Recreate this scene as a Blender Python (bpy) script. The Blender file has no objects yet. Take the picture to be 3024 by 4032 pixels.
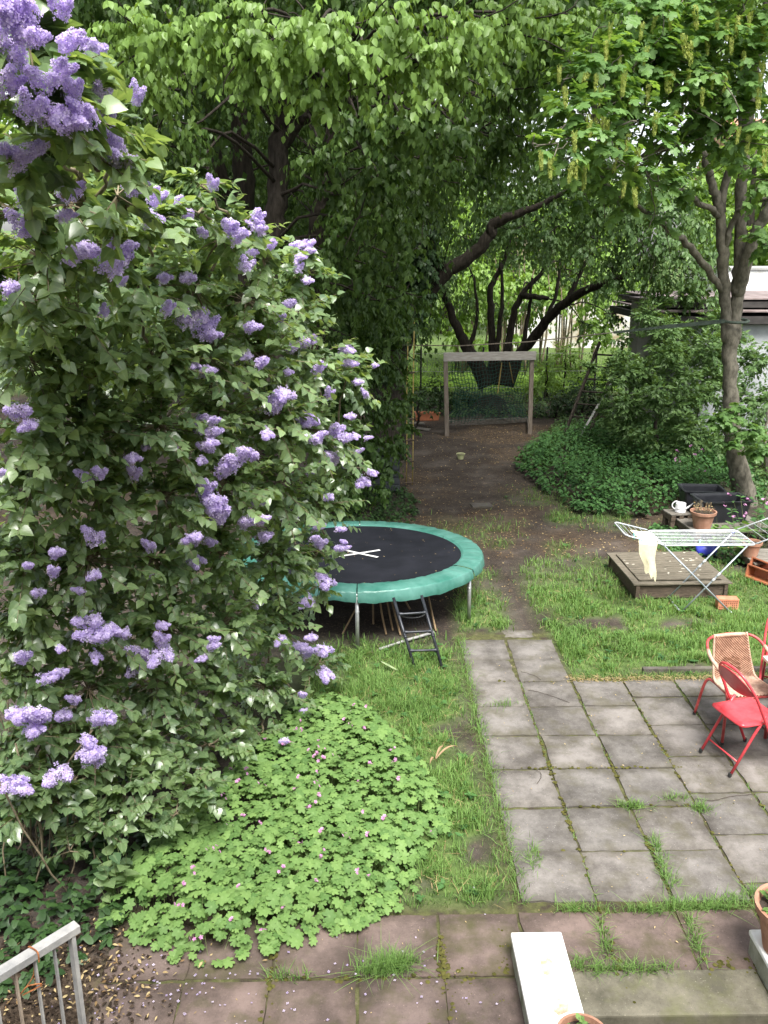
import bpy, bmesh, math, random
import numpy as np
from mathutils import Vector, Matrix, Euler
R = math.radians
random.seed(7)
RNG = np.random.default_rng(11)
scene = bpy.context.scene
COL = scene.collection

# ------------------------------------------------------------------ camera
CAM_H, PITCH, YAW, FPX = 4.02, math.atan(1031 / 3420.0), -math.atan(57 / 3420.0), 3420.0
cam_data = bpy.data.cameras.new('camera')
cam_data.sensor_fit = 'VERTICAL'
cam_data.sensor_height = 36.0
cam_data.lens = 36.0 * FPX / 4032.0
cam_data.clip_start, cam_data.clip_end = 0.05, 2000.0
cam = bpy.data.objects.new('camera', cam_data)
cam.location = (0, 0, CAM_H)
cam.rotation_euler = (math.pi / 2 - PITCH, 0, YAW)
COL.objects.link(cam)
scene.camera = cam

# ------------------------------------------------------------------ overcast sky and soft sun
SUN_EL, SUN_AZ = R(61), R(165)          # azimuth measured from +Y towards +X
world = bpy.data.worlds.new('World')
scene.world = world
world.use_nodes = True
wn = world.node_tree
wn.nodes.clear()
w_out = wn.nodes.new('ShaderNodeOutputWorld')
w_bg = wn.nodes.new('ShaderNodeBackground')
w_sky = wn.nodes.new('ShaderNodeTexSky')
w_sky.sky_type = 'NISHITA'
w_sky.sun_disc = False
w_sky.sun_elevation = SUN_EL
w_sky.sun_rotation = SUN_AZ
w_sky.air_density, w_sky.dust_density, w_sky.ozone_density = 1.0, 3.0, 1.0
w_hs = wn.nodes.new('ShaderNodeHueSaturation')
w_hs.inputs['Saturation'].default_value = 0.30       # thin high cloud: nearly white sky
w_bg.inputs['Strength'].default_value = 0.125
wn.links.new(w_sky.outputs[0], w_hs.inputs['Color'])
wn.links.new(w_hs.outputs[0], w_bg.inputs['Color'])
wn.links.new(w_bg.outputs[0], w_out.inputs[0])

sun_data = bpy.data.lights.new('sun', 'SUN')
sun_data.energy = 2.8
sun_data.angle = R(28)
sun_data.color = (1.0, 0.97, 0.92)
sun = bpy.data.objects.new('sun', sun_data)
_sd = Vector((math.sin(SUN_AZ) * math.cos(SUN_EL), math.cos(SUN_AZ) * math.cos(SUN_EL), math.sin(SUN_EL)))
sun.rotation_euler = _sd.to_track_quat('Z', 'Y').to_euler()
COL.objects.link(sun)

vs = scene.view_settings
vs.view_transform, vs.look, vs.gamma, vs.use_curve_mapping = 'Standard', 'None', 1.0, False
vs.exposure = 1.58
cy = scene.cycles
cy.use_denoising = True
try:
    cy.denoiser = 'OPENIMAGEDENOISE'
    cy.denoising_input_passes = 'RGB_ALBEDO_NORMAL'
except Exception:
    pass
cy.max_bounces, cy.diffuse_bounces, cy.glossy_bounces, cy.transmission_bounces = 8, 5, 2, 5
cy.use_adaptive_sampling = True
cy.adaptive_threshold = 0.015
cy.caustics_reflective = cy.caustics_refractive = False

# ------------------------------------------------------------------ helpers
def tag(o, label=None, cat=None, group=None, kind=None):
    if label: o['label'] = label
    if cat: o['category'] = cat
    if group: o['group'] = group
    if kind: o['kind'] = kind
    return o

def link(name, mesh, parent=None, loc=(0, 0, 0), rot=(0, 0, 0), scale=(1, 1, 1)):
    o = bpy.data.objects.new(name, mesh)
    COL.objects.link(o)
    o.location, o.rotation_euler, o.scale = loc, rot, scale
    if parent is not None:
        o.parent = parent
    return o

def thing(name, label, cat, loc=(0, 0, 0), rotz=0.0, group=None, rot=None):
    o = link(name, None, None, loc, rot if rot else (0, 0, rotz))
    o.empty_display_size = 0.1
    return tag(o, label, cat, group)

def copy_tree(o, parent=None):
    c = o.copy()
    COL.objects.link(c)
    c.parent = parent
    for ch in o.children:
        copy_tree(ch, c)
    return c

def catmull(pts, n):
    P = np.array(pts, float)
    P = np.vstack([2 * P[0] - P[1], P, 2 * P[-1] - P[-2]])
    out = []
    for i in range(1, len(P) - 2):
        for j in range(n):
            t = j / n
            a, b, c, d = P[i - 1], P[i], P[i + 1], P[i + 2]
            out.append(0.5 * ((2 * b) + (c - a) * t + (2 * a - 5 * b + 4 * c - d) * t * t + (3 * b - a - 3 * c + d) * t ** 3))
    out.append(P[-2])
    return np.array(out)

class MB:
    def __init__(s):
        s.v, s.f = [], []
    def add(s, verts, faces):
        n = len(s.v)
        s.v.extend([tuple(map(float, p)) for p in verts])
        s.f.extend([tuple(n + i for i in f) for f in faces])
        return s
    def box(s, c, size, rot=None):
        hx, hy, hz = [k / 2 for k in size]
        vs_ = [Vector((x, y, z)) for x in (-hx, hx) for y in (-hy, hy) for z in (-hz, hz)]
        if rot is not None:
            m = rot if isinstance(rot, Matrix) else Euler(rot).to_matrix()
            vs_ = [m @ p for p in vs_]
        c = Vector(c)
        return s.add([p + c for p in vs_], [(0, 1, 3, 2), (4, 6, 7, 5), (0, 4, 5, 1), (2, 3, 7, 6), (0, 2, 6, 4), (1, 5, 7, 3)])
    def bar(s, a, b, w, h, up=(0, 0, 1)):
        a, b = Vector(a), Vector(b)
        d = (b - a).normalized()
        x = d.cross(Vector(up))
        if x.length < 1e-4: x = d.cross(Vector((1, 0, 0)))
        x.normalize()
        z = x.cross(d)
        m = Matrix((x, d, z)).transposed()
        return s.box((a + b) / 2, (w, (b - a).length, h), m)
    def tube(s, pts, r, n=8, cap=True):
        pts = np.array(pts, float)
        m = len(pts)
        rr = np.full(m, r, float) if np.isscalar(r) else np.array(r, float)
        tan = np.gradient(pts, axis=0) if m > 2 else np.repeat((pts[-1] - pts[0])[None], m, 0)
        tan /= np.linalg.norm(tan, axis=1)[:, None] + 1e-9
        ref = np.array([0, 0, 1.0]) if abs(tan[0, 2]) < 0.9 else np.array([1.0, 0, 0])
        u = np.cross(tan[0], ref); u /= np.linalg.norm(u)
        verts, faces = [], []
        for i in range(m):
            u = u - tan[i] * np.dot(u, tan[i]); u /= np.linalg.norm(u) + 1e-9
            w = np.cross(tan[i], u)
            for j in range(n):
                a = 2 * math.pi * j / n
                verts.append(pts[i] + rr[i] * (math.cos(a) * u + math.sin(a) * w))
        for i in range(m - 1):
            for j in range(n):
                k = (j + 1) % n
                faces.append((i * n + j, i * n + k, (i + 1) * n + k, (i + 1) * n + j))
        if cap:
            faces.append(tuple(reversed(range(n))))
            faces.append(tuple((m - 1) * n + j for j in range(n)))
        return s.add(verts, faces)
    def lathe(s, prof, n=24, c=(0, 0, 0), closed=False):
        verts, faces = [], []
        for (r, z) in prof:
            for j in range(n):
                a = 2 * math.pi * j / n
                verts.append((c[0] + r * math.cos(a), c[1] + r * math.sin(a), c[2] + z))
        for i in range(len(prof) - 1):
            for j in range(n):
                k = (j + 1) % n
                faces.append((i * n + j, i * n + k, (i + 1) * n + k, (i + 1) * n + j))
        if closed:
            faces.append(tuple(reversed(range(n))))
            faces.append(tuple((len(prof) - 1) * n + j for j in range(n)))
        return s.add(verts, faces)
    def grid(s, fn, nu, nv, thick=0.0):
        verts = [fn(i / nu, j / nv) for i in range(nu + 1) for j in range(nv + 1)]
        faces = [(i * (nv + 1) + j, (i + 1) * (nv + 1) + j, (i + 1) * (nv + 1) + j + 1, i * (nv + 1) + j + 1) for i in range(nu) for j in range(nv)]
        return s.add(verts, faces)
    def mesh(s, name, mat, bevel=0.0, smooth=False, solid=0.0):
        me = bpy.data.meshes.new(name)
        me.from_pydata(s.v, [], s.f)
        if bevel or solid:
            bm = bmesh.new(); bm.from_mesh(me)
            if solid:
                bmesh.ops.recalc_face_normals(bm, faces=bm.faces)
                bmesh.ops.solidify(bm, geom=list(bm.faces), thickness=solid)
            if bevel:
                bmesh.ops.bevel(bm, geom=[e for e in bm.edges if e.is_manifold and e.calc_face_angle(0) > 0.6], offset=bevel, segments=2, profile=0.6, affect='EDGES')
            bm.to_mesh(me); bm.free()
        if smooth:
            me.polygons.foreach_set('use_smooth', [True] * len(me.polygons))
        me.materials.append(mat)
        me.update()
        return me
    def build(s, name, mat, parent=None, bevel=0.0, smooth=False, solid=0.0, **kw):
        return link(name, s.mesh(name, mat, bevel, smooth, solid), parent, **kw)

# ------------------------------------------------------------------ 2-D value noise for placement
_LAT = np.random.default_rng(3).random((64, 64))
def noise2(x, y, s=1.0):
    x = np.asarray(x, float) * s + 100; y = np.asarray(y, float) * s + 100
    xi, yi = np.floor(x).astype(int), np.floor(y).astype(int)
    fx, fy = x - xi, y - yi
    fx, fy = fx * fx * (3 - 2 * fx), fy * fy * (3 - 2 * fy)
    g = lambda a, b: _LAT[a % 64, b % 64]
    return (g(xi, yi) * (1 - fx) + g(xi + 1, yi) * fx) * (1 - fy) + (g(xi, yi + 1) * (1 - fx) + g(xi + 1, yi + 1) * fx) * fy
def fbm(x, y, s=1.0):
    return (noise2(x, y, s) + 0.5 * noise2(x, y, 2.1 * s) + 0.25 * noise2(x, y, 4.3 * s)) / 1.75
def sstep(a, b, x):
    t = np.clip((np.asarray(x, float) - a) / (b - a), 0, 1)
    return t * t * (3 - 2 * t)
def in_poly(x, y, poly):
    x, y = np.asarray(x, float), np.asarray(y, float)
    r = np.zeros(x.shape, bool)
    n = len(poly)
    for i in range(n):
        (x0, y0), (x1, y1) = poly[i], poly[(i + 1) % n]
        c = ((y0 > y) != (y1 > y)) & (x < (x1 - x0) * (y - y0) / (y1 - y0 + 1e-12) + x0)
        r ^= c
    return r
def poly_dist(x, y, poly):
    x, y = np.asarray(x, float), np.asarray(y, float)
    d = np.full(x.shape, 1e9)
    n = len(poly)
    for i in range(n):
        (x0, y0), (x1, y1) = poly[i], poly[(i + 1) % n]
        dx, dy = x1 - x0, y1 - y0
        t = np.clip(((x - x0) * dx + (y - y0) * dy) / (dx * dx + dy * dy + 1e-12), 0, 1)
        d = np.minimum(d, np.hypot(x - x0 - t * dx, y - y0 - t * dy))
    return d

# ------------------------------------------------------------------ materials
def nmat(name):
    m = bpy.data.materials.new(name)
    m.use_nodes = True
    nt = m.node_tree
    b = nt.nodes['Principled BSDF']
    return m, nt, b
def N(nt, typ, **kw):
    n = nt.nodes.new(typ)
    for k, v in kw.items():
        if k in n.inputs: n.inputs[k].default_value = v
        else: setattr(n, k, v)
    return n
def noise_node(nt, scale, detail=4, rough=0.6, coord='obj', stretch=None):
    if coord == 'world':
        g = nt.nodes.new('ShaderNodeNewGeometry'); src = g.outputs['Position']
    else:
        t = nt.nodes.new('ShaderNodeTexCoord'); src = t.outputs['Object']
    if stretch:
        mp = nt.nodes.new('ShaderNodeMapping'); mp.inputs['Scale'].default_value = stretch
        nt.links.new(src, mp.inputs['Vector']); src = mp.outputs['Vector']
    n = nt.nodes.new('ShaderNodeTexNoise')
    n.inputs['Scale'].default_value, n.inputs['Detail'].default_value, n.inputs['Roughness'].default_value = scale, detail, rough
    nt.links.new(src, n.inputs['Vector'])
    return n
def ramp(nt, src, stops, interp='LINEAR'):
    r = nt.nodes.new('ShaderNodeValToRGB')
    r.color_ramp.interpolation = interp
    e = r.color_ramp.elements
    while len(e) < len(stops): e.new(0.5)
    for el, (p, c) in zip(e, stops):
        el.position = p
        el.color = (*c, 1) if len(c) == 3 else c
    nt.links.new(src, r.inputs['Fac'])
    return r
def mixc(nt, fac, a, b, mode='MIX'):
    m = nt.nodes.new('ShaderNodeMix'); m.data_type = 'RGBA'; m.blend_type = mode
    ins = [i for i in m.inputs if i.type == 'RGBA']
    for sock, val in ((m.inputs['Factor'], fac), (ins[0], a), (ins[1], b)):
        if hasattr(val, 'links') or isinstance(val, bpy.types.NodeSocket): nt.links.new(val, sock)
        else: sock.default_value = val if not isinstance(val, tuple) else (*val, 1)[:4]
    return [o for o in m.outputs if o.type == 'RGBA'][0]
def bump(nt, b, src, strength=0.3, dist=0.01):
    bp = nt.nodes.new('ShaderNodeBump')
    bp.inputs['Strength'].default_value, bp.inputs['Distance'].default_value = strength, dist
    nt.links.new(src, bp.inputs['Height'])
    nt.links.new(bp.outputs[0], b.inputs['Normal'])

def mat_simple(name, c1, c2, scale=8.0, rough=0.6, metal=0.0, bmp=0.15, stretch=None, coord='obj', spec=0.5, detail=5, lo=0.35, hi=0.65, bd=0.005):
    m, nt, b = nmat(name)
    n = noise_node(nt, scale, detail, 0.62, coord, stretch)
    r = ramp(nt, n.outputs['Fac'], [(lo, c1), (hi, c2)])
    nt.links.new(r.outputs[0], b.inputs['Base Color'])
    b.inputs['Roughness'].default_value = rough
    b.inputs['Metallic'].default_value = metal
    b.inputs['Specular IOR Level'].default_value = spec
    if bmp: bump(nt, b, n.outputs['Fac'], bmp, bd)
    return m

def mat_leaf(name, dark, light, vein=None, trans=0.35, tcol=None, rough=0.45, spec=0.35):
    m = bpy.data.materials.new(name); m.use_nodes = True
    nt = m.node_tree
    b = nt.nodes['Principled BSDF']
    out = nt.nodes['Material Output']
    at = nt.nodes.new('ShaderNodeAttribute'); at.attribute_name = 'tint'
    sep = nt.nodes.new('ShaderNodeSeparateColor')
    nt.links.new(at.outputs['Color'], sep.inputs[0])
    col = mixc(nt, sep.outputs[0], dark, light)
    if vein:
        vr = ramp(nt, sep.outputs[1], [(0.0, (0.45, 0.45, 0.45)), (0.28, (0, 0, 0))])
        col = mixc(nt, vr.outputs[0], col, vein)
    nt.links.new(col, b.inputs['Base Color'])
    b.inputs['Roughness'].default_value = rough
    b.inputs['Specular IOR Level'].default_value = spec
    tr = nt.nodes.new('ShaderNodeBsdfTranslucent')
    tc = mixc(nt, 1.0, col, tcol or (1.5, 1.35, 0.55), 'MULTIPLY')
    nt.links.new(tc, tr.inputs['Color'])
    mx = nt.nodes.new('ShaderNodeMixShader'); mx.inputs[0].default_value = trans
    nt.links.new(b.outputs[0], mx.inputs[1]); nt.links.new(tr.outputs[0], mx.inputs[2])
    nt.links.new(mx.outputs[0], out.inputs['Surface'])
    return m

M = {}
M['lilac_leaf'] = mat_leaf('lilac_leaf', (0.082, 0.152, 0.076), (0.250, 0.355, 0.155), (0.31, 0.41, 0.22), 0.45, rough=0.30, spec=0.85)
M['hornbeam_leaf'] = mat_leaf('hornbeam_leaf', (0.020, 0.056, 0.011), (0.200, 0.325, 0.075), None, 0.36)  # dark end stands for crown shade, light end for lit leaves
M['maple_leaf'] = mat_leaf('maple_leaf', (0.080, 0.170, 0.055), (0.195, 0.335, 0.100), (0.23, 0.37, 0.14), 0.45)
M['geranium_leaf'] = mat_leaf('geranium_leaf', (0.090, 0.175, 0.050), (0.185, 0.300, 0.090), (0.24, 0.36, 0.14), 0.28, rough=0.6, spec=0.2)
M['shrub_leaf'] = mat_leaf('shrub_leaf', (0.050, 0.110, 0.036), (0.150, 0.245, 0.080), None, 0.3)
M['nettle_leaf'] = mat_leaf('nettle_leaf', (0.040, 0.100, 0.035), (0.085, 0.190, 0.055), None, 0.28, rough=0.6, spec=0.2)
M['ivy_leaf'] = mat_leaf('ivy_leaf', (0.015, 0.038, 0.012), (0.045, 0.095, 0.026), None, 0.2, rough=0.45)
M['far_leaf'] = mat_leaf('far_leaf', (0.095, 0.185, 0.030), (0.230, 0.370, 0.075), None, 0.4)
M['grass'] = mat_leaf('grass_blade', (0.066, 0.142, 0.034), (0.180, 0.300, 0.082), None, 0.3, rough=0.6, spec=0.2)
M['sunlit_grass'] = mat_leaf('sunlit_grass', (0.140, 0.270, 0.050), (0.240, 0.400, 0.085), None, 0.3, rough=0.6, spec=0.2)  # sunlight on the back lawn is mixed into this blade colour
M['dry'] = mat_leaf('dry_leaf', (0.17, 0.105, 0.05), (0.42, 0.33, 0.17), None, 0.1, (1, .9, .7), rough=0.8, spec=0.1)
M['petal'] = mat_leaf('lilac_petal', (0.48, 0.39, 0.67), (0.84, 0.76, 0.91), None, 0.42, (1.1, 1.0, 1.2), rough=0.7, spec=0.15)
M['magenta'] = mat_leaf('geranium_petal', (0.38, 0.13, 0.32), (0.60, 0.36, 0.52), None, 0.25, (1.2, 1, 1.1), rough=0.7, spec=0.1)
M['raceme'] = mat_leaf('raceme_flower', (0.20, 0.27, 0.06), (0.38, 0.42, 0.12), None, 0.3, rough=0.7, spec=0.1)
M['bark'] = mat_simple('bark_brown', (0.016, 0.013, 0.010), (0.050, 0.042, 0.033), 5, 0.9, 0, 0.7, (5, 5, 1), 'obj', 0.2, bd=0.02)
M['bark_maple'] = mat_simple('bark_maple', (0.075, 0.068, 0.052), (0.195, 0.178, 0.140), 5, 0.9, 0, 0.6, (3, 3, 1.6), 'obj', 0.2, bd=0.015)
M['twig'] = mat_simple('twig_bark', (0.11, 0.085, 0.050), (0.24, 0.20, 0.13), 12, 0.85, 0, 0.2)
M['green_stem'] = mat_simple('green_stem', (0.09, 0.13, 0.04), (0.17, 0.20, 0.08), 12, 0.7, 0, 0.1)

# ------------------------------------------------------------------ surveyed positions (metres)
LILAC_BLOBS = [(-0.84, 2.4, 4.55, 0.2), (-0.82, 2.5, 4.49, 0.18), (-0.91, 2.5, 4.42, 0.22), (-0.84, 2.6, 4.39, 0.2), (-0.79, 2.8, 4.47, 0.13), (-1.02, 2.82, 4.31, 0.23), (-0.88, 2.92, 4.32, 0.21), (-0.81, 3.09, 4.37, 0.17), (-1.24, 3.28, 4.15, 0.27), (-1.09, 3.36, 4.18, 0.25), (-0.96, 3.54, 4.22, 0.22), (-0.76, 3.2, 4.38, 0.08), (-1.35, 3.82, 3.98, 0.3), (-1.18, 4.02, 4.02, 0.28), (-1.01, 4.23, 4.14, 0.27), (-0.92, 4.62, 4.22, 0.23), (-0.84, 4.6, 4.33, 0.14), (-1.57, 4.03, 3.82, 0.3), (-0.82, 5.12, 4.09, 0.29), (-0.73, 5.27, 4.17, 0.15), (-0.68, 5.85, 3.96, 0.3), (-0.49, 6.55, 3.86, 0.27), (-0.45, 6.42, 3.99, 0.14), (-1.47, 4.51, 3.71, 0.34), (-1.22, 4.76, 3.83, 0.37), (-1.02, 5.25, 3.81, 0.39), (-0.79, 5.73, 3.71, 0.37), (-0.56, 6.47, 3.57, 0.37), (-1.75, 4.51, 3.48, 0.34), (-1.5, 4.76, 3.4, 0.39), (-1.23, 5.0, 3.42, 0.39), (-1.01, 5.49, 3.38, 0.41), (-0.72, 5.98, 3.3, 0.41), (-0.45, 6.71, 3.21, 0.39), (-0.18, 7.2, 3.03, 0.3), (-1.79, 4.64, 3.11, 0.37), (-1.55, 4.88, 3.04, 0.39), (-1.26, 5.12, 3.02, 0.41), (-0.99, 5.61, 2.95, 0.41), (-0.68, 6.1, 2.89, 0.44), (-0.44, 6.83, 2.64, 0.39), (-0.27, 7.2, 2.45, 0.3), (-0.14, 7.32, 2.22, 0.17), (-1.91, 4.76, 2.72, 0.39), (-1.62, 5.0, 2.62, 0.41), (-1.3, 5.25, 2.55, 0.41), (-1.01, 5.73, 2.48, 0.44), (-0.7, 6.34, 2.32, 0.44), (-0.43, 7.08, 1.95, 0.34), (-2.03, 4.88, 2.29, 0.39), (-1.76, 5.12, 2.17, 0.41), (-1.45, 5.49, 2.04, 0.44), (-1.11, 5.98, 1.89, 0.44), (-0.78, 6.59, 1.63, 0.44), (-0.45, 7.2, 1.5, 0.27), (-0.46, 7.32, 1.1, 0.21), (-2.1, 5.0, 1.82, 0.39), (-1.79, 5.25, 1.68, 0.41), (-1.46, 5.61, 1.51, 0.44), (-1.13, 6.1, 1.29, 0.44), (-0.83, 6.83, 0.96, 0.4), (-0.48, 7.4, 0.32, 0.21), (-2.18, 5.02, 1.4, 0.35), (-1.87, 5.19, 1.24, 0.37), (-1.55, 5.57, 1.07, 0.39), (-1.21, 6.0, 0.8, 0.39), (-0.92, 6.73, 0.44, 0.39), (-0.63, 7.03, 0.09, 0.23), (-2.17, 4.89, 1.08, 0.28), (-1.86, 5.04, 0.91, 0.32), (-1.53, 5.4, 0.72, 0.35), (-1.23, 5.8, 0.43, 0.34), (-0.93, 6.41, 0.14, 0.3), (-1.27, 5.17, 0.5, 0.24), (-1.59, 4.97, 0.64, 0.26), (-1.11, 5.0, 0.55, 0.14), (-2.02, 4.75, 0.7, 0.22), (-1.74, 4.8, 0.45, 0.2), (-2.17, 4.6, 0.7, 0.2), (-1.44, 4.9, 0.34, 0.16), (-1.92, 4.9, 0.73, 0.24), (-1.61, 4.9, 0.52, 0.2), (-2.09, 4.74, 0.84, 0.22), (-1.31, 5.0, 0.41, 0.15), (-1.94, 4.75, 0.32, 0.16), (-2.2, 4.62, 0.95, 0.21)]
LILAC_BACK = [(-1.32, 3.97, 4.17, 0.2875), (-1.16, 4.14, 4.22, 0.253), (-1.61, 4.45, 3.93, 0.345), (-1.4, 4.64, 3.98, 0.322), (-1.2, 4.85, 4.12, 0.3105), (-1.08, 5.23, 4.2, 0.2645), (-0.99, 5.18, 4.32, 0.161), (-1.85, 4.66, 3.75, 0.345), (-0.97, 5.74, 4.05, 0.33349999999999996), (-0.86, 5.86, 4.13, 0.1725), (-0.8, 6.47, 3.89, 0.345), (-0.6, 7.17, 3.77, 0.3105), (-0.55, 7.0, 3.92, 0.161), (-1.72, 5.14, 3.61, 0.391), (-1.43, 5.4, 3.75, 0.4255), (-1.19, 5.9, 3.73, 0.44849999999999995), (-0.93, 6.37, 3.61, 0.4255), (-0.68, 7.11, 3.45, 0.4255), (-2.04, 5.14, 3.35, 0.391), (-1.75, 5.41, 3.25, 0.44849999999999995), (-1.44, 5.65, 3.28, 0.44849999999999995), (-1.18, 6.14, 3.25, 0.4714999999999999), (-0.85, 6.63, 3.15, 0.4714999999999999), (-0.56, 7.36, 3.05, 0.44849999999999995), (-0.26, 7.83, 2.86, 0.345), (-2.09, 5.28, 2.93, 0.4255), (-1.8, 5.53, 2.85, 0.44849999999999995), (-1.48, 5.77, 2.83, 0.4714999999999999), (-1.16, 6.26, 2.76, 0.4714999999999999), (-0.81, 6.76, 2.69, 0.506), (-0.54, 7.48, 2.43, 0.44849999999999995), (-0.36, 7.83, 2.23, 0.345), (-0.21, 7.91, 1.98, 0.1955), (-2.22, 5.41, 2.48, 0.44849999999999995), (-1.89, 5.65, 2.38, 0.4714999999999999), (-1.51, 5.9, 2.3, 0.4714999999999999), (-1.18, 6.39, 2.23, 0.506), (-0.83, 7.0, 2.06, 0.506), (-0.54, 7.71, 1.68, 0.391), (-2.35, 5.53, 2.0, 0.44849999999999995), (-2.04, 5.77, 1.87, 0.4714999999999999), (-1.69, 6.15, 1.72, 0.506), (-1.29, 6.64, 1.58, 0.506), (-0.93, 7.25, 1.31, 0.506), (-0.55, 7.82, 1.19, 0.3105), (-0.57, 7.92, 0.76, 0.24149999999999996), (-2.43, 5.65, 1.47, 0.44849999999999995), (-2.07, 5.9, 1.31, 0.4714999999999999), (-1.69, 6.27, 1.14, 0.506), (-1.31, 6.76, 0.91, 0.506), (-0.98, 7.48, 0.57, 0.45999999999999996), (-0.59, 8.0, -0.08, 0.24149999999999996), (-2.52, 5.66, 0.99, 0.40249999999999997), (-2.16, 5.83, 0.82, 0.4255), (-1.79, 6.22, 0.64, 0.44849999999999995), (-1.41, 6.65, 0.36, 0.44849999999999995), (-1.08, 7.38, 0.0, 0.44849999999999995), (-0.76, 7.64, -0.35, 0.2645), (-2.51, 5.51, 0.63, 0.322), (-1.09, 7.04, -0.33, 0.345)]
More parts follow.
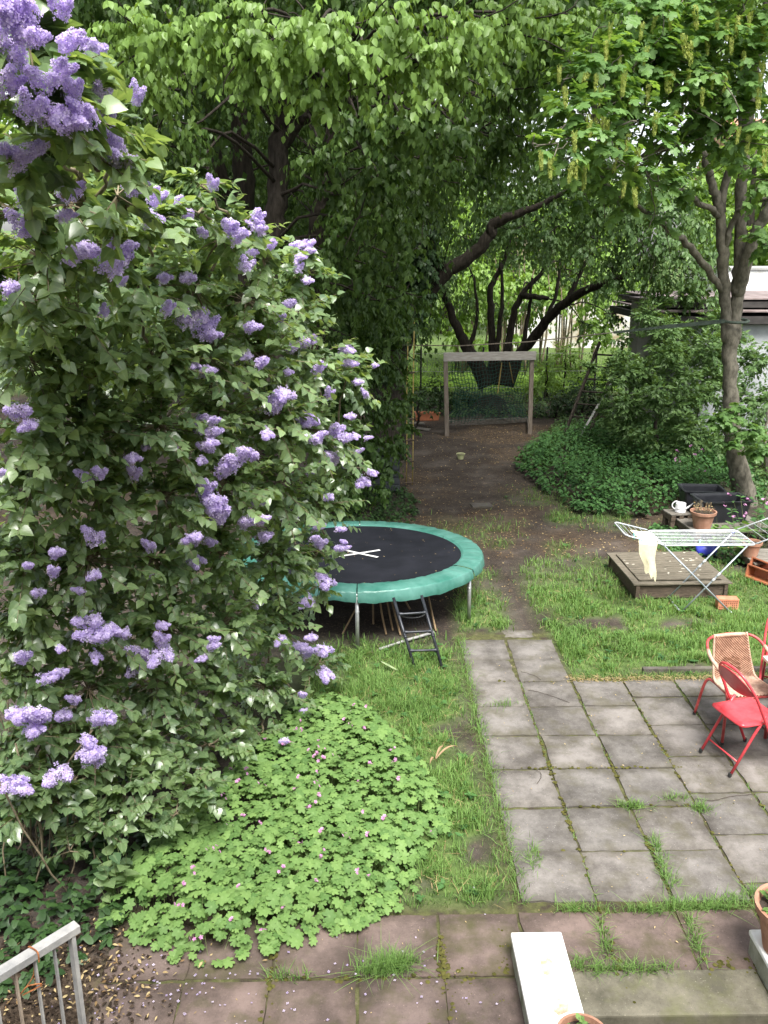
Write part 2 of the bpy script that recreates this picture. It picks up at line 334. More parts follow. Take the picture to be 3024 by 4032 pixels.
LILAC_FLOWERS = [(-0.8, 2.19, 4.54, 0.075), (-0.76, 2.19, 4.53, 0.075), (-0.69, 2.21, 4.54, 0.075), (-0.79, 2.19, 4.49, 0.091), (-0.81, 2.19, 4.51, 0.075), (-0.75, 2.19, 4.48, 0.075), (-0.72, 2.31, 4.49, 0.075), (-0.78, 2.73, 4.56, 0.075), (-0.74, 2.31, 4.43, 0.075), (-0.74, 2.39, 4.4, 0.075), (-0.81, 2.27, 4.34, 0.078), (-0.81, 2.39, 4.35, 0.098), (-0.75, 2.39, 4.33, 0.097), (-0.71, 2.4, 4.34, 0.075), (-0.75, 2.67, 4.42, 0.075), (-0.79, 2.91, 4.33, 0.116), (-0.78, 2.92, 4.28, 0.097), (-0.84, 3.32, 4.24, 0.11), (-0.77, 3.16, 4.5, 0.075), (-0.97, 2.58, 4.26, 0.106), (-1.0, 2.58, 4.28, 0.075), (-1.11, 2.99, 4.17, 0.082), (-1.0, 3.09, 4.21, 0.104), (-1.02, 3.09, 4.13, 0.075), (-1.12, 2.99, 4.09, 0.102), (-1.48, 3.71, 3.87, 0.102), (-1.15, 3.51, 4.0, 0.106), (-1.15, 3.72, 4.02, 0.112), (-1.06, 3.73, 3.96, 0.136), (-1.21, 4.37, 3.88, 0.093), (-0.99, 3.74, 4.03, 0.079), (-0.94, 3.94, 4.15, 0.117), (-0.92, 3.96, 4.23, 0.099), (-0.86, 4.37, 4.18, 0.08), (-0.91, 4.38, 4.23, 0.092), (-0.75, 4.47, 4.32, 0.075), (-0.73, 4.81, 4.14, 0.118), (-0.7, 4.82, 4.09, 0.118), (-0.87, 4.83, 4.11, 0.088), (-0.61, 5.54, 4.04, 0.089), (-0.71, 5.54, 4.01, 0.1), (-0.45, 6.29, 4.05, 0.113), (-0.42, 6.27, 4.01, 0.088), (-1.0, 4.38, 3.89, 0.075), (-0.97, 4.83, 3.88, 0.101), (-1.24, 4.17, 3.74, 0.078), (-1.01, 4.88, 3.66, 0.16), (-0.95, 5.08, 3.59, 0.159), (-0.91, 5.07, 3.55, 0.106), (-1.0, 4.41, 3.74, 0.093), (-0.56, 6.08, 3.66, 0.109), (-0.63, 6.08, 3.57, 0.126), (-0.57, 6.33, 3.35, 0.115), (-0.47, 6.32, 3.39, 0.13), (-0.42, 6.32, 3.4, 0.09), (-0.38, 6.3, 3.19, 0.114), (-0.21, 6.94, 3.25, 0.125), (-0.19, 6.89, 3.17, 0.124), (-0.1, 6.89, 3.02, 0.098), (-0.96, 5.06, 3.35, 0.126), (-1.01, 5.06, 3.38, 0.093), (-0.77, 5.55, 3.38, 0.09), (-0.57, 5.66, 3.12, 0.17), (-0.64, 5.63, 3.04, 0.17), (-0.51, 6.44, 2.83, 0.17), (-0.45, 6.42, 2.8, 0.159), (-0.29, 6.89, 2.61, 0.17), (-0.24, 6.88, 2.57, 0.17), (-0.41, 6.93, 2.41, 0.17), (-0.21, 7.16, 2.3, 0.132), (-0.32, 6.9, 2.4, 0.17), (-0.06, 7.2, 2.12, 0.143), (-1.04, 5.19, 3.0, 0.155), (-0.97, 5.18, 2.96, 0.131), (-0.79, 5.24, 2.83, 0.118), (-0.99, 5.21, 2.86, 0.111), (-0.88, 5.28, 2.74, 0.17), (-0.92, 5.26, 2.7, 0.134), (-1.33, 4.74, 2.91, 0.11), (-1.35, 4.86, 2.79, 0.113), (-1.54, 4.57, 2.85, 0.089), (-1.47, 4.57, 2.86, 0.107), (-1.73, 4.26, 3.26, 0.134), (-1.67, 4.24, 3.2, 0.095), (-1.9, 4.38, 2.92, 0.081), (-1.04, 5.27, 2.58, 0.17), (-0.99, 5.27, 2.5, 0.17), (-0.97, 5.3, 2.38, 0.162), (-0.98, 5.29, 2.44, 0.17), (-0.83, 5.92, 2.31, 0.127), (-0.84, 5.6, 2.26, 0.144), (-0.81, 6.15, 1.98, 0.134), (-1.18, 5.54, 2.15, 0.107), (-1.08, 5.52, 2.15, 0.106), (-1.2, 5.54, 2.02, 0.146), (-0.64, 6.8, 1.94, 0.128), (-0.33, 6.72, 2.12, 0.125), (-0.45, 6.75, 1.87, 0.127), (-0.43, 6.91, 1.66, 0.159), (-0.26, 6.96, 1.6, 0.118), (-1.57, 4.7, 2.46, 0.126), (-1.34, 5.02, 2.29, 0.098), (-1.71, 4.49, 2.44, 0.103), (-1.74, 4.49, 2.33, 0.091), (-1.58, 4.69, 2.24, 0.094), (-1.86, 4.46, 2.38, 0.078), (-1.89, 4.61, 2.16, 0.082), (-1.68, 4.71, 2.13, 0.075), (-0.95, 6.47, 1.32, 0.127), (-0.56, 7.15, 1.04, 0.169), (-0.41, 7.1, 1.25, 0.166), (-0.45, 7.11, 1.29, 0.117), (-1.68, 4.81, 1.9, 0.159), (-1.63, 4.81, 1.81, 0.17), (-1.57, 4.81, 1.84, 0.134), (-1.49, 4.84, 1.8, 0.099), (-1.52, 5.2, 1.47, 0.17), (-1.52, 5.17, 1.41, 0.146), (-1.37, 5.17, 1.51, 0.17), (-1.35, 5.15, 1.61, 0.127), (-1.35, 5.14, 1.72, 0.089), (-1.68, 4.84, 1.66, 0.101), (-2.05, 4.67, 1.73, 0.136), (-1.81, 4.64, 1.8, 0.075), (-1.85, 4.68, 1.62, 0.1), (-1.92, 4.66, 1.6, 0.114), (-0.69, 7.3, 0.52, 0.17), (-0.59, 7.22, 0.51, 0.17), (-0.45, 7.2, 0.54, 0.17), (-0.43, 7.2, 0.31, 0.17), (-0.73, 6.41, 1.02, 0.109), (-2.07, 4.61, 1.38, 0.164), (-1.97, 4.61, 1.37, 0.17), (-2.01, 4.59, 1.29, 0.139), (-2.13, 4.63, 1.39, 0.11), (-1.91, 4.84, 1.25, 0.128), (-1.82, 4.8, 1.38, 0.103), (-1.7, 4.83, 1.24, 0.17), (-1.6, 4.75, 1.27, 0.11), (-1.74, 4.7, 1.06, 0.17), (-1.68, 4.7, 1.04, 0.141), (-1.74, 4.7, 1.16, 0.111), (-1.92, 4.66, 0.95, 0.17), (-2.11, 4.4, 1.06, 0.17), (-0.57, 6.8, 0.13, 0.141), (-0.55, 6.9, -0.09, 0.124), (-0.69, 6.14, 0.26, 0.102), (-0.83, 2.28, 4.45, 0.075), (-0.77, 2.27, 4.4, 0.075), (-0.85, 2.26, 4.39, 0.075), (-0.81, 2.93, 4.42, 0.075), (-0.64, 5.3, 2.93, 0.099), (-0.55, 6.53, 0.87, 0.073), (-0.43, 6.26, 1.92, 0.082), (-0.62, 5.16, 4.12, 0.091), (-0.31, 6.54, 2.97, 0.103), (-0.36, 5.77, 2.79, 0.107), (-0.54, 5.77, 3.25, 0.078), (-0.0, 7.19, 2.21, 0.105), (-0.26, 6.83, 1.81, 0.094), (-0.72, 5.65, 2.13, 0.077), (-0.48, 6.53, 0.98, 0.108), (-0.08, 7.19, 2.12, 0.082), (-0.11, 7.19, 2.38, 0.09), (-0.21, 7.0, 1.59, 0.082), (-1.11, 5.28, 1.42, 0.082), (-0.67, 4.9, 3.94, 0.089), (-0.14, 6.54, 2.81, 0.096), (-0.71, 5.4, 2.34, 0.097), (-0.43, 5.62, 3.98, 0.078), (-1.04, 5.28, 1.53, 0.084), (-0.98, 4.94, 2.85, 0.078), (-1.04, 4.94, 2.39, 0.072), (-0.9, 4.81, 2.98, 0.093), (-0.73, 5.3, 2.79, 0.107), (-0.03, 6.98, 2.55, 0.072), (-0.47, 6.35, 4.05, 0.108), (-1.11, 4.94, 2.35, 0.082), (-0.43, 6.19, 3.82, 0.086), (-0.44, 5.62, 3.91, 0.078), (-1.04, 5.28, 1.55, 0.08), (-0.65, 5.18, 3.37, 0.07), (-0.58, 4.9, 4.13, 0.085), (-0.49, 6.83, 2.28, 0.093), (-1.44, 5.28, 2.0, 0.087), (-0.03, 6.98, 2.9, 0.072), (-0.7, 5.18, 3.59, 0.109), (-0.6, 4.9, 4.18, 0.093), (-1.3, 4.94, 2.93, 0.075), (-0.57, 6.44, 0.5, 0.11), (-0.15, 6.42, 3.32, 0.08), (-0.22, 7.0, 1.64, 0.079), (-1.06, 5.28, 1.5, 0.106), (0.04, 6.98, 3.14, 0.071), (-0.34, 5.77, 2.82, 0.091), (-0.88, 4.81, 3.1, 0.08), (-1.08, 4.94, 2.37, 0.107), (-1.03, 4.96, 4.07, 0.086), (-0.58, 4.9, 4.15, 0.074), (-0.2, 6.98, 3.28, 0.093), (-0.65, 5.18, 3.38, 0.096), (-1.13, 4.94, 2.94, 0.091), (-0.12, 6.54, 2.66, 0.086)]
HORNBEAM_FRONT = [(-2.02, 8.6, 5.9, 0.57), (-1.58, 8.4, 5.75, 0.57), (-1.2, 8.3, 5.91, 0.57), (-0.84, 8.2, 5.71, 0.57), (-0.44, 8, 5.77, 0.57), (-0.14, 8.2, 5.64, 0.52), (0.26, 8.2, 5.85, 0.57), (0.41, 8.2, 5.57, 0.43), (-2.09, 9.3, 5.57, 0.52), (0.88, 9, 6.0, 0.57), (1.4, 9.6, 6.21, 0.57), (1.97, 10.2, 6.39, 0.66), (-1.03, 8.4, 5.5, 0.38), (-0.42, 8.3, 5.33, 0.38), (0.02, 8.6, 5.5, 0.33), (0.73, 9.2, 5.64, 0.47), (-2.24, 9.8, 5.13, 0.47), (-2.47, 10, 4.69, 0.47), (-1.94, 10, 5.24, 0.38), (-1.9, 10.2, 4.89, 0.28), (-0.08, 10, 5.25, 0.57), (0.41, 10, 5.34, 0.57), (0.93, 10.2, 5.32, 0.57), (1.42, 10.6, 5.7, 0.57), (1.89, 11, 6.11, 0.66), (1.6, 11, 5.27, 0.52), (0.13, 10.6, 4.78, 0.57), (0.67, 10.8, 4.9, 0.57), (1.2, 11.2, 4.93, 0.47), (-0.2, 11, 4.34, 0.52), (0.31, 11.4, 4.35, 0.57), (-0.56, 11.4, 4.02, 0.47), (-0.04, 11.8, 3.85, 0.57), (0.45, 12, 3.9, 0.47), (-0.42, 12.2, 3.42, 0.52), (-0.83, 11.8, 3.67, 0.38), (0.15, 12.6, 3.33, 0.52), (0.69, 13, 3.38, 0.33), (-0.25, 12.8, 2.8, 0.52), (0.29, 13.2, 2.69, 0.43), (-0.52, 11, 5.07, 0.47), (-0.43, 11.4, 4.68, 0.43)]
HORNBEAM_BLOBS = [(-3.06, 12, 6.43, 1.2), (-2.1, 12, 6.33, 1.2), (-1.14, 12.2, 6.38, 1.1), (-0.14, 12, 6.34, 1.2), (0.81, 12.4, 6.42, 1.2), (1.85, 13, 6.54, 1.2), (-2.95, 12.6, 5.33, 1.1), (-2.18, 13, 5.96, 0.9), (0.43, 13.4, 5.36, 1.1), (1.37, 13.6, 5.57, 1.1), (-0.24, 13.6, 5.06, 1), (-2.28, 12.8, 4.7, 0.8), (-0.95, 13.6, 6.29, 0.8), (-0.26, 14, 3.88, 0.9), (2.4, 14.5, 5.67, 1.0), (0.97, 14.4, 4.65, 0.8), (-3.75, 16, 7.51, 1.8), (-2.25, 16, 7.25, 1.8), (-0.72, 16, 7.39, 1.8), (0.81, 16, 7.25, 1.8), (2.49, 17, 7.61, 1.8), (1.71, 17, 6.26, 1.5), (0.2, 16.6, 6.05, 1.5), (-1.31, 17, 5.79, 1.3), (-2.6, 16.5, 5.13, 1.3), (-1.73, 17.5, 4.7, 1.2), (-0.64, 16.5, 4.5, 1.3), (-3.22, 16, 4.18, 1.3), (-3.43, 20.5, 7.26, 1.8), (-1.95, 20.5, 6.9, 1.8), (-0.35, 20.5, 6.9, 1.7), (0.85, 20.5, 6.07, 1.3), (-2.81, 20.5, 5.58, 1.6), (-1.4, 20.5, 5.2, 1.5), (-0.16, 20, 5.08, 1.3), (-3.85, 20, 3.83, 1.4), (-2.48, 20.5, 3.82, 1.3), (-1.1, 20, 3.53, 1.2), (-0.07, 19.5, 3.45, 1.1), (-3.3, 11.5, 7.01, 1.25), (-2.61, 11.5, 7.01, 1.25), (-1.91, 11.5, 7.01, 1.25), (-1.21, 11.5, 7.02, 1.25), (-0.51, 11.5, 7.02, 1.25), (0.19, 11.5, 7.03, 1.25), (0.9, 11.5, 7.03, 1.25), (1.6, 11.5, 7.03, 1.25), (2.31, 11.5, 7.03, 1.25), (-4.04, 14, 7.43, 1.25), (-3.19, 14, 7.43, 1.25), (-2.34, 14, 7.43, 1.25), (-1.48, 14, 7.44, 1.25), (-0.62, 14, 7.44, 1.25), (0.24, 14, 7.44, 1.25), (1.1, 14, 7.45, 1.25), (1.96, 14, 7.45, 1.25), (2.83, 14, 7.46, 1.25), (-4.93, 17, 7.94, 1.25), (-3.89, 17, 7.95, 1.25), (-2.85, 17, 7.95, 1.25), (-1.81, 17, 7.96, 1.25), (-0.76, 17, 7.96, 1.25), (0.29, 17, 7.96, 1.25), (1.34, 17, 7.97, 1.25), (2.39, 17, 7.97, 1.25), (3.44, 17, 7.98, 1.25)]
HORNBEAM_DEEP = [(-6.16, 23, 9.04, 1.9), (-4.8, 23, 9.04, 1.9), (-3.44, 23, 9.05, 1.9), (-2.07, 23, 9.05, 1.9), (-0.71, 23, 9.06, 1.9), (0.66, 23, 9.06, 1.9), (-6.33, 23, 7.13, 1.9), (-4.94, 23, 7.14, 1.9), (-3.54, 23, 7.14, 1.9), (-2.14, 23, 7.14, 1.9), (-0.74, 23, 7.15, 1.9), (0.67, 23, 7.15, 1.9), (-6.51, 23, 5.24, 1.9), (-5.08, 23, 5.24, 1.9), (-3.64, 23, 5.24, 1.9), (-2.21, 23, 5.24, 1.9), (-0.77, 23, 5.24, 1.9), (0.68, 23, 5.24, 1.9), (-6.68, 23, 3.35, 1.9), (-5.21, 23, 3.35, 1.9), (-3.74, 23, 3.35, 1.9), (-2.27, 23, 3.35, 1.9), (-0.79, 23, 3.35, 1.9), (0.69, 23, 3.34, 1.9), (-7.03, 26.5, 10.47, 1.9), (-5.48, 26.5, 10.48, 1.9), (-3.92, 26.5, 10.48, 1.9), (-2.37, 26.5, 10.49, 1.9), (-0.8, 26.5, 10.5, 1.9), (0.76, 26.5, 10.5, 1.9), (-7.19, 26.5, 8.78, 1.9), (-5.61, 26.5, 8.78, 1.9), (-4.02, 26.5, 8.79, 1.9), (-2.42, 26.5, 8.79, 1.9), (-0.83, 26.5, 8.8, 1.9), (0.77, 26.5, 8.8, 1.9), (-7.38, 26.5, 6.65, 1.9), (-5.76, 26.5, 6.65, 1.9), (-4.13, 26.5, 6.66, 1.9), (-2.5, 26.5, 6.66, 1.9), (-0.86, 26.5, 6.66, 1.9), (0.78, 26.5, 6.66, 1.9), (-7.58, 26.5, 4.54, 1.9), (-5.91, 26.5, 4.54, 1.9), (-4.24, 26.5, 4.54, 1.9), (-2.57, 26.5, 4.54, 1.9), (-0.9, 26.5, 4.54, 1.9), (0.79, 26.5, 4.54, 1.9), (-7.75, 26.5, 2.72, 1.9), (-6.05, 26.5, 2.72, 1.9), (-4.34, 26.5, 2.71, 1.9), (-2.63, 26.5, 2.71, 1.9), (-0.92, 26.5, 2.71, 1.9), (0.79, 26.5, 2.71, 1.9)]
IVY_BLOBS = [(-0.4, 13.3, 3.09, 0.6), (0.02, 13.6, 2.93, 0.6), (0.39, 14.2, 3.32, 0.5), (-0.54, 13, 2.44, 0.6), (-0.06, 13.4, 2.32, 0.55), (0.39, 14, 2.25, 0.42), (-0.27, 13, 1.82, 0.55), (0.23, 13.8, 1.61, 0.45), (0.55, 14.3, 1.68, 0.3), (-0.06, 13.2, 1.14, 0.5), (0.39, 14, 0.96, 0.35), (-0.28, 12.9, 0.62, 0.42), (0.23, 13.6, 0.67, 0.3), (-0.68, 12.8, 1.65, 0.6), (-0.69, 12.6, 0.78, 0.5), (0.63, 14.4, 1.19, 0.22), (0.15, 12.9, 0.51, 0.22), (0.55, 14.6, 2.93, 0.35)]
BACKSHRUB_BLOBS = [(0.93, 17, 4.52, 0.7), (0.9, 17, 3.86, 0.6), (0.81, 16.9, 3.19, 0.5), (0.57, 16.9, 2.67, 0.42), (0.36, 16.9, 1.88, 0.4), (1.78, 22, 0.76, 0.5), (2.61, 23, 0.37, 0.45), (1.09, 20, 0.85, 0.45), (4.88, 24, 0.84, 0.6), (5.58, 25, 1.24, 0.6), (5.44, 22, 0.76, 0.6), (4.64, 21.5, 0.48, 0.4)]
ELDER_BLOBS = [(2.56, 20, 4.7, 1.0), (3.18, 19.5, 4.96, 1.1), (3.96, 19.5, 5.06, 1.1), (4.64, 19, 4.85, 1.1), (5.3, 18.5, 4.56, 1.0), (5.83, 18, 4.2, 0.9), (6.33, 18, 3.85, 0.7), (5.21, 19, 3.84, 0.7), (5.79, 18.6, 3.56, 0.6), (4.53, 20, 4.22, 0.8), (3.78, 21, 4.33, 0.7), (6.11, 18.5, 4.92, 0.9), (6.81, 18.5, 4.56, 0.8), (4.81, 19.5, 5.61, 1.2), (3.83, 20, 5.74, 1.2), (5.76, 19, 5.39, 1.1), (6.75, 18.5, 3.29, 0.45), (2.81, 20.5, 5.59, 1.1), (2.35, 25, 3.78, 0.6), (2.98, 24, 4.26, 0.7), (4.01, 25, 3.78, 0.6), (4.71, 24, 3.97, 0.6), (4.77, 26, 2.6, 0.45), (2.76, 25, 2.78, 0.45), (3.83, 26, 2.34, 0.4), (5.37, 24, 3.31, 0.5), (5.62, 22, 3.15, 0.5), (1.9, 24, 3.07, 0.45), (6.01, 22, 2.48, 0.45), (5.58, 23, 2.18, 0.4), (6.84, 18.8, 3.46, 0.5), (7.19, 18.8, 3.84, 0.5), (7.1, 18.6, 3.1, 0.4), (6.68, 18.8, 3.09, 0.4), (7.28, 18.4, 3.38, 0.35), (6.25, 18.8, 3.46, 0.45), (5.88, 19, 4.02, 0.6), (5.45, 19.5, 4.97, 0.8), (2.16, 19, 4.21, 0.5), (2.87, 18.6, 4.39, 0.6), (3.63, 18.6, 4.3, 0.6), (4.41, 18.6, 4.02, 0.5), (1.55, 18.5, 3.48, 0.35), (1.27, 18.4, 2.74, 0.3), (5.12, 18.6, 3.47, 0.45)]
MAPLE_BLOBS = [(1.66, 8.6, 4.96, 0.22), (1.87, 8.9, 5.03, 0.3), (2.05, 9.2, 5.32, 0.45), (1.99, 9.2, 4.9, 0.28), (2.35, 9.6, 5.72, 0.5), (2.35, 9.6, 5.11, 0.4), (2.77, 10, 4.88, 0.4), (2.94, 10.2, 5.32, 0.5), (2.88, 10.2, 6.0, 0.6), (3.44, 10.6, 5.75, 0.6), (3.44, 10.6, 6.22, 0.7), (3.93, 10.8, 6.21, 0.7), (4.04, 10.8, 5.74, 0.55), (4.37, 10.8, 6.03, 0.5), (4.5, 10.8, 5.45, 0.45), (4.38, 11, 5.33, 0.45), (4.07, 11.2, 5.35, 0.4), (3.26, 10.6, 4.79, 0.4), (2.85, 10.4, 6.44, 0.7), (3.52, 10.8, 6.63, 0.8), (4.28, 11, 6.63, 0.8), (2.24, 9.8, 5.96, 0.5), (3.69, 11.4, 5.32, 0.5), (5.08, 12, 4.95, 0.5), (3.02, 11, 4.61, 0.35), (5.72, 13, 4.15, 0.4), (1.95, 9.6, 5.42, 0.3), (2.78, 10.4, 5.54, 0.35), (3.32, 11, 6.16, 0.45), (4.02, 11.6, 5.66, 0.35), (4.69, 12, 5.22, 0.35), (4.26, 12.4, 4.86, 0.35), (2.73, 10.8, 4.8, 0.3), (2.16, 10, 5.79, 0.35), (1.92, 10.4, 6.17, 0.35), (4.12, 12.8, 4.46, 0.35), (4.62, 11.4, 6.54, 0.4), (3.18, 11.6, 5.39, 0.4), (2.66, 11.4, 4.68, 0.3)]
RACEMES = [(1.65, 8.42, 4.87), (1.55, 8.42, 4.93), (1.93, 8.66, 4.89), (2.15, 9.28, 4.87), (1.9, 8.66, 4.85), (2.79, 9.68, 4.71), (2.69, 9.68, 4.76), (2.32, 9.28, 5.38), (2.12, 9.2, 5.71), (2.2, 9.2, 5.69), (2.27, 9.2, 5.99), (3.27, 10.04, 6.24), (3.61, 10.24, 6.24), (3.24, 10.12, 5.89), (3.17, 10.12, 5.86), (3.7, 10.24, 5.89), (3.91, 10.4, 5.94), (3.86, 10.24, 6.24), (3.93, 10.24, 6.46), (4.25, 10.4, 6.41), (2.26, 9.2, 5.57), (1.84, 9.2, 5.77), (2.72, 9.8, 5.67), (2.25, 9.28, 5.33), (2.35, 9.28, 5.3), (1.82, 8.84, 5.53), (2.99, 10.04, 6.39), (4.05, 10.24, 6.48), (2.8, 9.68, 5.09), (4.14, 10.44, 5.39), (4.44, 10.44, 5.17), (2.55, 9.72, 6.0), (2.83, 9.72, 6.04), (3.37, 10.04, 6.5), (3.68, 10.24, 6.5), (3.0, 9.8, 5.46), (2.56, 9.68, 5.09), (2.06, 8.84, 5.29), (3.41, 10.12, 5.91), (3.57, 10.12, 5.73), (3.3, 10.12, 5.5), (4.09, 10.88, 5.57), (4.3, 10.44, 5.79), (2.76, 9.72, 6.25), (3.13, 10.04, 6.41), (1.9, 8.66, 5.13), (2.73, 9.8, 5.24), (4.26, 10.44, 5.32), (2.44, 9.72, 6.25), (2.47, 9.2, 5.74), (2.98, 10.12, 5.77), (3.35, 10.04, 6.16), (3.8, 10.24, 6.37), (4.09, 10.4, 6.14), (4.3, 10.4, 6.05)]
RIGHTSHRUB_BLOBS = [(4.96, 17.4, 1.94, 0.32), (5.0, 17, 1.77, 0.6), (5.35, 17, 1.95, 0.8), (6.16, 17, 2.03, 0.8), (4.81, 16.4, 0.96, 0.5), (5.12, 16.3, 1.16, 0.75), (5.89, 16, 1.21, 0.75), (5.03, 16, 0.59, 0.45), (5.47, 15.6, 0.59, 0.55), (6.08, 15.3, 0.66, 0.5), (6.38, 16, 1.55, 0.6), (5.1, 17.8, 2.22, 0.35), (5.57, 17.6, 2.61, 0.6), (6.16, 18, 2.67, 0.6), (6.93, 18, 2.57, 0.6), (6.06, 18.4, 3.11, 0.4), (6.74, 18.4, 3.11, 0.4), (6.91, 17.4, 2.44, 0.5), (5.27, 15.8, 1.59, 0.4), (4.83, 16, 1.39, 0.4), (5.86, 15.6, 1.78, 0.4), (4.92, 16.4, 1.76, 0.4), (5.72, 16.6, 2.34, 0.45), (5.1, 15.6, 0.85, 0.35), (5.81, 15.2, 0.93, 0.35), (6.66, 16.8, 2.15, 0.5), (6.66, 16.4, 1.58, 0.45), (7.21, 16.8, 2.06, 0.42), (7.18, 16.4, 1.4, 0.45), (7.28, 17.4, 2.44, 0.35), (6.72, 18, 1.82, 0.5), (7.23, 18, 1.63, 0.5), (6.8, 17.5, 1.13, 0.5), (7.21, 17, 0.84, 0.4), (7.24, 16.5, 0.39, 0.35), (6.62, 18.4, 2.35, 0.5), (4.56, 17.6, 1.74, 0.22), (4.58, 17, 1.31, 0.25), (7.21, 18, 2.67, 0.4)]
EDGESHRUB_BLOBS = [(7.28, 16.5, 1.92, 0.5), (7.74, 17, 2.12, 0.5), (7.32, 16, 1.29, 0.55), (6.84, 15.2, 0.67, 0.4), (7.13, 15.2, 0.67, 0.5), (6.89, 14.6, 0.14, 0.4), (6.6, 14.6, 0.23, 0.3), (6.81, 14, -0.02, 0.4), (7.77, 16, 1.46, 0.8), (8.75, 17, 1.76, 0.8), (8.5, 17.4, 2.26, 0.6), (9.36, 17, 1.39, 0.8), (8.69, 16, 0.58, 0.7), (8.0, 15.4, 0.28, 0.6), (10.0, 17, 0.83, 0.8)]
SPROUT_BLOBS = [(5.62, 13.1, 1.64, 0.28), (5.42, 13.1, 1.5, 0.25), (5.87, 13.1, 1.35, 0.3), (5.56, 13, 1.16, 0.2), (5.35, 13.3, 1.54, 0.2), (6.09, 13.2, 1.04, 0.25)]
P_E7 = [(3.27, 22.5, 0.69, 0.1), (3.29, 22.5, 1.75, 0.07), (3.36, 22.5, 2.79, 0.05), (3.27, 22.5, 3.8, 0.03)]
P_E8 = [(3.83, 22.1, 1.5, 0.07), (3.98, 22.2, 2.36, 0.05), (4.04, 22.2, 3.37, 0.03)]
P_E9 = [(4.21, 21.8, 2.1, 0.06), (4.58, 21.9, 2.94, 0.045), (4.67, 22, 3.81, 0.03)]
P_E10 = [(2.52, 22.5, 1.58, 0.06), (2.75, 22.6, 2.33, 0.045), (2.67, 22.7, 3.35, 0.03)]
BAMBOO_BLOBS = [(3.12, 30, 3.73, 1.4), (4.5, 31, 3.72, 1.4), (5.46, 30, 3.14, 1.2), (3.06, 29, 2.29, 1.0), (4.41, 30, 2.38, 1.0), (5.55, 31, 1.85, 0.6), (6.71, 30, 3.13, 1.2), (6.92, 27, 2.68, 1.0), (6.85, 26, 1.94, 0.8), (2.41, 31, 4.63, 1.4), (4.27, 32, 5.11, 1.6), (6.08, 32, 4.65, 1.6), (7.72, 27, 3.22, 1.0), (7.8, 29, 3.74, 1.2), (2.35, 28, 3.2, 1.0), (3.57, 28.5, 3.18, 1.0), (4.61, 28.5, 2.9, 0.9), (5.92, 29, 2.58, 0.9), (2.7, 27.5, 1.54, 0.5), (3.65, 27.5, 1.39, 0.45), (4.75, 28, 1.34, 0.4), (1.94, 28, 2.07, 0.7), (3.1, 30, 4.61, 1.4), (5.06, 31, 5.37, 1.6), (6.62, 30, 4.61, 1.4), (7.31, 30, 5.62, 1.6), (1.48, 28, 3.75, 1.0)]
GERANIUM_POLY = [(-0.44, 7.29), (-0.18, 7.2), (0.07, 6.86), (0.3, 6.39), (0.45, 5.98), (0.55, 5.67), (0.51, 5.33), (0.41, 5.08), (0.23, 4.8), (0.14, 4.58), (0.02, 4.42), (-0.12, 4.35), (-0.46, 4.3), (-0.67, 4.19), (-1.09, 4.13), (-1.37, 4.29), (-1.66, 4.49), (-1.69, 4.83), (-1.51, 5.26), (-1.27, 5.7), (-1.0, 6.34), (-0.75, 6.95)]
NETTLE_POLY = [(2.79, 16.64), (2.78, 15.21), (3.15, 14.13), (3.29, 13.05), (3.99, 12.92), (4.64, 12.91), (5.38, 13.14), (5.9, 13.14), (6.95, 14.51), (7.32, 16.57), (7.56, 19.78), (5.4, 19.82), (3.91, 18.81)]
P_T1A = [(-1.33, 12.2, 3.54, 0.16), (-1.28, 12.2, 4.14, 0.15), (-1.19, 12.2, 4.84, 0.14), (-1.14, 12.2, 5.46, 0.13), (-1.01, 12.2, 5.95, 0.1), (-0.84, 12.2, 6.69, 0.07)]
P_T1B = [(-1.14, 12.2, 5.29, 0.09), (-0.92, 12.1, 5.55, 0.08), (-0.68, 12, 5.71, 0.07), (-0.31, 11.5, 5.94, 0.04)]
P_T1C = [(-1.76, 13, 3.38, 0.16), (-1.74, 13, 4.58, 0.15), (-1.76, 13, 5.31, 0.14), (-1.8, 13, 6.07, 0.11), (-1.94, 13, 6.86, 0.08)]
P_T1D = [(-2.01, 13.4, 4.28, 0.1), (-2.1, 13.4, 5.04, 0.09), (-2.24, 13.4, 5.6, 0.08), (-2.33, 13.2, 6.22, 0.05)]
P_T1E = [(-0.8, 14, 3.89, 0.13), (-0.75, 14, 4.63, 0.12), (-0.67, 14, 5.09, 0.1), (-0.52, 14, 5.92, 0.08)]
P_IVYT = [(0.36, 17.2, 1.01, 0.35), (0.47, 17.2, 2.11, 0.32), (0.81, 17.2, 3.17, 0.3), (0.99, 17.2, 4.52, 0.27), (0.89, 17.2, 5.58, 0.22), (0.7, 17, 6.71, 0.15)]
P_IVYL = [(0.96, 17.2, 3.08, 0.17), (1.43, 17.1, 3.6, 0.15), (1.86, 17, 3.86, 0.13), (2.18, 16.9, 4.19, 0.115), (2.37, 16.8, 4.51, 0.1), (2.95, 16.5, 4.74, 0.06), (3.53, 16.2, 5.04, 0.03)]
P_E1 = [(3.03, 22.5, 0.63, 0.2), (2.77, 22.5, 1.17, 0.18), (2.46, 22.5, 1.7, 0.13), (2.21, 22.5, 2.22, 0.11), (1.9, 22.5, 2.91, 0.08), (1.65, 22.5, 3.8, 0.05)]
P_E2 = [(3.18, 22.6, 0.67, 0.15), (3.19, 22.6, 1.51, 0.11), (3.1, 22.6, 2.44, 0.09), (3.1, 22.6, 3.13, 0.075), (3.4, 22.6, 3.8, 0.05), (3.59, 22.6, 4.68, 0.03)]
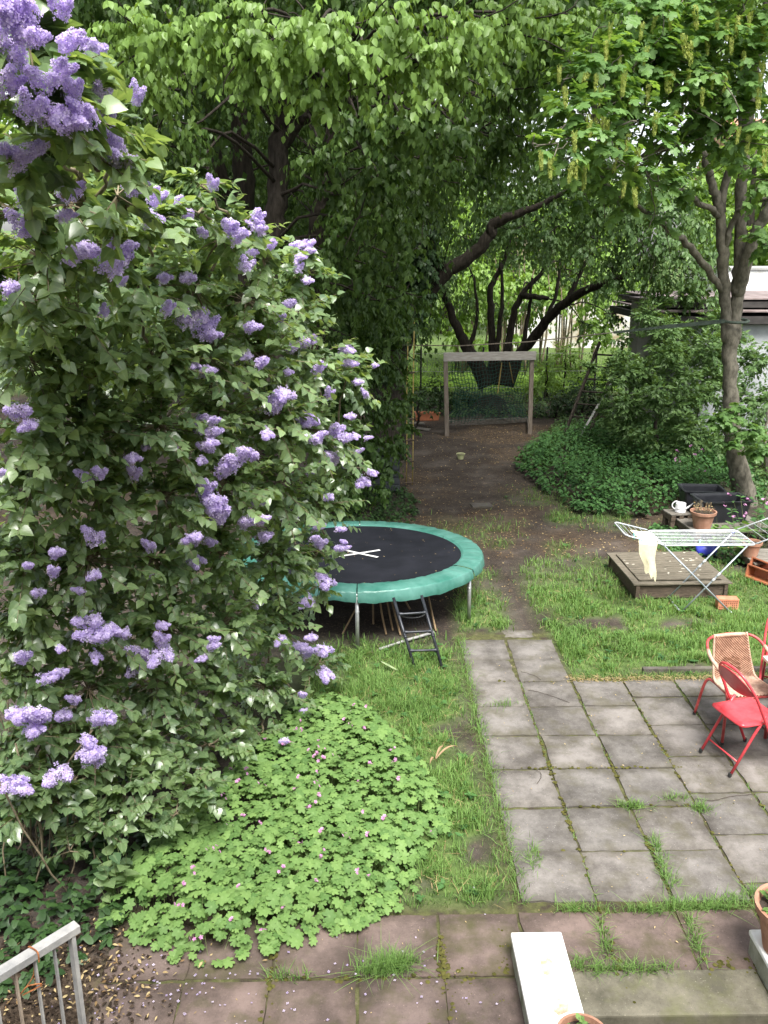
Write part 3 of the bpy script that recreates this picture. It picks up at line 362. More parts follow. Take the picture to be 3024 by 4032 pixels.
P_E3 = [(3.37, 22.4, 0.7, 0.16), (3.52, 22.4, 1.41, 0.11), (3.61, 22.4, 2.23, 0.09), (3.79, 22.3, 2.92, 0.075), (4.27, 22.2, 3.48, 0.05), (4.53, 22, 4.24, 0.03)]
P_E4 = [(3.52, 22.2, 0.73, 0.2), (3.77, 22.1, 1.45, 0.14), (4.15, 21.8, 2.05, 0.125), (4.5, 21.4, 2.63, 0.11), (4.94, 21, 3.03, 0.1), (5.44, 20.5, 3.31, 0.08), (6.22, 20, 3.58, 0.05)]
P_E5 = [(4.69, 21.3, 2.8, 0.06), (5.01, 21.2, 3.5, 0.05), (5.29, 21, 4.23, 0.03)]
P_E6 = [(3.85, 22.3, 2.92, 0.08), (4.03, 22, 2.93, 0.07), (4.43, 22, 2.87, 0.05)]
P_M1 = [(6.27, 13.75, -0.19, 0.232), (6.17, 13.75, 0.21, 0.185), (6.01, 13.75, 0.68, 0.159), (5.89, 13.75, 1.15, 0.133), (5.78, 13.75, 1.75, 0.12), (5.7, 13.75, 2.34, 0.116), (5.64, 13.75, 2.91, 0.125)]
P_M2 = [(5.64, 13.75, 2.63, 0.086), (5.52, 13.75, 3.27, 0.086), (5.4, 13.75, 3.89, 0.086), (5.31, 13.75, 4.49, 0.077), (5.12, 13.7, 4.95, 0.065), (4.9, 13.6, 5.38, 0.052), (4.84, 13.6, 5.67, 0.043), (4.41, 13.2, 5.53, 0.034), (3.73, 12.5, 5.5, 0.022)]
P_M3 = [(5.72, 13.75, 2.63, 0.095), (5.7, 13.75, 3.34, 0.103), (5.67, 13.75, 3.89, 0.095), (5.58, 13.7, 4.62, 0.086), (5.49, 13.6, 5.38, 0.077), (5.42, 13.4, 6.04, 0.069), (5.39, 13.2, 6.65, 0.052), (5.32, 13, 7.22, 0.043)]
P_M4 = [(5.7, 13.75, 3.34, 0.086), (5.72, 13.6, 3.82, 0.095), (5.75, 13.5, 4.22, 0.086), (5.84, 13.4, 4.54, 0.077), (5.99, 13.2, 5.04, 0.06)]
P_M5 = [(5.46, 13.75, 3.41, 0.06), (5.23, 13.7, 3.68, 0.055), (4.8, 13.5, 4.06, 0.05), (4.32, 13.2, 4.34, 0.045), (3.85, 12.8, 4.55, 0.03), (3.23, 12, 4.72, 0.02), (2.35, 10.4, 5.06, 0.012)]
P_M6 = [(5.33, 13.75, 4.56, 0.06), (5.32, 13.7, 5.08, 0.06), (5.4, 13.6, 5.51, 0.05), (5.34, 13.5, 5.93, 0.04)]
P_M7 = [(4.84, 13.6, 5.67, 0.04), (4.91, 13.4, 5.85, 0.03), (4.86, 13, 6.09, 0.02)]
P_M8 = [(4.84, 13.6, 5.67, 0.03), (4.52, 13.2, 5.77, 0.02), (3.84, 12, 5.93, 0.015)]
P_M9 = [(5.42, 13.75, 4.02, 0.05), (5.45, 13.6, 4.49, 0.04), (5.54, 13.3, 4.67, 0.035), (5.67, 13, 4.71, 0.03)]
P_M10 = [(5.31, 13.75, 4.49, 0.05), (4.73, 13.3, 4.73, 0.04), (4.08, 12.6, 4.84, 0.03), (3.39, 11.6, 4.97, 0.02), (2.5, 10, 5.16, 0.012)]
TUFTS = [(1.95, 5.62), (2.0, 5.59), (2.33, 5.7), (2.46, 5.58), (2.49, 5.55), (2.01, 5.18), (1.99, 4.99), (1.97, 4.83), (2.0, 4.81), (0.07, 4.11), (0.01, 4.06), (0.12, 4.08), (0.18, 4.13), (-0.49, 4.04), (1.4, 4.54), (1.32, 4.56), (1.26, 4.54), (1.7, 4.54), (1.81, 4.52), (1.91, 4.55), (2.0, 4.56), (2.12, 4.54), (2.24, 4.55), (2.39, 4.63), (2.5, 4.67), (1.42, 4.36), (1.41, 4.23), (1.98, 4.32), (1.99, 4.43), (1.96, 4.21), (1.23, 4.07), (1.34, 4.06), (1.45, 4.07), (1.55, 4.05), (1.66, 4.06), (1.22, 4.11), (1.21, 7.15), (1.1, 5.0), (1.14, 5.1)]
# ------------------------------------------------------------------ leaf templates (y = length, z = up); returns verts, faces, g (0 on the midrib .. 1 at the edge)
def leaf_strip(prof, fold=0.18, curl=0.15, width=1.0):
    """prof: list of (t, halfwidth)"""
    v, g, f = [], [], []
    for (t, w) in prof:
        w *= width
        z = -curl * t * t
        v += [(0, t, z), (-w, t, z + fold * w), (w, t, z + fold * w)]
        g += [0, 1, 1]
    for i in range(len(prof) - 1):
        a, b = 3 * i, 3 * (i + 1)
        f += [(a, b, b + 1, a + 1), (a, a + 2, b + 2, b)]
    return np.array(v, float), f, np.array(g, float)
HEART = leaf_strip([(-.05, .03), (.04, .38), (.28, .45), (.66, .26), (1.0, .006)], 0.15, 0.22)
OVATE = leaf_strip([(0, .02), (.2, .28), (.5, .34), (.8, .17), (1.0, .005)], 0.2, 0.2)
OVATE_S = leaf_strip([(0, .02), (.38, .33), (1.0, .005)], 0.2, 0.2)
OVATE_M = leaf_strip([(0, .02), (.3, .33), (.7, .24), (1.0, .005)], 0.2, 0.2)
KITE = (np.array([(0, 0, 0), (-.33, .4, .06), (0, 1, -.15), (.33, .4, .06)], float), [(0, 2, 1), (0, 3, 2)], np.array([0, 1, 0, 1], float))
LANCE = leaf_strip([(0, .02), (.35, .21), (.7, .15), (1.0, .005)], 0.25, 0.2)
LANCE_S = leaf_strip([(0, .02), (.4, .22), (1.0, .005)], 0.25, 0.2)
BLADE_T = leaf_strip([(0, .5), (.5, .42), (1.0, .02)], 0.3, 0.0)
def leaf_star(lobes, inner, n_teeth=1, droop=0.2, cup=0.0):
    """lobes: list of (angle deg from +y, length); base at origin"""
    out, rad = [], []
    for i, (a, l) in enumerate(lobes):
        a = R(a)
        d = np.array([math.sin(a), math.cos(a)])
        p = np.array([d[1], -d[0]])
        w = l * 0.27
        out += [d * l * .62 - p * w, d * l * .84 - p * w * .75, d * l, d * l * .84 + p * w * .75, d * l * .62 + p * w]
        if i < len(lobes) - 1:
            b = (a + R(lobes[i + 1][0])) / 2
            out.append(np.array([math.sin(b), math.cos(b)]) * inner * (l + lobes[i + 1][1]) / 2)
    out = [np.array([0, -.02])] + out
    c = np.array([0, .12])
    v = [(c[0], c[1], 0.04)] + [(p[0], p[1], -droop * ((p[0] ** 2 + p[1] ** 2)) + cup * abs(p[0])) for p in out]
    m = len(out)
    f = [(0, 1 + (i + 1) % m, 1 + i) for i in range(m)]
    v = np.array(v, float); f = [tuple(t) for t in f]
    g = np.array([0] + [1] * m, float)
    return v, f, g
GERAN = leaf_star([(-140, .50), (-92, .60), (-45, .66), (0, .68), (45, .66), (92, .60), (140, .50)], 0.36, droop=0.30)
MAPLE = leaf_star([(-95, .45), (-48, .80), (0, 1.0), (48, .80), (95, .45)], 0.46, droop=0.18)
IVYL = leaf_star([(-80, .45), (0, 1.0), (80, .45)], 0.6, droop=0.15)

def build_mesh(name, tmpl, pos, rot, scale, tint, mat):
    tv, tf, tg = tmpl
    n, k = len(pos), len(tv)
    if n == 0: n = 0
    sc = np.asarray(scale, float)
    if sc.ndim == 1: sc = np.repeat(sc[:, None], 3, 1)
    V = np.einsum('nij,nkj->nki', rot, tv[None] * sc[:, None, :]) + pos[:, None, :]
    lt = np.array([len(f) for f in tf]); li = np.concatenate([np.array(f) for f in tf])
    L = (li[None] + (np.arange(n) * k)[:, None]).ravel()
    tot = np.tile(lt, n); st = np.concatenate([[0], np.cumsum(tot)[:-1]])
    me = bpy.data.meshes.new(name)
    me.vertices.add(n * k); me.vertices.foreach_set('co', V.ravel().astype(np.float32))
    me.loops.add(len(L)); me.loops.foreach_set('vertex_index', L.astype(np.int32))
    me.polygons.add(len(tot)); me.polygons.foreach_set('loop_start', st.astype(np.int32))
    at = me.attributes.new('tint', 'FLOAT_COLOR', 'POINT')
    C = np.ones((n, k, 4), np.float32)
    C[:, :, 0] = np.asarray(tint)[:, None]; C[:, :, 1] = tg[None]; C[:, :, 2] = 0
    at.data.foreach_set('color', C.ravel())
    me.polygons.foreach_set('use_smooth', np.ones(len(tot), bool))
    me.materials.append(mat)
    me.update(calc_edges=True)
    me.validate()
    return me

def frames(y, nrm):
    y = y / (np.linalg.norm(y, axis=1)[:, None] + 1e-9)
    n = nrm - y * np.sum(nrm * y, 1)[:, None]
    bad = np.linalg.norm(n, axis=1) < 1e-3
    n[bad] = np.array([1.0, .3, .2]) - y[bad] * (y[bad] @ np.array([1.0, .3, .2]))[:, None]
    n /= np.linalg.norm(n, axis=1)[:, None] + 1e-9
    x = np.cross(y, n)
    return np.stack([x, y, n], axis=2)

def crown(blobs, rng, dens=40, per=12, leaf=0.08, spread=1.0, out_w=0.6, side_w=0.8, down_w=0.3, droop=0.15,
          n_up=1.0, n_out=0.4, n_jit=0.35, t0=0.35, squash=0.85, pair=True, tint=(0.15, 0.85), rstart=0.1, upper=0.0, lmin=.7, lmax=1.12):
    P_, Rm, S, T, twigs = [], [], [], [], []
    for (bx, by, bz, br) in blobs:
        nt = max(6, int(dens * br * br))
        d = rng.normal(size=(nt, 3)); d[:, 2] += upper
        d /= np.linalg.norm(d, axis=1)[:, None]
        ln = br * rng.uniform(lmin, lmax, nt)
        c = np.array([bx, by, bz])
        dd = d * np.array([1, 1, squash])
        a = c + dd * (ln * rng.uniform(0, rstart, nt))[:, None]
        e = c + dd * ln[:, None]
        tw_t = rng.uniform(0, 1, nt)
        ts = np.linspace(t0, 1.0, per)
        for j, t in enumerate(ts):
            tt = np.clip(t + rng.normal(0, .03, nt), 0, 1.02)
            p = a + (e - a) * tt[:, None]
            p[:, 2] -= droop * ln * tt * tt
            tan = dd.copy(); tan[:, 2] -= 2 * droop * tt
            sd = np.cross(tan, [0, 0, 1.0]); sd /= np.linalg.norm(sd, axis=1)[:, None] + 1e-6
            sgn = 1 if j % 2 else -1
            if j == per - 1: sgn = 0
            y = tan * out_w + sd * side_w * sgn + np.array([0, 0, -down_w]) + rng.normal(0, .25, (nt, 3))
            nr = np.array([0, 0, n_up]) + d * n_out + rng.normal(0, n_jit, (nt, 3))
            fr = frames(y, nr)
            s = leaf * rng.uniform(.65, 1.2, nt) * (0.8 if t > .93 else 1.0)
            P_.append(p + fr[:, :, 1] * (s * .12)[:, None]); Rm.append(fr); S.append(s)
            T.append(np.clip(tint[0] + (tint[1] - tint[0]) * (.45 * tw_t + .4 * rng.random(nt) + .25 * tt * tt), 0, 1))
        twigs.append((a, e, droop * ln))
    return [np.concatenate(P_), np.concatenate(Rm), np.concatenate(S), np.concatenate(T), twigs]

def shatter(blobs, k, f, seed, spread=.6):
    rg_ = np.random.default_rng(seed); out = []
    for (x, y, z, r) in blobs:
        for _ in range(k):
            d = rg_.normal(0, 1, 3); d *= spread * r * rg_.uniform(.5, 1.2) / np.linalg.norm(d)
            out.append((x + d[0], y + d[1], max(.1, z + d[2]), r * f * rg_.uniform(.75, 1.25)))
    return out

def twig_mesh(name, twigs, mat, r=0.003, every=1, bx=None):
    V, F = [], []
    base = 0
    for (a, e, dr) in twigs:
        for i in range(0, len(a), every):
            p0, p2 = a[i], e[i] - np.array([0, 0, dr[i]])
            p1 = (a[i] + e[i]) / 2 - np.array([0, 0, dr[i] * .25])
            d = p2 - p0
            u = np.cross(d, [0, 0, 1.0]); u /= np.linalg.norm(u) + 1e-6
            w = np.cross(d, u); w /= np.linalg.norm(w) + 1e-6
            for p, rr in ((p0, r * 1.4), (p1, r), (p2, r * .5)):
                V += [p + u * rr, p - .5 * u * rr + .87 * w * rr, p - .5 * u * rr - .87 * w * rr]
            for s_ in (0, 3):
                for j in range(3):
                    k = (j + 1) % 3
                    F.append((base + s_ + j, base + s_ + k, base + s_ + 3 + k, base + s_ + 3 + j))
            base += 9
    me = bpy.data.meshes.new(name)
    me.from_pydata([tuple(p) for p in V], [], F)
    me.materials.append(mat)
    return me

def project(p):
    """camera coordinates of world points in 768 x 1024 pixels, with distance"""
    x, y, z = p[:, 0], p[:, 1], p[:, 2] - CAM_H
    c, s = math.cos(YAW), math.sin(YAW)
    xc, yc = x * c + y * s, -x * s + y * c
    d = yc * math.cos(PITCH) - z * math.sin(PITCH)
    v = -(yc * math.sin(PITCH) + z * math.cos(PITCH)) / d
    f = FPX * 768 / 3024.0
    return 384 + f * xc / d, 512 + f * v, d

def pick_largest(pos, scale, n=300, cell=9):
    """which leaves show largest: the nearest one in each small patch of the view, then the biggest of those"""
    u, v, d = project(pos)
    ok = (u > 2) & (u < 766) & (v > 2) & (v < 1022) & (d > .3)
    idx = np.nonzero(ok)[0]
    cid = (v[idx] // cell).astype(int) * 400 + (u[idx] // cell).astype(int)
    o = np.lexsort((d[idx], cid))
    first = np.unique(cid[o], return_index=True)[1]
    cand = idx[o[first]]
    sz = scale[cand] / d[cand]
    return cand[np.argsort(-sz)[:n]]

def foliage(parent, tmpl, data, mat, rng, n_single=300, cell=9, part='leaf', rest='foliage', variants=5):
    pos, rot, sc, ti = data[:4]
    keep = np.ones(len(pos), bool)
    if n_single:
        pk = pick_largest(pos, sc, n_single, cell)
        keep[pk] = False
        I = np.eye(3)[None]; z = np.zeros((1, 3))
        protos = [build_mesh(part, tmpl, z, I, np.ones(1), np.array([t]), mat) for t in np.linspace(.12, .95, variants)]
        for i in pk:
            me = protos[min(variants - 1, int(ti[i] * variants))]
            o = bpy.data.objects.new(part, me)
            COL.objects.link(o)
            o.parent = parent
            m = Matrix(rot[i].tolist()).to_4x4() @ Matrix.Diagonal((sc[i], sc[i], sc[i], 1))
            m.translation = Vector(pos[i].tolist())
            o.matrix_basis = m
    o = link(rest, build_mesh(rest, tmpl, pos[keep], rot[keep], sc[keep], ti[keep], mat), parent)
    o['kind'] = 'stuff'
    return o

def limb(mb, pts, n=10, sub=5, wob=0.012, seed=0):
    rg = np.random.default_rng(seed)
    P = catmull(pts, sub)
    P[1:-1, :3] += rg.normal(0, wob, (len(P) - 2, 3))
    rad = np.maximum(P[:, 3], .006) * (1 + rg.normal(0, .035, len(P)))
    mb.tube(P[:, :3], rad, n)
    return P

# ================================================================== GROUND
def axis(lo, hi, a, b, fine, extra=()):
    core = np.arange(a, b + 1e-6, fine)
    left = a - np.cumsum(fine * 1.35 ** np.arange(1, 40)); left = left[left > lo]
    right = b + np.cumsum(fine * 1.35 ** np.arange(1, 40)); right = right[right < hi]
    return np.unique(np.round(np.concatenate([[lo], left, core, right, [hi], extra]), 4))
STAIR = (0.97, 2.39, 1.0, 3.80)       # x0, x1, y0, y1 of the stairwell opening
GX = axis(-300, 300, -5, 8, .13, STAIR[:2])
GY = axis(-60, 400, 2.2, 24, .13, STAIR[2:])
gx, gy = np.meshgrid(GX, GY, indexing='ij')
PATIO = [(.93, 4.58), (.93, 8.75), (1.98, 8.75), (1.98, 7.70), (8.0, 7.75), (8, 3), (-4, 3), (-1.6, 3.3), (-1.6, 4.58)]
def grass_amount(x, y):
    x, y = np.asarray(x, float), np.asarray(y, float)
    n = fbm(x, y, 1.3)
    n2 = fbm(x + 17, y - 9, 2.6)
    a = sstep(.95, .75, x) * sstep(-1.2, -.2, x) * sstep(4.45, 4.75, y) * sstep(8.9, 8.0, y + .15 * n)       # strip between geranium and patio
    b = sstep(1.75, 2.05, x + .25 * (n - .5)) * sstep(7.68, 7.85, y + .2 * (n2 - .5)) * sstep(11.2, 9.6, y + 1.2 * (n - .5)) # lawn beyond the patio
    b2 = sstep(.9, 1.1, x) * sstep(1.75, 1.45, x) * sstep(8.6, 8.8, y) * sstep(11.4, 9.6, y + n)
    c = .45 * sstep(.50, .66, n2) * sstep(.7, 1.2, x) * sstep(14.2, 10.5, y) * sstep(9.5, 10.2, y)
    e = .5 * sstep(.52, .66, n) * sstep(2.0, 3.0, x) * sstep(15.5, 13, y) * sstep(11, 12, y)
    g = np.maximum.reduce([a, b, b2, c, e])
    track = np.exp(-((x - 1.72 - .05 * np.sin(y * 2)) / .17) ** 2) * sstep(8.5, 8.8, y) * sstep(12.5, 11, y)
    return np.clip(g * (1 - .9 * track) * sstep(.30, .50, n2 + .12), 0, 1)
ga = grass_amount(gx, gy)
patio_m = in_poly(gx, gy, PATIO)
ga = np.where(patio_m, 0, ga)
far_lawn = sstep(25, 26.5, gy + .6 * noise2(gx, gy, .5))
litter = np.clip(sstep(.45, .62, fbm(gx - 5, gy + 3, .9)) * .8 * sstep(9.5, 11.5, gy) + .9 * sstep(-.8, -1.5, gx) * sstep(4.4, 4.1, gy), 0, 1)
gz = -0.012 + .030 * (fbm(gx, gy, 1.1) - .5) + .012 * (noise2(gx, gy, 5) - .5)
gz = np.where(patio_m | (gy < 4.6), -0.0165 + .008 * (noise2(gx, gy, 6) - .5), gz)
gz += sstep(25, 42, gy) * .25
gv = np.stack([gx, gy, gz], 2).reshape(-1, 3)
nx, ny = len(GX), len(GY)
ii, jj = np.meshgrid(np.arange(nx - 1), np.arange(ny - 1), indexing='ij')
cx, cyy = (GX[ii] + GX[ii + 1]) / 2, (GY[jj] + GY[jj + 1]) / 2
hole = (cx > STAIR[0]) & (cx < STAIR[1]) & (cyy > STAIR[2]) & (cyy < STAIR[3])
quads = np.stack([ii * ny + jj, (ii + 1) * ny + jj, (ii + 1) * ny + jj + 1, ii * ny + jj + 1], 2)[~hole]
me = bpy.data.meshes.new('ground')
me.from_pydata(gv.tolist(), [], quads.tolist())
at = me.attributes.new('zone', 'FLOAT_COLOR', 'POINT')
zc = np.ones((nx * ny, 4), np.float32)
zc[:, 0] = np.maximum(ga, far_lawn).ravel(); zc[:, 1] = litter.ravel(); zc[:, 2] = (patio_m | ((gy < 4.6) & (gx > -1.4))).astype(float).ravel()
zc[:, 3] = 1
at.data.foreach_set('color', zc.ravel())
me.polygons.foreach_set('use_smooth', [True] * len(me.polygons))
m, nt, b = nmat('soil')
atn = nt.nodes.new('ShaderNodeAttribute'); atn.attribute_name = 'zone'
sep = nt.nodes.new('ShaderNodeSeparateColor'); nt.links.new(atn.outputs['Color'], sep.inputs[0])
n1 = noise_node(nt, 1.6, 6, .65, 'world'); n2_ = noise_node(nt, 38, 5, .7, 'world'); n3 = noise_node(nt, 9, 5, .65, 'world')
soil = ramp(nt, n1.outputs['Fac'], [(.35, (.027, .021, .017)), (.52, (.048, .039, .033)), (.68, (.088, .075, .066))])
specks = ramp(nt, n2_.outputs['Fac'], [(.56, (0, 0, 0)), (.66, (.75, .75, .75))])
col = mixc(nt, specks.outputs[0], soil.outputs[0], (.155, .115, .075))
lit = ramp(nt, n3.outputs['Fac'], [(.4, (.060, .038, .022)), (.6, (.115, .080, .050))])
lm = nt.nodes.new('ShaderNodeMath'); lm.operation = 'MULTIPLY'; nt.links.new(sep.outputs[1], lm.inputs[0]); nt.links.new(n3.outputs['Fac'], lm.inputs[1])
col = mixc(nt, lm.outputs[0], col, lit.outputs[0])
moss = ramp(nt, n3.outputs['Fac'], [(.38, (.045, .036, .026)), (.55, (.075, .080, .030)), (.68, (.13, .11, .07))])
col = mixc(nt, sep.outputs[2], col, moss.outputs[0])
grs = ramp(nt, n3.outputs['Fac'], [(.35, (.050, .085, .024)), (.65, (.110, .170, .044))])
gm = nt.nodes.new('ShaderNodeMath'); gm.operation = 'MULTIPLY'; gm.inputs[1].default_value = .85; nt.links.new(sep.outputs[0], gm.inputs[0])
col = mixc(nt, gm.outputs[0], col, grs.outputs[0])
nt.links.new(col, b.inputs['Base Color'])
b.inputs['Roughness'].default_value = .95
b.inputs['Specular IOR Level'].default_value = .15
bump(nt, b, n2_.outputs['Fac'], .6, .015)
me.materials.append(m)
ground = tag(link('ground', me), kind='structure')

# ================================================================== PAVING
def mat_slab(name, c1, c2, moss_amt, moss_c=(.085, .095, .030)):
    m, nt, b = nmat(name)
    oi = nt.nodes.new('ShaderNodeObjectInfo')
    n1 = noise_node(nt, 2.1, 8, .72, 'world'); n2 = noise_node(nt, 90, 3, .6, 'world'); n3 = noise_node(nt, 5.5, 5, .6, 'world'); n4 = noise_node(nt, 1.3, 4, .6, 'world')
    base = ramp(nt, n1.outputs['Fac'], [(.38, c1), (.61, c2)])
    rv = ramp(nt, oi.outputs['Random'], [(0, (.90, .90, .90)), (1, (1.10, 1.08, 1.07))])
    col = mixc(nt, 1.0, base.outputs[0], rv.outputs[0], 'MULTIPLY')
    sp = ramp(nt, n2.outputs['Fac'], [(.66, (0, 0, 0)), (.72, (.7, .7, .7))])
    col = mixc(nt, sp.outputs[0], col, (min(1, c2[0] * 1.9), min(1, c2[1] * 1.9), min(1, c2[2] * 1.9)))
    dk = ramp(nt, n2.outputs['Fac'], [(.30, (.55, .55, .55)), (.40, (1, 1, 1))])
    col = mixc(nt, .7, col, mixc(nt, 1.0, col, dk.outputs[0], 'MULTIPLY'))
    # dirt worn into the rim of each slab (object-space distance from its centre)
    tc = nt.nodes.new('ShaderNodeTexCoord')
    sx = nt.nodes.new('ShaderNodeSeparateXYZ'); nt.links.new(tc.outputs['Object'], sx.inputs[0])
    ax = nt.nodes.new('ShaderNodeMath'); ax.operation = 'ABSOLUTE'; nt.links.new(sx.outputs[0], ax.inputs[0])
    ay = nt.nodes.new('ShaderNodeMath'); ay.operation = 'ABSOLUTE'; nt.links.new(sx.outputs[1], ay.inputs[0])
    mx = nt.nodes.new('ShaderNodeMath'); mx.operation = 'MAXIMUM'; nt.links.new(ax.outputs[0], mx.inputs[0]); nt.links.new(ay.outputs[0], mx.inputs[1])
    ad = nt.nodes.new('ShaderNodeMath'); ad.operation = 'MULTIPLY_ADD'; ad.inputs[1].default_value = .16
    nt.links.new(n3.outputs['Fac'], ad.inputs[0]); nt.links.new(mx.outputs[0], ad.inputs[2])
    rim = ramp(nt, ad.outputs[0], [(.20, (0, 0, 0)), (.34, (.62, .62, .62))])
    col = mixc(nt, rim.outputs[0], col, mixc(nt, 1.0, col, (.52, .50, .44), 'MULTIPLY'))
    ms = nt.nodes.new('ShaderNodeMath'); ms.operation = 'ADD'; nt.links.new(n4.outputs['Fac'], ms.inputs[0]); nt.links.new(n3.outputs['Fac'], ms.inputs[1])
    mr = ramp(nt, ms.outputs[0], [(.40, (0, 0, 0)), (.50, (0, 0, 0)), (.64, (moss_amt,) * 3)])
    sub = nt.nodes.new('ShaderNodeMath'); sub.operation = 'MULTIPLY'; sub.inputs[1].default_value = .5
    nt.links.new(ms.outputs[0], sub.inputs[0]); nt.links.new(sub.outputs[0], mr.inputs['Fac'])
    col = mixc(nt, mr.outputs[0], col, moss_c)
    nt.links.new(col, b.inputs['Base Color'])
    b.inputs['Roughness'].default_value = .85
    b.inputs['Specular IOR Level'].default_value = .3
    bump(nt, b, n2.outputs['Fac'], .35, .004)
    return m
M['slab_grey'] = mat_slab('concrete_slab_grey', (.080, .073, .066), (.190, .177, .165), .65, (.070, .064, .034))
M['slab_red'] = mat_slab('concrete_slab_red', (.074, .056, .048), (.165, .124, .110), .75, (.050, .052, .014))

def slab_mesh(seed, mat, sx, sy):
    rg = np.random.default_rng(seed)
    n = 8
    bm = bmesh.new()
    xs = np.linspace(-sx / 2, sx / 2, n); ys = np.linspace(-sy / 2, sy / 2, n)
    top = {}
    for i in range(n):
        for j in range(n):
            e = i in (0, n - 1) or j in (0, n - 1)
            jx, jy = rg.normal(0, .0035, 2)
            top[i, j] = bm.verts.new((xs[i] + jx, ys[j] + jy, rg.normal(0, .0008) - (.006 + abs(rg.normal(0, .003)) if e else 0)))
    for i in range(n - 1):
        for j in range(n - 1):
            bm.faces.new((top[i, j], top[i + 1, j], top[i + 1, j + 1], top[i, j + 1]))
    rimv = [top[i, 0] for i in range(n)] + [top[n - 1, j] for j in range(1, n)] + [top[i, n - 1] for i in range(n - 2, -1, -1)] + [top[0, j] for j in range(n - 2, 0, -1)]
    low = [bm.verts.new((v.co.x * 1.008, v.co.y * 1.008, -.05)) for v in rimv]
    for i in range(len(rimv)):
        k = (i + 1) % len(rimv)
        bm.faces.new((rimv[i], low[i], low[k], rimv[k]))
    me = bpy.data.meshes.new('slab'); bm.to_mesh(me); bm.free()
    me.materials.append(mat)
    return me
patio = tag(link('patio_paving', None), kind='structure')
rg = random.Random(5)
grey = [slab_mesh(100 + i, M['slab_grey'], .478, .482) for i in range(8)]
red = [slab_mesh(200 + i, M['slab_red'], .488, .488) for i in range(6)]
def lay(meshes, x, y, z=.0, tilt=.006, sc=(1, 1)):
    o = link('slab', rg.choice(meshes), patio, (x + rg.uniform(-.006, .006), y + rg.uniform(-.006, .006), z + rg.uniform(-.005, .005)),
             (rg.uniform(-tilt, tilt), rg.uniform(-tilt, tilt), rg.uniform(-.012, .012)), (sc[0], sc[1], 1))
    return o
colx = [1.205, 1.7075, 2.208, 2.705, 3.205, 3.705, 4.205, 4.705, 5.205]
rows = [4.862, 5.362, 5.868, 6.370, 6.875, 7.373]
for ci, x in enumerate(colx):
    if ci < 3:
        for y in rows: lay(grey, x, y)
        if ci < 2:
            for y in (7.86, 8.33): lay(grey, x, y, -.004)
    else:
        for y in [5.016, 5.520, 6.026, 6.530, 7.03, 7.45]:
            lay(grey, x, y, sc=(1, 1) if y < 7.2 else (1, .66))
        lay(grey, x, 4.68, sc=(1, .36))
lay(grey, 1.62, 8.72, -.012, sc=(.7, .4)); 
for x in [-1.33, -.835, -.34, .165, .67, 1.175, 1.68, 2.18, 2.69, 3.19, 3.7, 4.2]:
    lay(red, x, 4.285)
    if x < 1.0: lay(red, x, 3.775)
    if x < .8:
        lay(red, x, 3.265)
# kerb strip along the far edge of the patio
kerb = MB()
kerb.box((4.4, 7.77, .005), (3.4, .055, .09))
tag(kerb.build('kerb', M['slab_grey'], None, bevel=.008), kind='structure')

# ================================================================== CELLAR STAIR
M['concrete_moss'] = mat_slab('stair_concrete', (.11, .105, .08), (.25, .235, .19), .7, (.11, .115, .045))
M['white_paint'] = mat_simple('white_wall_paint', (.62, .60, .52), (.84, .84, .82), 5, .7, 0, .15, lo=.28, hi=.44)
M['wall_moss'] = mat_simple('mossy_render', (.13, .135, .08), (.40, .40, .34), 7, .9, 0, .5, (1, 1, .5), bd=.01)
stair = tag(link('cellar_stairs', None), kind='structure')
for i, (y0, y1, zt) in enumerate([(3.745, 4.06, -.005), (3.46, 3.745, -.185), (3.17, 3.46, -.365), (2.88, 3.17, -.545)]):
    s = MB(); s.box((1.68, (y0 + y1) / 2, zt - .16), (1.118, y1 - y0 - (.001 if i else 0), .32))
    s.build('step', M['concrete_moss'], stair, bevel=.012)
for side, x in (('L', .97), ('R', 2.39)):
    w = thing('stair_cheek_wall', 'low wall beside the cellar steps with bright white coping, ' + ('nearest the geraniums' if side == 'L' else 'at the right edge under a flower pot'), 'wall', (x, 0, 0))
    a = MB(); a.box((0, 3.0, -.42), (.286, 2.36, 1.08)); a.build('render', M['wall_moss'], w, bevel=.006)
    c = MB(); c.box((0, 3.0, .1375), (.302, 2.385, .035)); c.build('coping', M['white_paint'], w, bevel=.011)
    if side == 'L':
        st = mat_simple('coping_stain', (.33, .25, .16), (.62, .55, .45), 14, .8, 0, 0, lo=.4, hi=.6)
        for (sx, sy, ww, hh) in ((.02, 3.93, .12, .14), (.03, 3.66, .16, .11)):
            q = MB()
            rr = random.Random(int(sy * 100))
            ring = [(sx + ww * math.cos(t) * rr.uniform(.3, .55), sy + hh * math.sin(t) * rr.uniform(.3, .6), .1558) for t in np.linspace(0, 6.283, 15)[:-1]]
            q.add(ring, [tuple(range(14))]); q.build('stain', st, w)
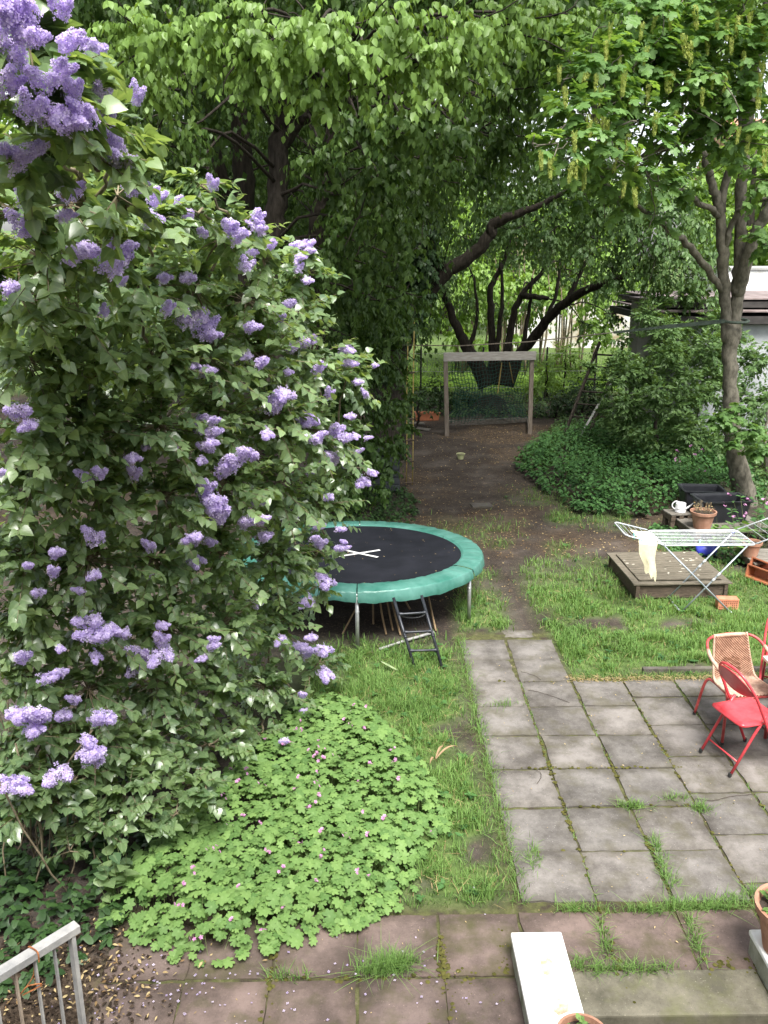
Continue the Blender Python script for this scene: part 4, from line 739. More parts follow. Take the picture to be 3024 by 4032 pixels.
# ================================================================== OBJECT MATERIALS
M['galv'] = mat_simple('galvanised_steel', (.42, .43, .43), (.60, .61, .61), 14, .42, .75, .1)
M['galv_flat'] = mat_simple('weathered_zinc', (.24, .24, .24), (.42, .41, .39), 9, .65, .2, .2)
M['rust'] = mat_simple('rusty_wire', (.18, .06, .02), (.40, .15, .05), 30, .9, .2, .2)
M['mat_black'] = mat_simple('jumping_mat', (.006, .007, .010), (.012, .013, .018), 3, .85, 0, .1, bd=.002, spec=.15)
M['pad'] = mat_simple('green_vinyl', (.030, .130, .100), (.085, .215, .180), 3, .36, 0, .5, bd=.012)
M['white_tape'] = mat_simple('white_tape', (.50, .50, .49), (.62, .62, .61), 20, .6, 0, 0)
M['ladder_black'] = mat_simple('dark_painted_tube', (.018, .020, .026), (.035, .038, .046), 12, .4, .3, .05)
M['wood_grey'] = mat_simple('weathered_wood', (.085, .075, .062), (.22, .20, .17), 6, .85, 0, .5, (1, 9, 9), bd=.006)
M['wood_greyx'] = mat_simple('weathered_board', (.26, .24, .215), (.40, .375, .34), 5, .85, 0, .4, (.8, 8, 8), bd=.004)
M['wood_post'] = mat_simple('brown_post', (.12, .095, .072), (.22, .185, .15), 6, .85, 0, .4, (8, 8, 1), bd=.004)
M['wood_dark'] = mat_simple('dark_mossy_wood', (.052, .037, .026), (.115, .085, .060), 7, .9, 0, .5, (2, 9, 9), bd=.006)
M['plank'] = mat_simple('mossy_plank', (.070, .060, .043), (.180, .155, .115), 8, .9, 0, .6, (1.2, 12, 12), bd=.006)
M['lichen'] = mat_simple('pale_lichen', (.40, .37, .29), (.60, .56, .47), 30, .9, 0, .2)
M['net'] = mat_simple('green_net', (.008, .055, .040), (.015, .085, .060), 20, .7, 0, 0)
M['white_plastic'] = mat_simple('white_plastic', (.74, .74, .75), (.82, .82, .83), 10, .35, 0, .05)
M['rack'] = mat_simple('white_coated_tube', (.42, .45, .48), (.58, .60, .63), 12, .35, .15, .05)
M['rack_leg'] = mat_simple('grey_coated_tube', (.26, .30, .34), (.42, .46, .50), 12, .38, .3, .05)
M['cloth'] = mat_simple('cream_cloth', (.58, .54, .36), (.66, .62, .44), 30, .95, 0, .25, spec=.1)
M['peg'] = mat_simple('turquoise_peg', (.05, .42, .40), (.08, .52, .50), 20, .4, 0, 0)
M['terracotta'] = mat_simple('terracotta', (.27, .135, .085), (.42, .23, .155), 7, .85, 0, .25)
M['planter'] = mat_simple('plastic_terracotta', (.36, .125, .060), (.46, .175, .090), 6, .5, 0, .1)
M['brick'] = mat_simple('hollow_brick_clay', (.42, .155, .085), (.56, .235, .14), 12, .8, 0, .2)
M['hole'] = mat_simple('perforation_shade', (.10, .04, .022), (.14, .055, .03), 12, .9, 0, 0)  # darkened clay colour for the shade inside the perforations
M['tub'] = mat_simple('black_tub_plastic', (.010, .011, .014), (.020, .021, .025), 8, .38, 0, .1)
M['blue'] = mat_simple('blue_plastic', (.030, .040, .36), (.050, .065, .46), 6, .38, 0, .05)
M['red'] = mat_simple('red_paint', (.52, .045, .058), (.64, .070, .085), 10, .24, 0, .05)
M['red_dark'] = mat_simple('red_worn_tube', (.30, .035, .035), (.50, .085, .08), 14, .4, 0, .1)
M['wicker'] = mat_simple('wicker_weave', (.34, .205, .145), (.56, .385, .285), 26, .65, 0, .3)
M['rubber'] = mat_simple('black_rubber', (.012, .012, .012), (.02, .02, .02), 10, .7, 0, 0)
M['cane'] = mat_simple('bamboo_cane', (.20, .13, .07), (.34, .24, .13), 8, .7, 0, .15, (1, 1, .4))
M['rope'] = mat_simple('yellow_rope', (.34, .25, .07), (.50, .39, .14), 40, .8, 0, .1)
M['strap'] = mat_simple('green_strap', (.030, .045, .034), (.070, .095, .070), 20, .8, 0, 0)
M['soil_pot'] = mat_simple('pot_soil', (.030, .022, .016), (.06, .045, .034), 40, .95, 0, .5)
M['table_top'] = mat_simple('pale_table_board', (.60, .55, .45), (.74, .70, .62), 5, .5, 0, .1, (1, 8, 8))
M['grey_wall'] = mat_simple('grey_render', (.20, .19, .18), (.33, .32, .30), 2.2, .9, 0, .3)
M['pale_wall'] = mat_simple('pale_render', (.28, .30, .31), (.42, .44, .45), 3, .9, 0, .5, bd=.01)
M['roof_felt'] = mat_simple('roof_felt', (.14, .105, .100), (.30, .245, .235), 4, .9, 0, .3)
M['fascia'] = mat_simple('dark_fascia', (.020, .017, .016), (.045, .040, .037), 6, .8, 0, .2)
M['composter'] = mat_simple('grey_composter', (.030, .034, .040), (.065, .072, .080), 6, .6, 0, .2)
M['old_wall'] = mat_simple('stained_wall', (.27, .22, .13), (.62, .62, .60), 1.0, .9, 0, .3, lo=.38, hi=.56)

# ================================================================== TRAMPOLINE
TR, TZ = 1.49, .58
tramp = thing('trampoline', 'round black trampoline with green padded rim and white taped cross', 'trampoline', (-.14, 9.80, 0))
tilt = Matrix.Rotation(R(-3.0), 4, 'X')
def tp(r, a, z=0.0):
    p = tilt @ Vector((r * math.cos(a), r * math.sin(a), z))
    return (p.x, p.y, p.z + TZ)
fr = MB(); ring = [tp(1.44, a, -.055) for a in np.linspace(0, 2 * math.pi, 73)]
fr.tube(ring, .021, 10, cap=False); fr.build('frame_ring', M['galv'], tramp, smooth=True)
mt = MB()
mt.grid(lambda u, v: tp(.02 + 1.24 * u, 2 * math.pi * v, -.012 - .022 * (1 - u * u)), 10, 72)
mto = mt.build('jumping_mat', M['mat_black'], tramp, smooth=True)
for ang in (R(28), R(-38)):
    t = MB(); w = .024; L = .29
    d = Vector((math.cos(ang), math.sin(ang), 0)); p = Vector((-d.y, d.x, 0))
    def q(s_, h, dz):
        v = d * s_ + p * h
        return tp(v.length, math.atan2(v.y, v.x), -.030 + dz + .022 * (v.length / 1.24) ** 2)
    dz = 0 if ang > 0 else .003
    t.grid(lambda u, v: q(-L + 2 * L * u, -w + 2 * w * v, dz + .002), 8, 2)
    t.build('white_cross_strip', M['white_tape'], mto)
rw = np.random.default_rng(2)
for k in range(6):
    a0, a1 = R(-30 + 60 * k) + .004, R(-30 + 60 * (k + 1)) - .004
    pd = MB()
    ph = rw.uniform(0, 6, 6)
    def pf(u, v, a0=a0, a1=a1, ph=ph):
        a = a0 + (a1 - a0) * v
        wr = .005 * math.sin(a * 37 + ph[0]) + .004 * math.sin(a * 61 + ph[1]) + .003 * math.sin(a * 113 + ph[2])
        end = math.exp(-min(v, 1 - v) * 40) * .012
        if u < .08: r_, z = 1.215, -.022
        elif u < .62:
            t = (u - .08) / .54
            r_, z = 1.215 + .255 * t, .006 + .011 * math.sin(math.pi * t) + wr * .5 - .010 * t
        else:
            t = (u - .62) / .38
            r_ = 1.47 + .024 * math.sin(t * 1.9) + wr * .9 * t
            z = .000 - .115 * t * (1 + .12 * math.sin(a * 3 + ph[3]) + .05 * math.sin(a * 23 + ph[4])) + wr * .8
        return tp(r_, a, z - end * .3)
    pd.grid(pf, 26, 64)
    pd.build('rim_pad', M['pad'], tramp, smooth=True)
    for e, al in ((0, a0), (1, a1)):
        pass
for k in range(6):
    a = R(-90 + 60 * k)
    top = Vector(tp(1.44, a, -.065))
    lg = MB(); lg.tube([(top.x, top.y, top.z), (top.x * 1.004, top.y * 1.004, top.z * .5), (top.x * 1.008, top.y * 1.008, -.01)], .021, 10)
    lg.tube([(top.x, top.y, top.z * .72), (top.x, top.y, top.z * .69)], .0245, 10)
    lg.build('leg', M['galv'], tramp, smooth=True)
for k in range(3):
    a, b_ = R(-30 + 120 * k), R(30 + 120 * k)
    p0, p1 = (1.45 * math.cos(a), 1.45 * math.sin(a), .012), (1.45 * math.cos(b_), 1.45 * math.sin(b_), .012)
    pass
rgb = np.random.default_rng(21)
n = 64
aa, rr = rgb.uniform(0, 2 * math.pi, n), 1.2 * np.sqrt(rgb.random(n))
pp = np.array([tp(r_, a_, -.014 + .02 * (r_ / 1.24) ** 2 - .004) for r_, a_ in zip(rr, aa)]) + np.array([-.14, 9.80, 0])
ang = rgb.uniform(0, 6.28, n)
fy = np.stack([np.cos(ang), np.sin(ang), np.zeros(n)], 1)
tag(link('fallen_petals', build_mesh('fallen_petals', OVATE_S, pp, frames(fy, np.tile([0, 0.05, 1.0], (n, 1))), rgb.uniform(.008, .021, n), rgb.random(n) * .5 + .5, M['dry'])), 'tiny pale petals and leaf bits scattered on the black trampoline mat', 'petals', kind='stuff')

# ladder hooked on the trampoline
lad = thing('trampoline_ladder', 'dark tubular ladder with four rungs leaning on the green trampoline rim', 'ladder', (0, 0, 0))
LB = [Vector((.44, 7.90, 0)), Vector((.715, 7.90, 0))]; LT = [Vector((.235, 8.29, .60)), Vector((.525, 8.31, .615))]
for i in (0, 1):
    r_ = MB(); r_.tube([LB[i] - (LT[i] - LB[i]) * .02, LT[i]], .0155, 10); r_.tube([LB[i] + (LT[i] - LB[i]) * .42, LB[i] + (LT[i] - LB[i]) * .45], .019, 10)
    r_.build('side_rail', M['ladder_black'], lad, smooth=True)
for t in (.24, .50, .76):
    a, b_ = LB[0].lerp(LT[0], t), LB[1].lerp(LT[1], t)
    g = MB(); ax = (b_ - a).normalized()
    g.tube([a + ax * .0, a + ax * .02, a + ax * .05, b_ - ax * .05, b_ - ax * .02, b_], [.021, .021, .0125, .0125, .021, .021], 10)
    g.build('rung', M['ladder_black'], lad, smooth=True)

# things lying under the trampoline
cane_tops = [(-.02, 9.35, .30), (.06, 9.5, .33), (.10, 9.4, .34), (.16, 9.45, .33), (.20, 9.4, .33), (.62, 9.6, .45)]
cane_bots = [(-.31, 8.72, .0), (.03, 8.98, .0), (.17, 8.70, .0), (.245, 8.80, .0), (.325, 8.68, .0), (.72, 8.78, .0)]
for i, (a, b_) in enumerate(zip(cane_tops, cane_bots)):
    c = MB(); P_ = catmull([(*b_, .011), (*[(p + q_) / 2 + random.uniform(-.02, .02) for p, q_ in zip(a, b_)], .011), (*a, .009)], 5)
    c.tube(P_[:, :3], P_[:, 3], 6)
    tag(c.build('bamboo_cane', M['cane'], None, smooth=True), 'bamboo cane under the trampoline, ' + ['leftmost and most slanting of the bundle', 'second from the left in the bundle', 'third from the left in the bundle', 'fourth from the left in the bundle', 'just left of the ladder in the bundle', 'alone at the right behind the ladder'][i], 'cane', 'bamboo canes under the trampoline')
rake = thing('leaf_rake', 'dark fan shaped leaf rake lying under the trampoline behind the ladder', 'rake', (.46, 9.12, .03), R(8))
h = MB(); h.tube([(0, .02, .06), (-.05, .9, .10)], .012, 8); h.build('handle', M['cane'], rake, smooth=True)
h = MB(); h.tube([(0, .03, .055), (0, -.03, .045)], .020, 8); h.build('socket', M['rubber'], rake)
for i in range(17):
    a = R(-90 + (i - 8) * 7.5)
    d = Vector((math.cos(a), math.sin(a), 0))
    h = MB(); h.tube([(0, -.02, .045), tuple(d * .16 + Vector((0, 0, .05))), tuple(d * .27 + Vector((0, 0, .035))), tuple(d * .30 + Vector((0, 0, .0)))], .0035, 4)
    h.build('tine', M['rubber'], rake)
h = MB(); h.tube([tuple(Vector((math.cos(a), math.sin(a), 0)) * .17 + Vector((0, 0, .054))) for a in np.linspace(R(-150), R(-30), 14)], .005, 4); h.build('cross_bar', M['galv_flat'], rake)
h = MB(); h.tube([(.09, 8.29, .02), (.38, 8.50, .022), (.69, 8.70, .02)], .016, 8)
tag(h.build('metal_tube', M['galv_flat'], None, smooth=True), 'bare grey metal tube lying on the soil below the ladder', 'tube')

# ================================================================== RAILING (lower left)
rl = thing('metal_railing', 'weathered zinc hand railing with upright bars at the lower left corner', 'railing', (0, 0, 0))
E0, E1 = Vector((-1.395, 3.395, .955)), Vector((-2.05, 2.66, .955))
dr = (E1 - E0).normalized()
tb = MB(); tb.bar(E0, E1, .055, .040); tb.build('top_rail', M['galv_flat'], rl, bevel=.003)
pb = E0 + dr * .035
po = MB(); po.bar((pb.x, pb.y, -.03), (pb.x, pb.y, .934), .045, .020, up=tuple(dr)); po.build('end_post', M['galv_flat'], rl, bevel=.002)
for i in range(6):
    p = E0 + dr * (.125 + .094 * i)
    bb = MB(); bb.bar((p.x, p.y, .10), (p.x, p.y, .934), .020, .009, up=tuple(dr)); bb.build('upright_bar', M['galv_flat'] if i != 2 else mat_simple('rusty_bar', (.25, .20, .16), (.42, .34, .26), 12, .8, .2, .2), rl)
lo_ = MB(); lo_.bar(E0 + dr * .05 + Vector((0, 0, -.87)), E1 + Vector((0, 0, -.87)), .030, .020); lo_.build('bottom_rail', M['galv_flat'], rl)
wr = MB()
c0 = E0 + dr * .215
sd = Vector((-dr.y, dr.x, 0))
loop = [c0 + sd * .033 + Vector((0, 0, -.03)), c0 + sd * .031 + Vector((0, 0, .024)), c0 + dr * .01 - sd * .03 + Vector((0, 0, .024)), c0 - sd * .033 + Vector((0, 0, -.03)), c0 + dr * .01 - sd * .02 + Vector((0, 0, -.13)), c0 + dr * .09 + Vector((0, 0, -.17)), c0 + dr * .06 + sd * .02 + Vector((0, 0, -.13)), c0 + dr * .0 + sd * .03 + Vector((0, 0, -.16)), c0 + dr * .08 + Vector((0, 0, -.18))]
wr.tube(catmull([(*p, .0) for p in loop], 5)[:, :3], .0035, 5)
tag(wr.build('rusty_wire', M['rust'], None), 'twisted rusty wire looped round the zinc railing', 'wire')

# ================================================================== GOAL
goal = thing('football_goal', 'small wooden goal with grey crossbar and dark green net on bare soil', 'goal', (0, 0, 0))
GL, GR = Vector((1.75, 19.3, 0)), Vector((3.66, 19.5, 0))
GT = 1.86
for p, dx in ((GL, -.07), (GR, -.03)):
    s = MB(); s.bar((p.x, p.y, -.02), (p.x + dx, p.y, 1.70), .095, .07, up=(0, 1, 0)); s.build('post', M['wood_post'], goal, bevel=.006)
s = MB(); s.bar((GL.x - .12, GL.y - .052, GT - .09), (GR.x + .05, GR.y - .052, GT - .085), .03, .19); s.build('crossbar', M['wood_greyx'], goal, bevel=.005)
BL, BR = Vector((1.85, 20.5, .05)), Vector((3.85, 20.9, .05))
s = MB(); s.bar(BL, BR, .05, .13); s.build('back_rail', M['wood_grey'], goal, bevel=.005)
for a, b_ in ((GL, BL), (GR, BR)):
    s = MB(); s.bar((a.x, a.y + .05, .05), (b_.x, b_.y - .03, .05), .05, .11); s.build('side_rail', M['wood_grey'], goal, bevel=.005)
net = MB()
def npt(u, v):
    top = GL.lerp(GR, u) + Vector((-.04 + .06 * (.5 - u), .02, GT - .10)); bot = BL.lerp(BR, u)
    p = top.lerp(bot, v)
    p.z -= .22 * math.sin(math.pi * v) ** 2 * (.8 + .3 * math.sin(u * 7)); p.y -= .10 * math.sin(math.pi * v) - .05 * math.sin(u * 9 + 3 * v)
    p.x += (.5 - u) * .30 * math.sin(math.pi * min(1, v * 1.1)) ** .7
    p.x += .025 * math.sin(v * 21 + u * 5)
    p.z += .02 * math.sin(u * 31 + v * 4)
    return p
for i in range(25): net.tube([npt(i / 24, j / 20) for j in range(21)], .0068, 3, cap=False)
for j in range(1, 24): net.tube([npt(i / 24, j / 24) for i in range(25)], .0068, 3, cap=False)
net.build('net', M['net'], goal)
s = MB(); s.tube([(2.95, 19.45, 1.62), (2.92, 19.7, .9)], .012, 5); s.tube([(3.12, 19.45, 1.62), (3.3, 19.9, 1.1)], .010, 5); s.build('net_cord', M['rope'], goal)

# ================================================================== ROPE LADDER, STRAP
rlad = thing('rope_ladder', 'narrow yellow rope ladder hanging from the ivy covered tree', 'rope ladder', (.70, 14.95, 0))
for dx in (-.055, .055):
    s = MB(); s.tube([(dx, 0, .02), (dx + .006, 0, .8), (dx - .004, 0, 1.6), (dx * .9 + .01, 0, 2.9)], .0105, 6); s.build('rope', M['rope'], rlad, smooth=True)
for z in (.05, .44, .82, 1.20, 1.6, 2.0):
    s = MB(); s.tube([(-.085, 0, z), (.085, 0, z + .01)], .016, 6); s.build('rung', M['wood_dark'], rlad)
sl = thing('slackline', 'dark webbing strap tied round the maple trunk and running into a cord', 'strap', (0, 0, 0))
s = MB()
wp = [(5.50, 13.62, 2.97), (4.6, 13.85, 2.86), (3.9, 14.05, 2.76)]
for a, b_, w in ((wp[0], wp[1], .060), (wp[1], wp[2], .040)): s.bar(a, b_, .008, w)
s.build('strap', M['strap'], sl)
s = MB(); s.tube([(3.9, 14.05, 2.76), (2.6, 14.4, 2.58), (1.5, 14.75, 2.48), (.5, 15.1, 2.46)], .009, 5); s.build('cord', M['wood_post'], sl)
s = MB(); s.tube([(5.70 + .205 * math.cos(a), 13.75 + .205 * math.sin(a), 2.97 + .02 * math.sin(a)) for a in np.linspace(0, 6.3, 25)], .022, 6, cap=False); s.build('loop', M['strap'], sl)

# ================================================================== SANDBOX WITH LID
box = thing('sandbox', 'low square wooden sandbox with mossy plank lid in the grass', 'sandbox', (3.73, 10.22, 0), R(1.5))
W2, D2 = .54, .52
for (c, sz) in (((0, -D2, .085), (2 * W2, .028, .17)), ((0, D2, .085), (2 * W2, .028, .17)), ((-W2, 0, .085), (.028, 2 * D2 - .03, .17)), ((W2, 0, .085), (.028, 2 * D2 - .03, .17))):
    s = MB(); s.box(c, sz); s.build('side_board', M['wood_dark'], box, bevel=.004)
for x in (-W2 - .0, W2 + .0):
    for y in (-D2 - .026, D2 + .026):
        s = MB(); s.box((x, y, .09), (.045, .024, .18)); s.build('corner_post', M['wood_dark'], box, bevel=.004)
for (c, sz) in (((0, -D2 - .005, .188), (2 * W2 + .12, .085, .022)), ((0, D2 + .005, .188), (2 * W2 + .12, .085, .022)), ((-W2 - .012, 0, .188), (.085, 2 * D2 - .08, .022)), ((W2 + .012, 0, .188), (.085, 2 * D2 - .08, .022))):
    s = MB(); s.box(c, sz); s.build('frame_board', M['plank'], box, bevel=.004)
rp = random.Random(8)
npk = 13
for i in range(npk):
    y = -D2 + .052 + (2 * D2 - .10) * (i + .5) / npk
    s = MB(); s.box((rp.uniform(-.004, .004), y, .205 + rp.uniform(-.003, .003)), (2 * W2 - .075, (2 * D2 - .10) / npk - .009, .020), (rp.uniform(-.03, .03), 0, rp.uniform(-.003, .003)))
    pk = s.build('plank', M['plank'], box, bevel=.003)
for i in range(24):
    x, y = rp.uniform(-W2 * .95, W2 * .95), rp.uniform(-D2 * .92, D2 * .92)
    w, h_ = rp.uniform(.010, .035), rp.uniform(.008, .016)
    s = MB(); n_ = 9
    ringp = [(x + w * math.cos(t) * rp.uniform(.6, 1.1), y + h_ * math.sin(t) * rp.uniform(.6, 1.1), .2185 + rp.uniform(0, .002)) for t in np.linspace(0, 6.28, n_ + 1)[:-1]]
    s.add(ringp + [(x, y, .222)], [(k, (k + 1) % n_, n_) for k in range(n_)]); s.build('lichen_patch', M['lichen'], box)

# ================================================================== DRYING RACK
rack = thing('drying_rack', 'white folding clothes drying rack with two wings standing on the grass', 'drying rack', (0, 0, 0))
X0, X1, Y0, Y1, RZ = 3.27, 4.33, 9.16, 9.70, .85
def bent(mb, pts, r, close=False): mb.tube(pts, r, 8, cap=not close)
cor = [(X0 + .03, Y0, RZ), (X1 - .03, Y0, RZ), (X1, Y0 + .03, RZ), (X1, Y1 - .03, RZ), (X1 - .03, Y1, RZ), (X0 + .03, Y1, RZ), (X0, Y1 - .03, RZ), (X0, Y0 + .03, RZ), (X0 + .03, Y0, RZ)]
s = MB(); bent(s, cor, .009, True); s.build('top_frame', M['rack'], rack, smooth=True)
for i in range(9):
    y = Y0 + (Y1 - Y0) * (i + 1) / 10
    s = MB(); s.tube([(X0, y, RZ + .002), (X1, y, RZ + .002)], .0028, 5); s.build('wire', M['rack'], rack)
for sgn, xh, xo, zo in ((-1, X0 - .005, 2.86, .965), (1, X1 + .005, 4.78, 1.03)):
    s = MB(); e = .035 * sgn
    s.tube([(xh, Y0 + .01, RZ + .012), (xo - e, Y0 + .01, zo - .008), (xo, Y0 + .05, zo), (xo, Y1 - .05, zo), (xo - e, Y1 - .01, zo - .008), (xh, Y1 - .01, RZ + .012)], .009, 8)
    s.build('wing_frame', M['rack'], rack, smooth=True)
    for t in (.25, .42, .59, .76, .90):
        x, z = xh + (xo - xh) * t, RZ + .012 + (zo - RZ - .012) * t
        s = MB(); s.tube([(x, Y0 + .01, z), (x, Y1 - .01, z)], .0028, 5); s.build('wing_wire', M['rack'], rack)
for (a, b_, yy, nm) in (((X0 + .03, 0, RZ - .01), (4.17, 0, 0), (Y0 + .035, Y1 - .035), 'a'), ((X1 - .04, 0, RZ - .01), (3.59, 0, 0), (Y0 + .075, Y1 - .02), 'b')):
    for y in yy:
        s = MB(); s.tube([(a[0], y, a[2]), (b_[0], y, b_[2])], .0095, 8); s.build('leg', M['rack_leg'], rack, smooth=True)
        if nm == 'b':
            A, B = Vector((a[0], y, a[2])), Vector((b_[0], y, b_[2]))
            s = MB(); s.tube([A.lerp(B, .42), A.lerp(B, .47)], .0135, 8); s.tube([A.lerp(B, .50), A.lerp(B, .54)], .0135, 8); s.build('sleeve', M['rack'], rack, smooth=True)
    s = MB(); s.tube([(b_[0], yy[0], .01), (b_[0], yy[1], .01)], .0095, 8); s.build('foot_bar', M['rack_leg'], rack, smooth=True)
cl = MB()
def cf(u, v):   # cloth folded over the left wing near the hinge, hanging down in front
    x = 2.99 + .21 * u + .012 * math.sin(v * 9)
    zt = .905 - .02 * u
    if v < .25:
        t = v / .25; y = Y0 + .33 - .32 * t; z = zt + .012 + .004 * math.sin(u * 9) + .014
    else:
        t = (v - .25) / .75; y = Y0 - .010 + .03 * math.sin(u * 6 + t * 2) * t * .6
        z = zt - .012 - t * (.34 + .10 * u + .02 * math.sin(u * 15))
        x += .05 * t * (1 - u) - .02 * t * u + .05 * t
    return (x, y - .012, z)
cl.grid(cf, 26, 34)
tag(cl.build('drying_cloth', M['cloth'], None, smooth=True), 'cream cloth hung over the left wing of the drying rack', 'cloth')
def peg(loc, rx, label, mat=None):
    t = thing('clothes_peg', label, 'clothes peg', loc, rot=(rx, 0, random.uniform(-.4, .4)), group='pegs on the drying rack')
    for sx in (-1, 1):
        s = MB(); s.box((sx * .0055, 0, 0), (.0075, .011, .078), (0, R(9) * sx, 0)); s.build('jaw', mat or M['peg'], t, bevel=.002)
    s = MB(); s.tube([(-.009, 0, .008), (.009, 0, .008)], .006, 6); s.build('spring', M['galv'], t)
peg((2.985, Y0 + .12, .925), 0, 'turquoise clothes peg clipped on the wing wire, upper one left of the cloth')
peg((3.02, Y0 + .0, .885), .1, 'turquoise clothes peg on the near edge, lowest one beside the cloth')
peg((3.73, Y0 + .10, RZ - .005), 0, 'pale turquoise clothes peg in the middle of the rack wires', mat_simple('pale_peg', (.45, .66, .68), (.52, .72, .74), 9, .4, 0, 0))
peg((4.24, Y1 - .12, RZ - .01), .5, 'dark blue clothes peg at the far right corner of the rack', M['blue'])

# ================================================================== BRICK
bk = thing('hollow_brick', 'orange perforated clay brick standing on the grass by the sandbox', 'brick', (4.175, 9.37, 0), R(-4))
s = MB(); s.box((0, 0, .065), (.235, .115, .13)); s.build('body', M['brick'], bk, bevel=.004)
for i in range(9):
    for j in range(4):
        if j < 2 or i > 6 or random.random() < .3:
            s = MB(); s.box((-.094 + .0235 * i, -.0578, .103 - .024 * j), (.011, .004, .013)); s.build('hole', M['hole'], bk)  # dark block painted in place of a shaded perforation

# ================================================================== POTS, TUBS, CANS
def pot(name, label, loc, r, h, mat, rimh=.16, group=None):
    t = thing(name, label, 'pot', loc)
    p = [(r * .66, 0), (r * .92, h * (1 - rimh)), (r * 1.03, h * (1 - rimh)), (r * 1.06, h), (r * .95, h), (r * .90, h * .86), (r * .87, h * .84)]
    s = MB(); s.lathe([(.001, 0.001)] + p, 32); s.build('pot_body', mat, t, smooth=False)
    s = MB(); s.lathe([(.001, h * .885), (r * .5, h * .875), (r * .91, h * .86)], 24); s.build('potting_soil', M['soil_pot'], t)
    return t
def sprigs(t, base, n, h, spread, mat, leafmat, leaf, lp, seed, tmpl=OVATE):
    rg_ = np.random.default_rng(seed)
    st = MB(); P_, Rm, S, T = [], [], [], []
    for i in range(n):
        a = rg_.uniform(0, 6.28); r0 = spread * .6 * math.sqrt(rg_.random())
        b0 = np.array(base) + np.array([r0 * math.cos(a), r0 * math.sin(a), 0])
        e = b0 + np.array([spread * .6 * math.cos(a) * rg_.random(), spread * .6 * math.sin(a) * rg_.random(), h * rg_.uniform(.6, 1.1)])
        st.tube([b0, (b0 + e) / 2 + rg_.normal(0, .008, 3), e], [.003, .0025, .0015], 4)
        for j in range(lp):
            q_ = b0 + (e - b0) * rg_.uniform(.35, 1.0)
            a2 = rg_.uniform(0, 6.28)
            y = np.array([[math.cos(a2), math.sin(a2), rg_.uniform(-.1, .6)]])
            P_.append(q_); Rm.append(frames(y, np.array([[0, 0, 1.0]]) + rg_.normal(0, .2, (1, 3)))[0]); S.append(leaf * rg_.uniform(.7, 1.2)); T.append(rg_.random())
    st.build('stems', mat, t)
    if lp:
        o = link('leaves', build_mesh('leaves', tmpl, np.array(P_), np.array(Rm), np.array(S), np.array(T), leafmat), t); o['kind'] = 'stuff'
t = pot('terracotta_pot', 'round terracotta pot with dry brown stalks on the low pallet', (4.78, 11.85, .19), .175, .25, M['terracotta'])
sprigs(t, (0, 0, .21), 34, .17, .16, M['twig'], M['dry'], .03, 2, 3)
t = pot('terracotta_pot', 'terracotta pot with leafy seedlings on the white coping at the bottom edge', (1.02, 3.28, .157), .125, .22, M['terracotta'])
sprigs(t, (0, 0, .18), 16, .07, .10, M['green_stem'], M['geranium_leaf'], .035, 6, 4)
t = pot('terracotta_pot', 'large terracotta pot of green shoots on the coping at the right edge', (2.385, 4.03, .157), .19, .30, M['terracotta'])
sprigs(t, (0, 0, .25), 40, .10, .16, M['green_stem'], M['grass'], .05, 5, 5, LANCE)
t = pot('terracotta_pot', 'small terracotta pot cut off by the right edge beside the rack wing', (5.02, 10.75, .15), .13, .20, M['terracotta'])

def tub(loc, rz, w, d, h, label):
    t = thing('black_tub', label, 'tub', loc, rz)
    s = MB()
    def rect(a, b_, z): 
        r_ = .05; pts = []
        for (cx_, cy_, a0) in ((a - r_, b_ - r_, 0), (-a + r_, b_ - r_, 90), (-a + r_, -b_ + r_, 180), (a - r_, -b_ + r_, 270)):
            for k in range(4): pts.append((cx_ + r_ * math.cos(R(a0 + 30 * k)), cy_ + r_ * math.sin(R(a0 + 30 * k)), z))
        return pts
    rings = [rect(w * .44, d * .44, .0), rect(w * .5, d * .5, h * .93), rect(w * .54, d * .55, h * .93), rect(w * .545, d * .555, h), rect(w * .49, d * .49, h), rect(w * .475, d * .475, h * .9), rect(w * .425, d * .425, .02)]
    for i in range(len(rings) - 1):
        for k in range(16): s.add([rings[i][k], rings[i][(k + 1) % 16], rings[i + 1][(k + 1) % 16], rings[i + 1][k]], [(0, 1, 2, 3)])
    s.add(rings[-1], [tuple(range(16))])
    s.build('tub_body', M['tub'], t)
    for sx in (-1, 1):
        hd = MB(); hd.box((sx * w * .55, 0, h * .90), (.02, .14, .035)); hd.build('handle', M['tub'], t, bevel=.005)
    return t
tub((5.20, 12.28, .19), R(4), .72, .46, .33, 'black plastic tub with open top, the one nearer the drying rack')
tub((5.12, 12.86, .17), R(-6), .60, .44, .34, 'black plastic tub standing behind the other tub near the maple trunk')

def pallet(name, label, loc, rz, w, d, h, nb, cat='pallet', legs=True):
    t = thing(name, label, cat, loc, rz)
    for i in range(nb):
        s = MB(); s.box((0, -d / 2 + d * (i + .5) / nb, h - .011), (w, d / nb - .012, .022)); s.build('slat', M['wood_grey'], t, bevel=.003)
    for x in (-w / 2 + .04, 0, w / 2 - .04):
        s = MB(); s.box((x, 0, h - .062), (.07, d - .02, .078)); s.build('bearer', M['wood_dark'], t, bevel=.003)
    if h > .13:
        for x in (-w / 2 + .04, 0, w / 2 - .04):
            for y in (-d / 2 + .05, d / 2 - .05):
                s = MB(); s.box((x, y, (h - .10) / 2), (.065, .065, h - .10)); s.build('block', M['wood_dark'], t)
    return t
pallet('pallet', 'grey wooden pallet carrying the terracotta pot and black tubs', (5.15, 12.12, 0), R(4), 1.15, .95, .188, 6)
pallet('crate', 'small wooden crate under the white watering can', (4.62, 12.42, 0), R(8), .34, .30, .26, 3, 'crate')
pallet('pallet', 'wooden pallet cut off by the right edge near the toppled planters', (5.27, 10.75, 0), R(0), .62, .6, .148, 4)

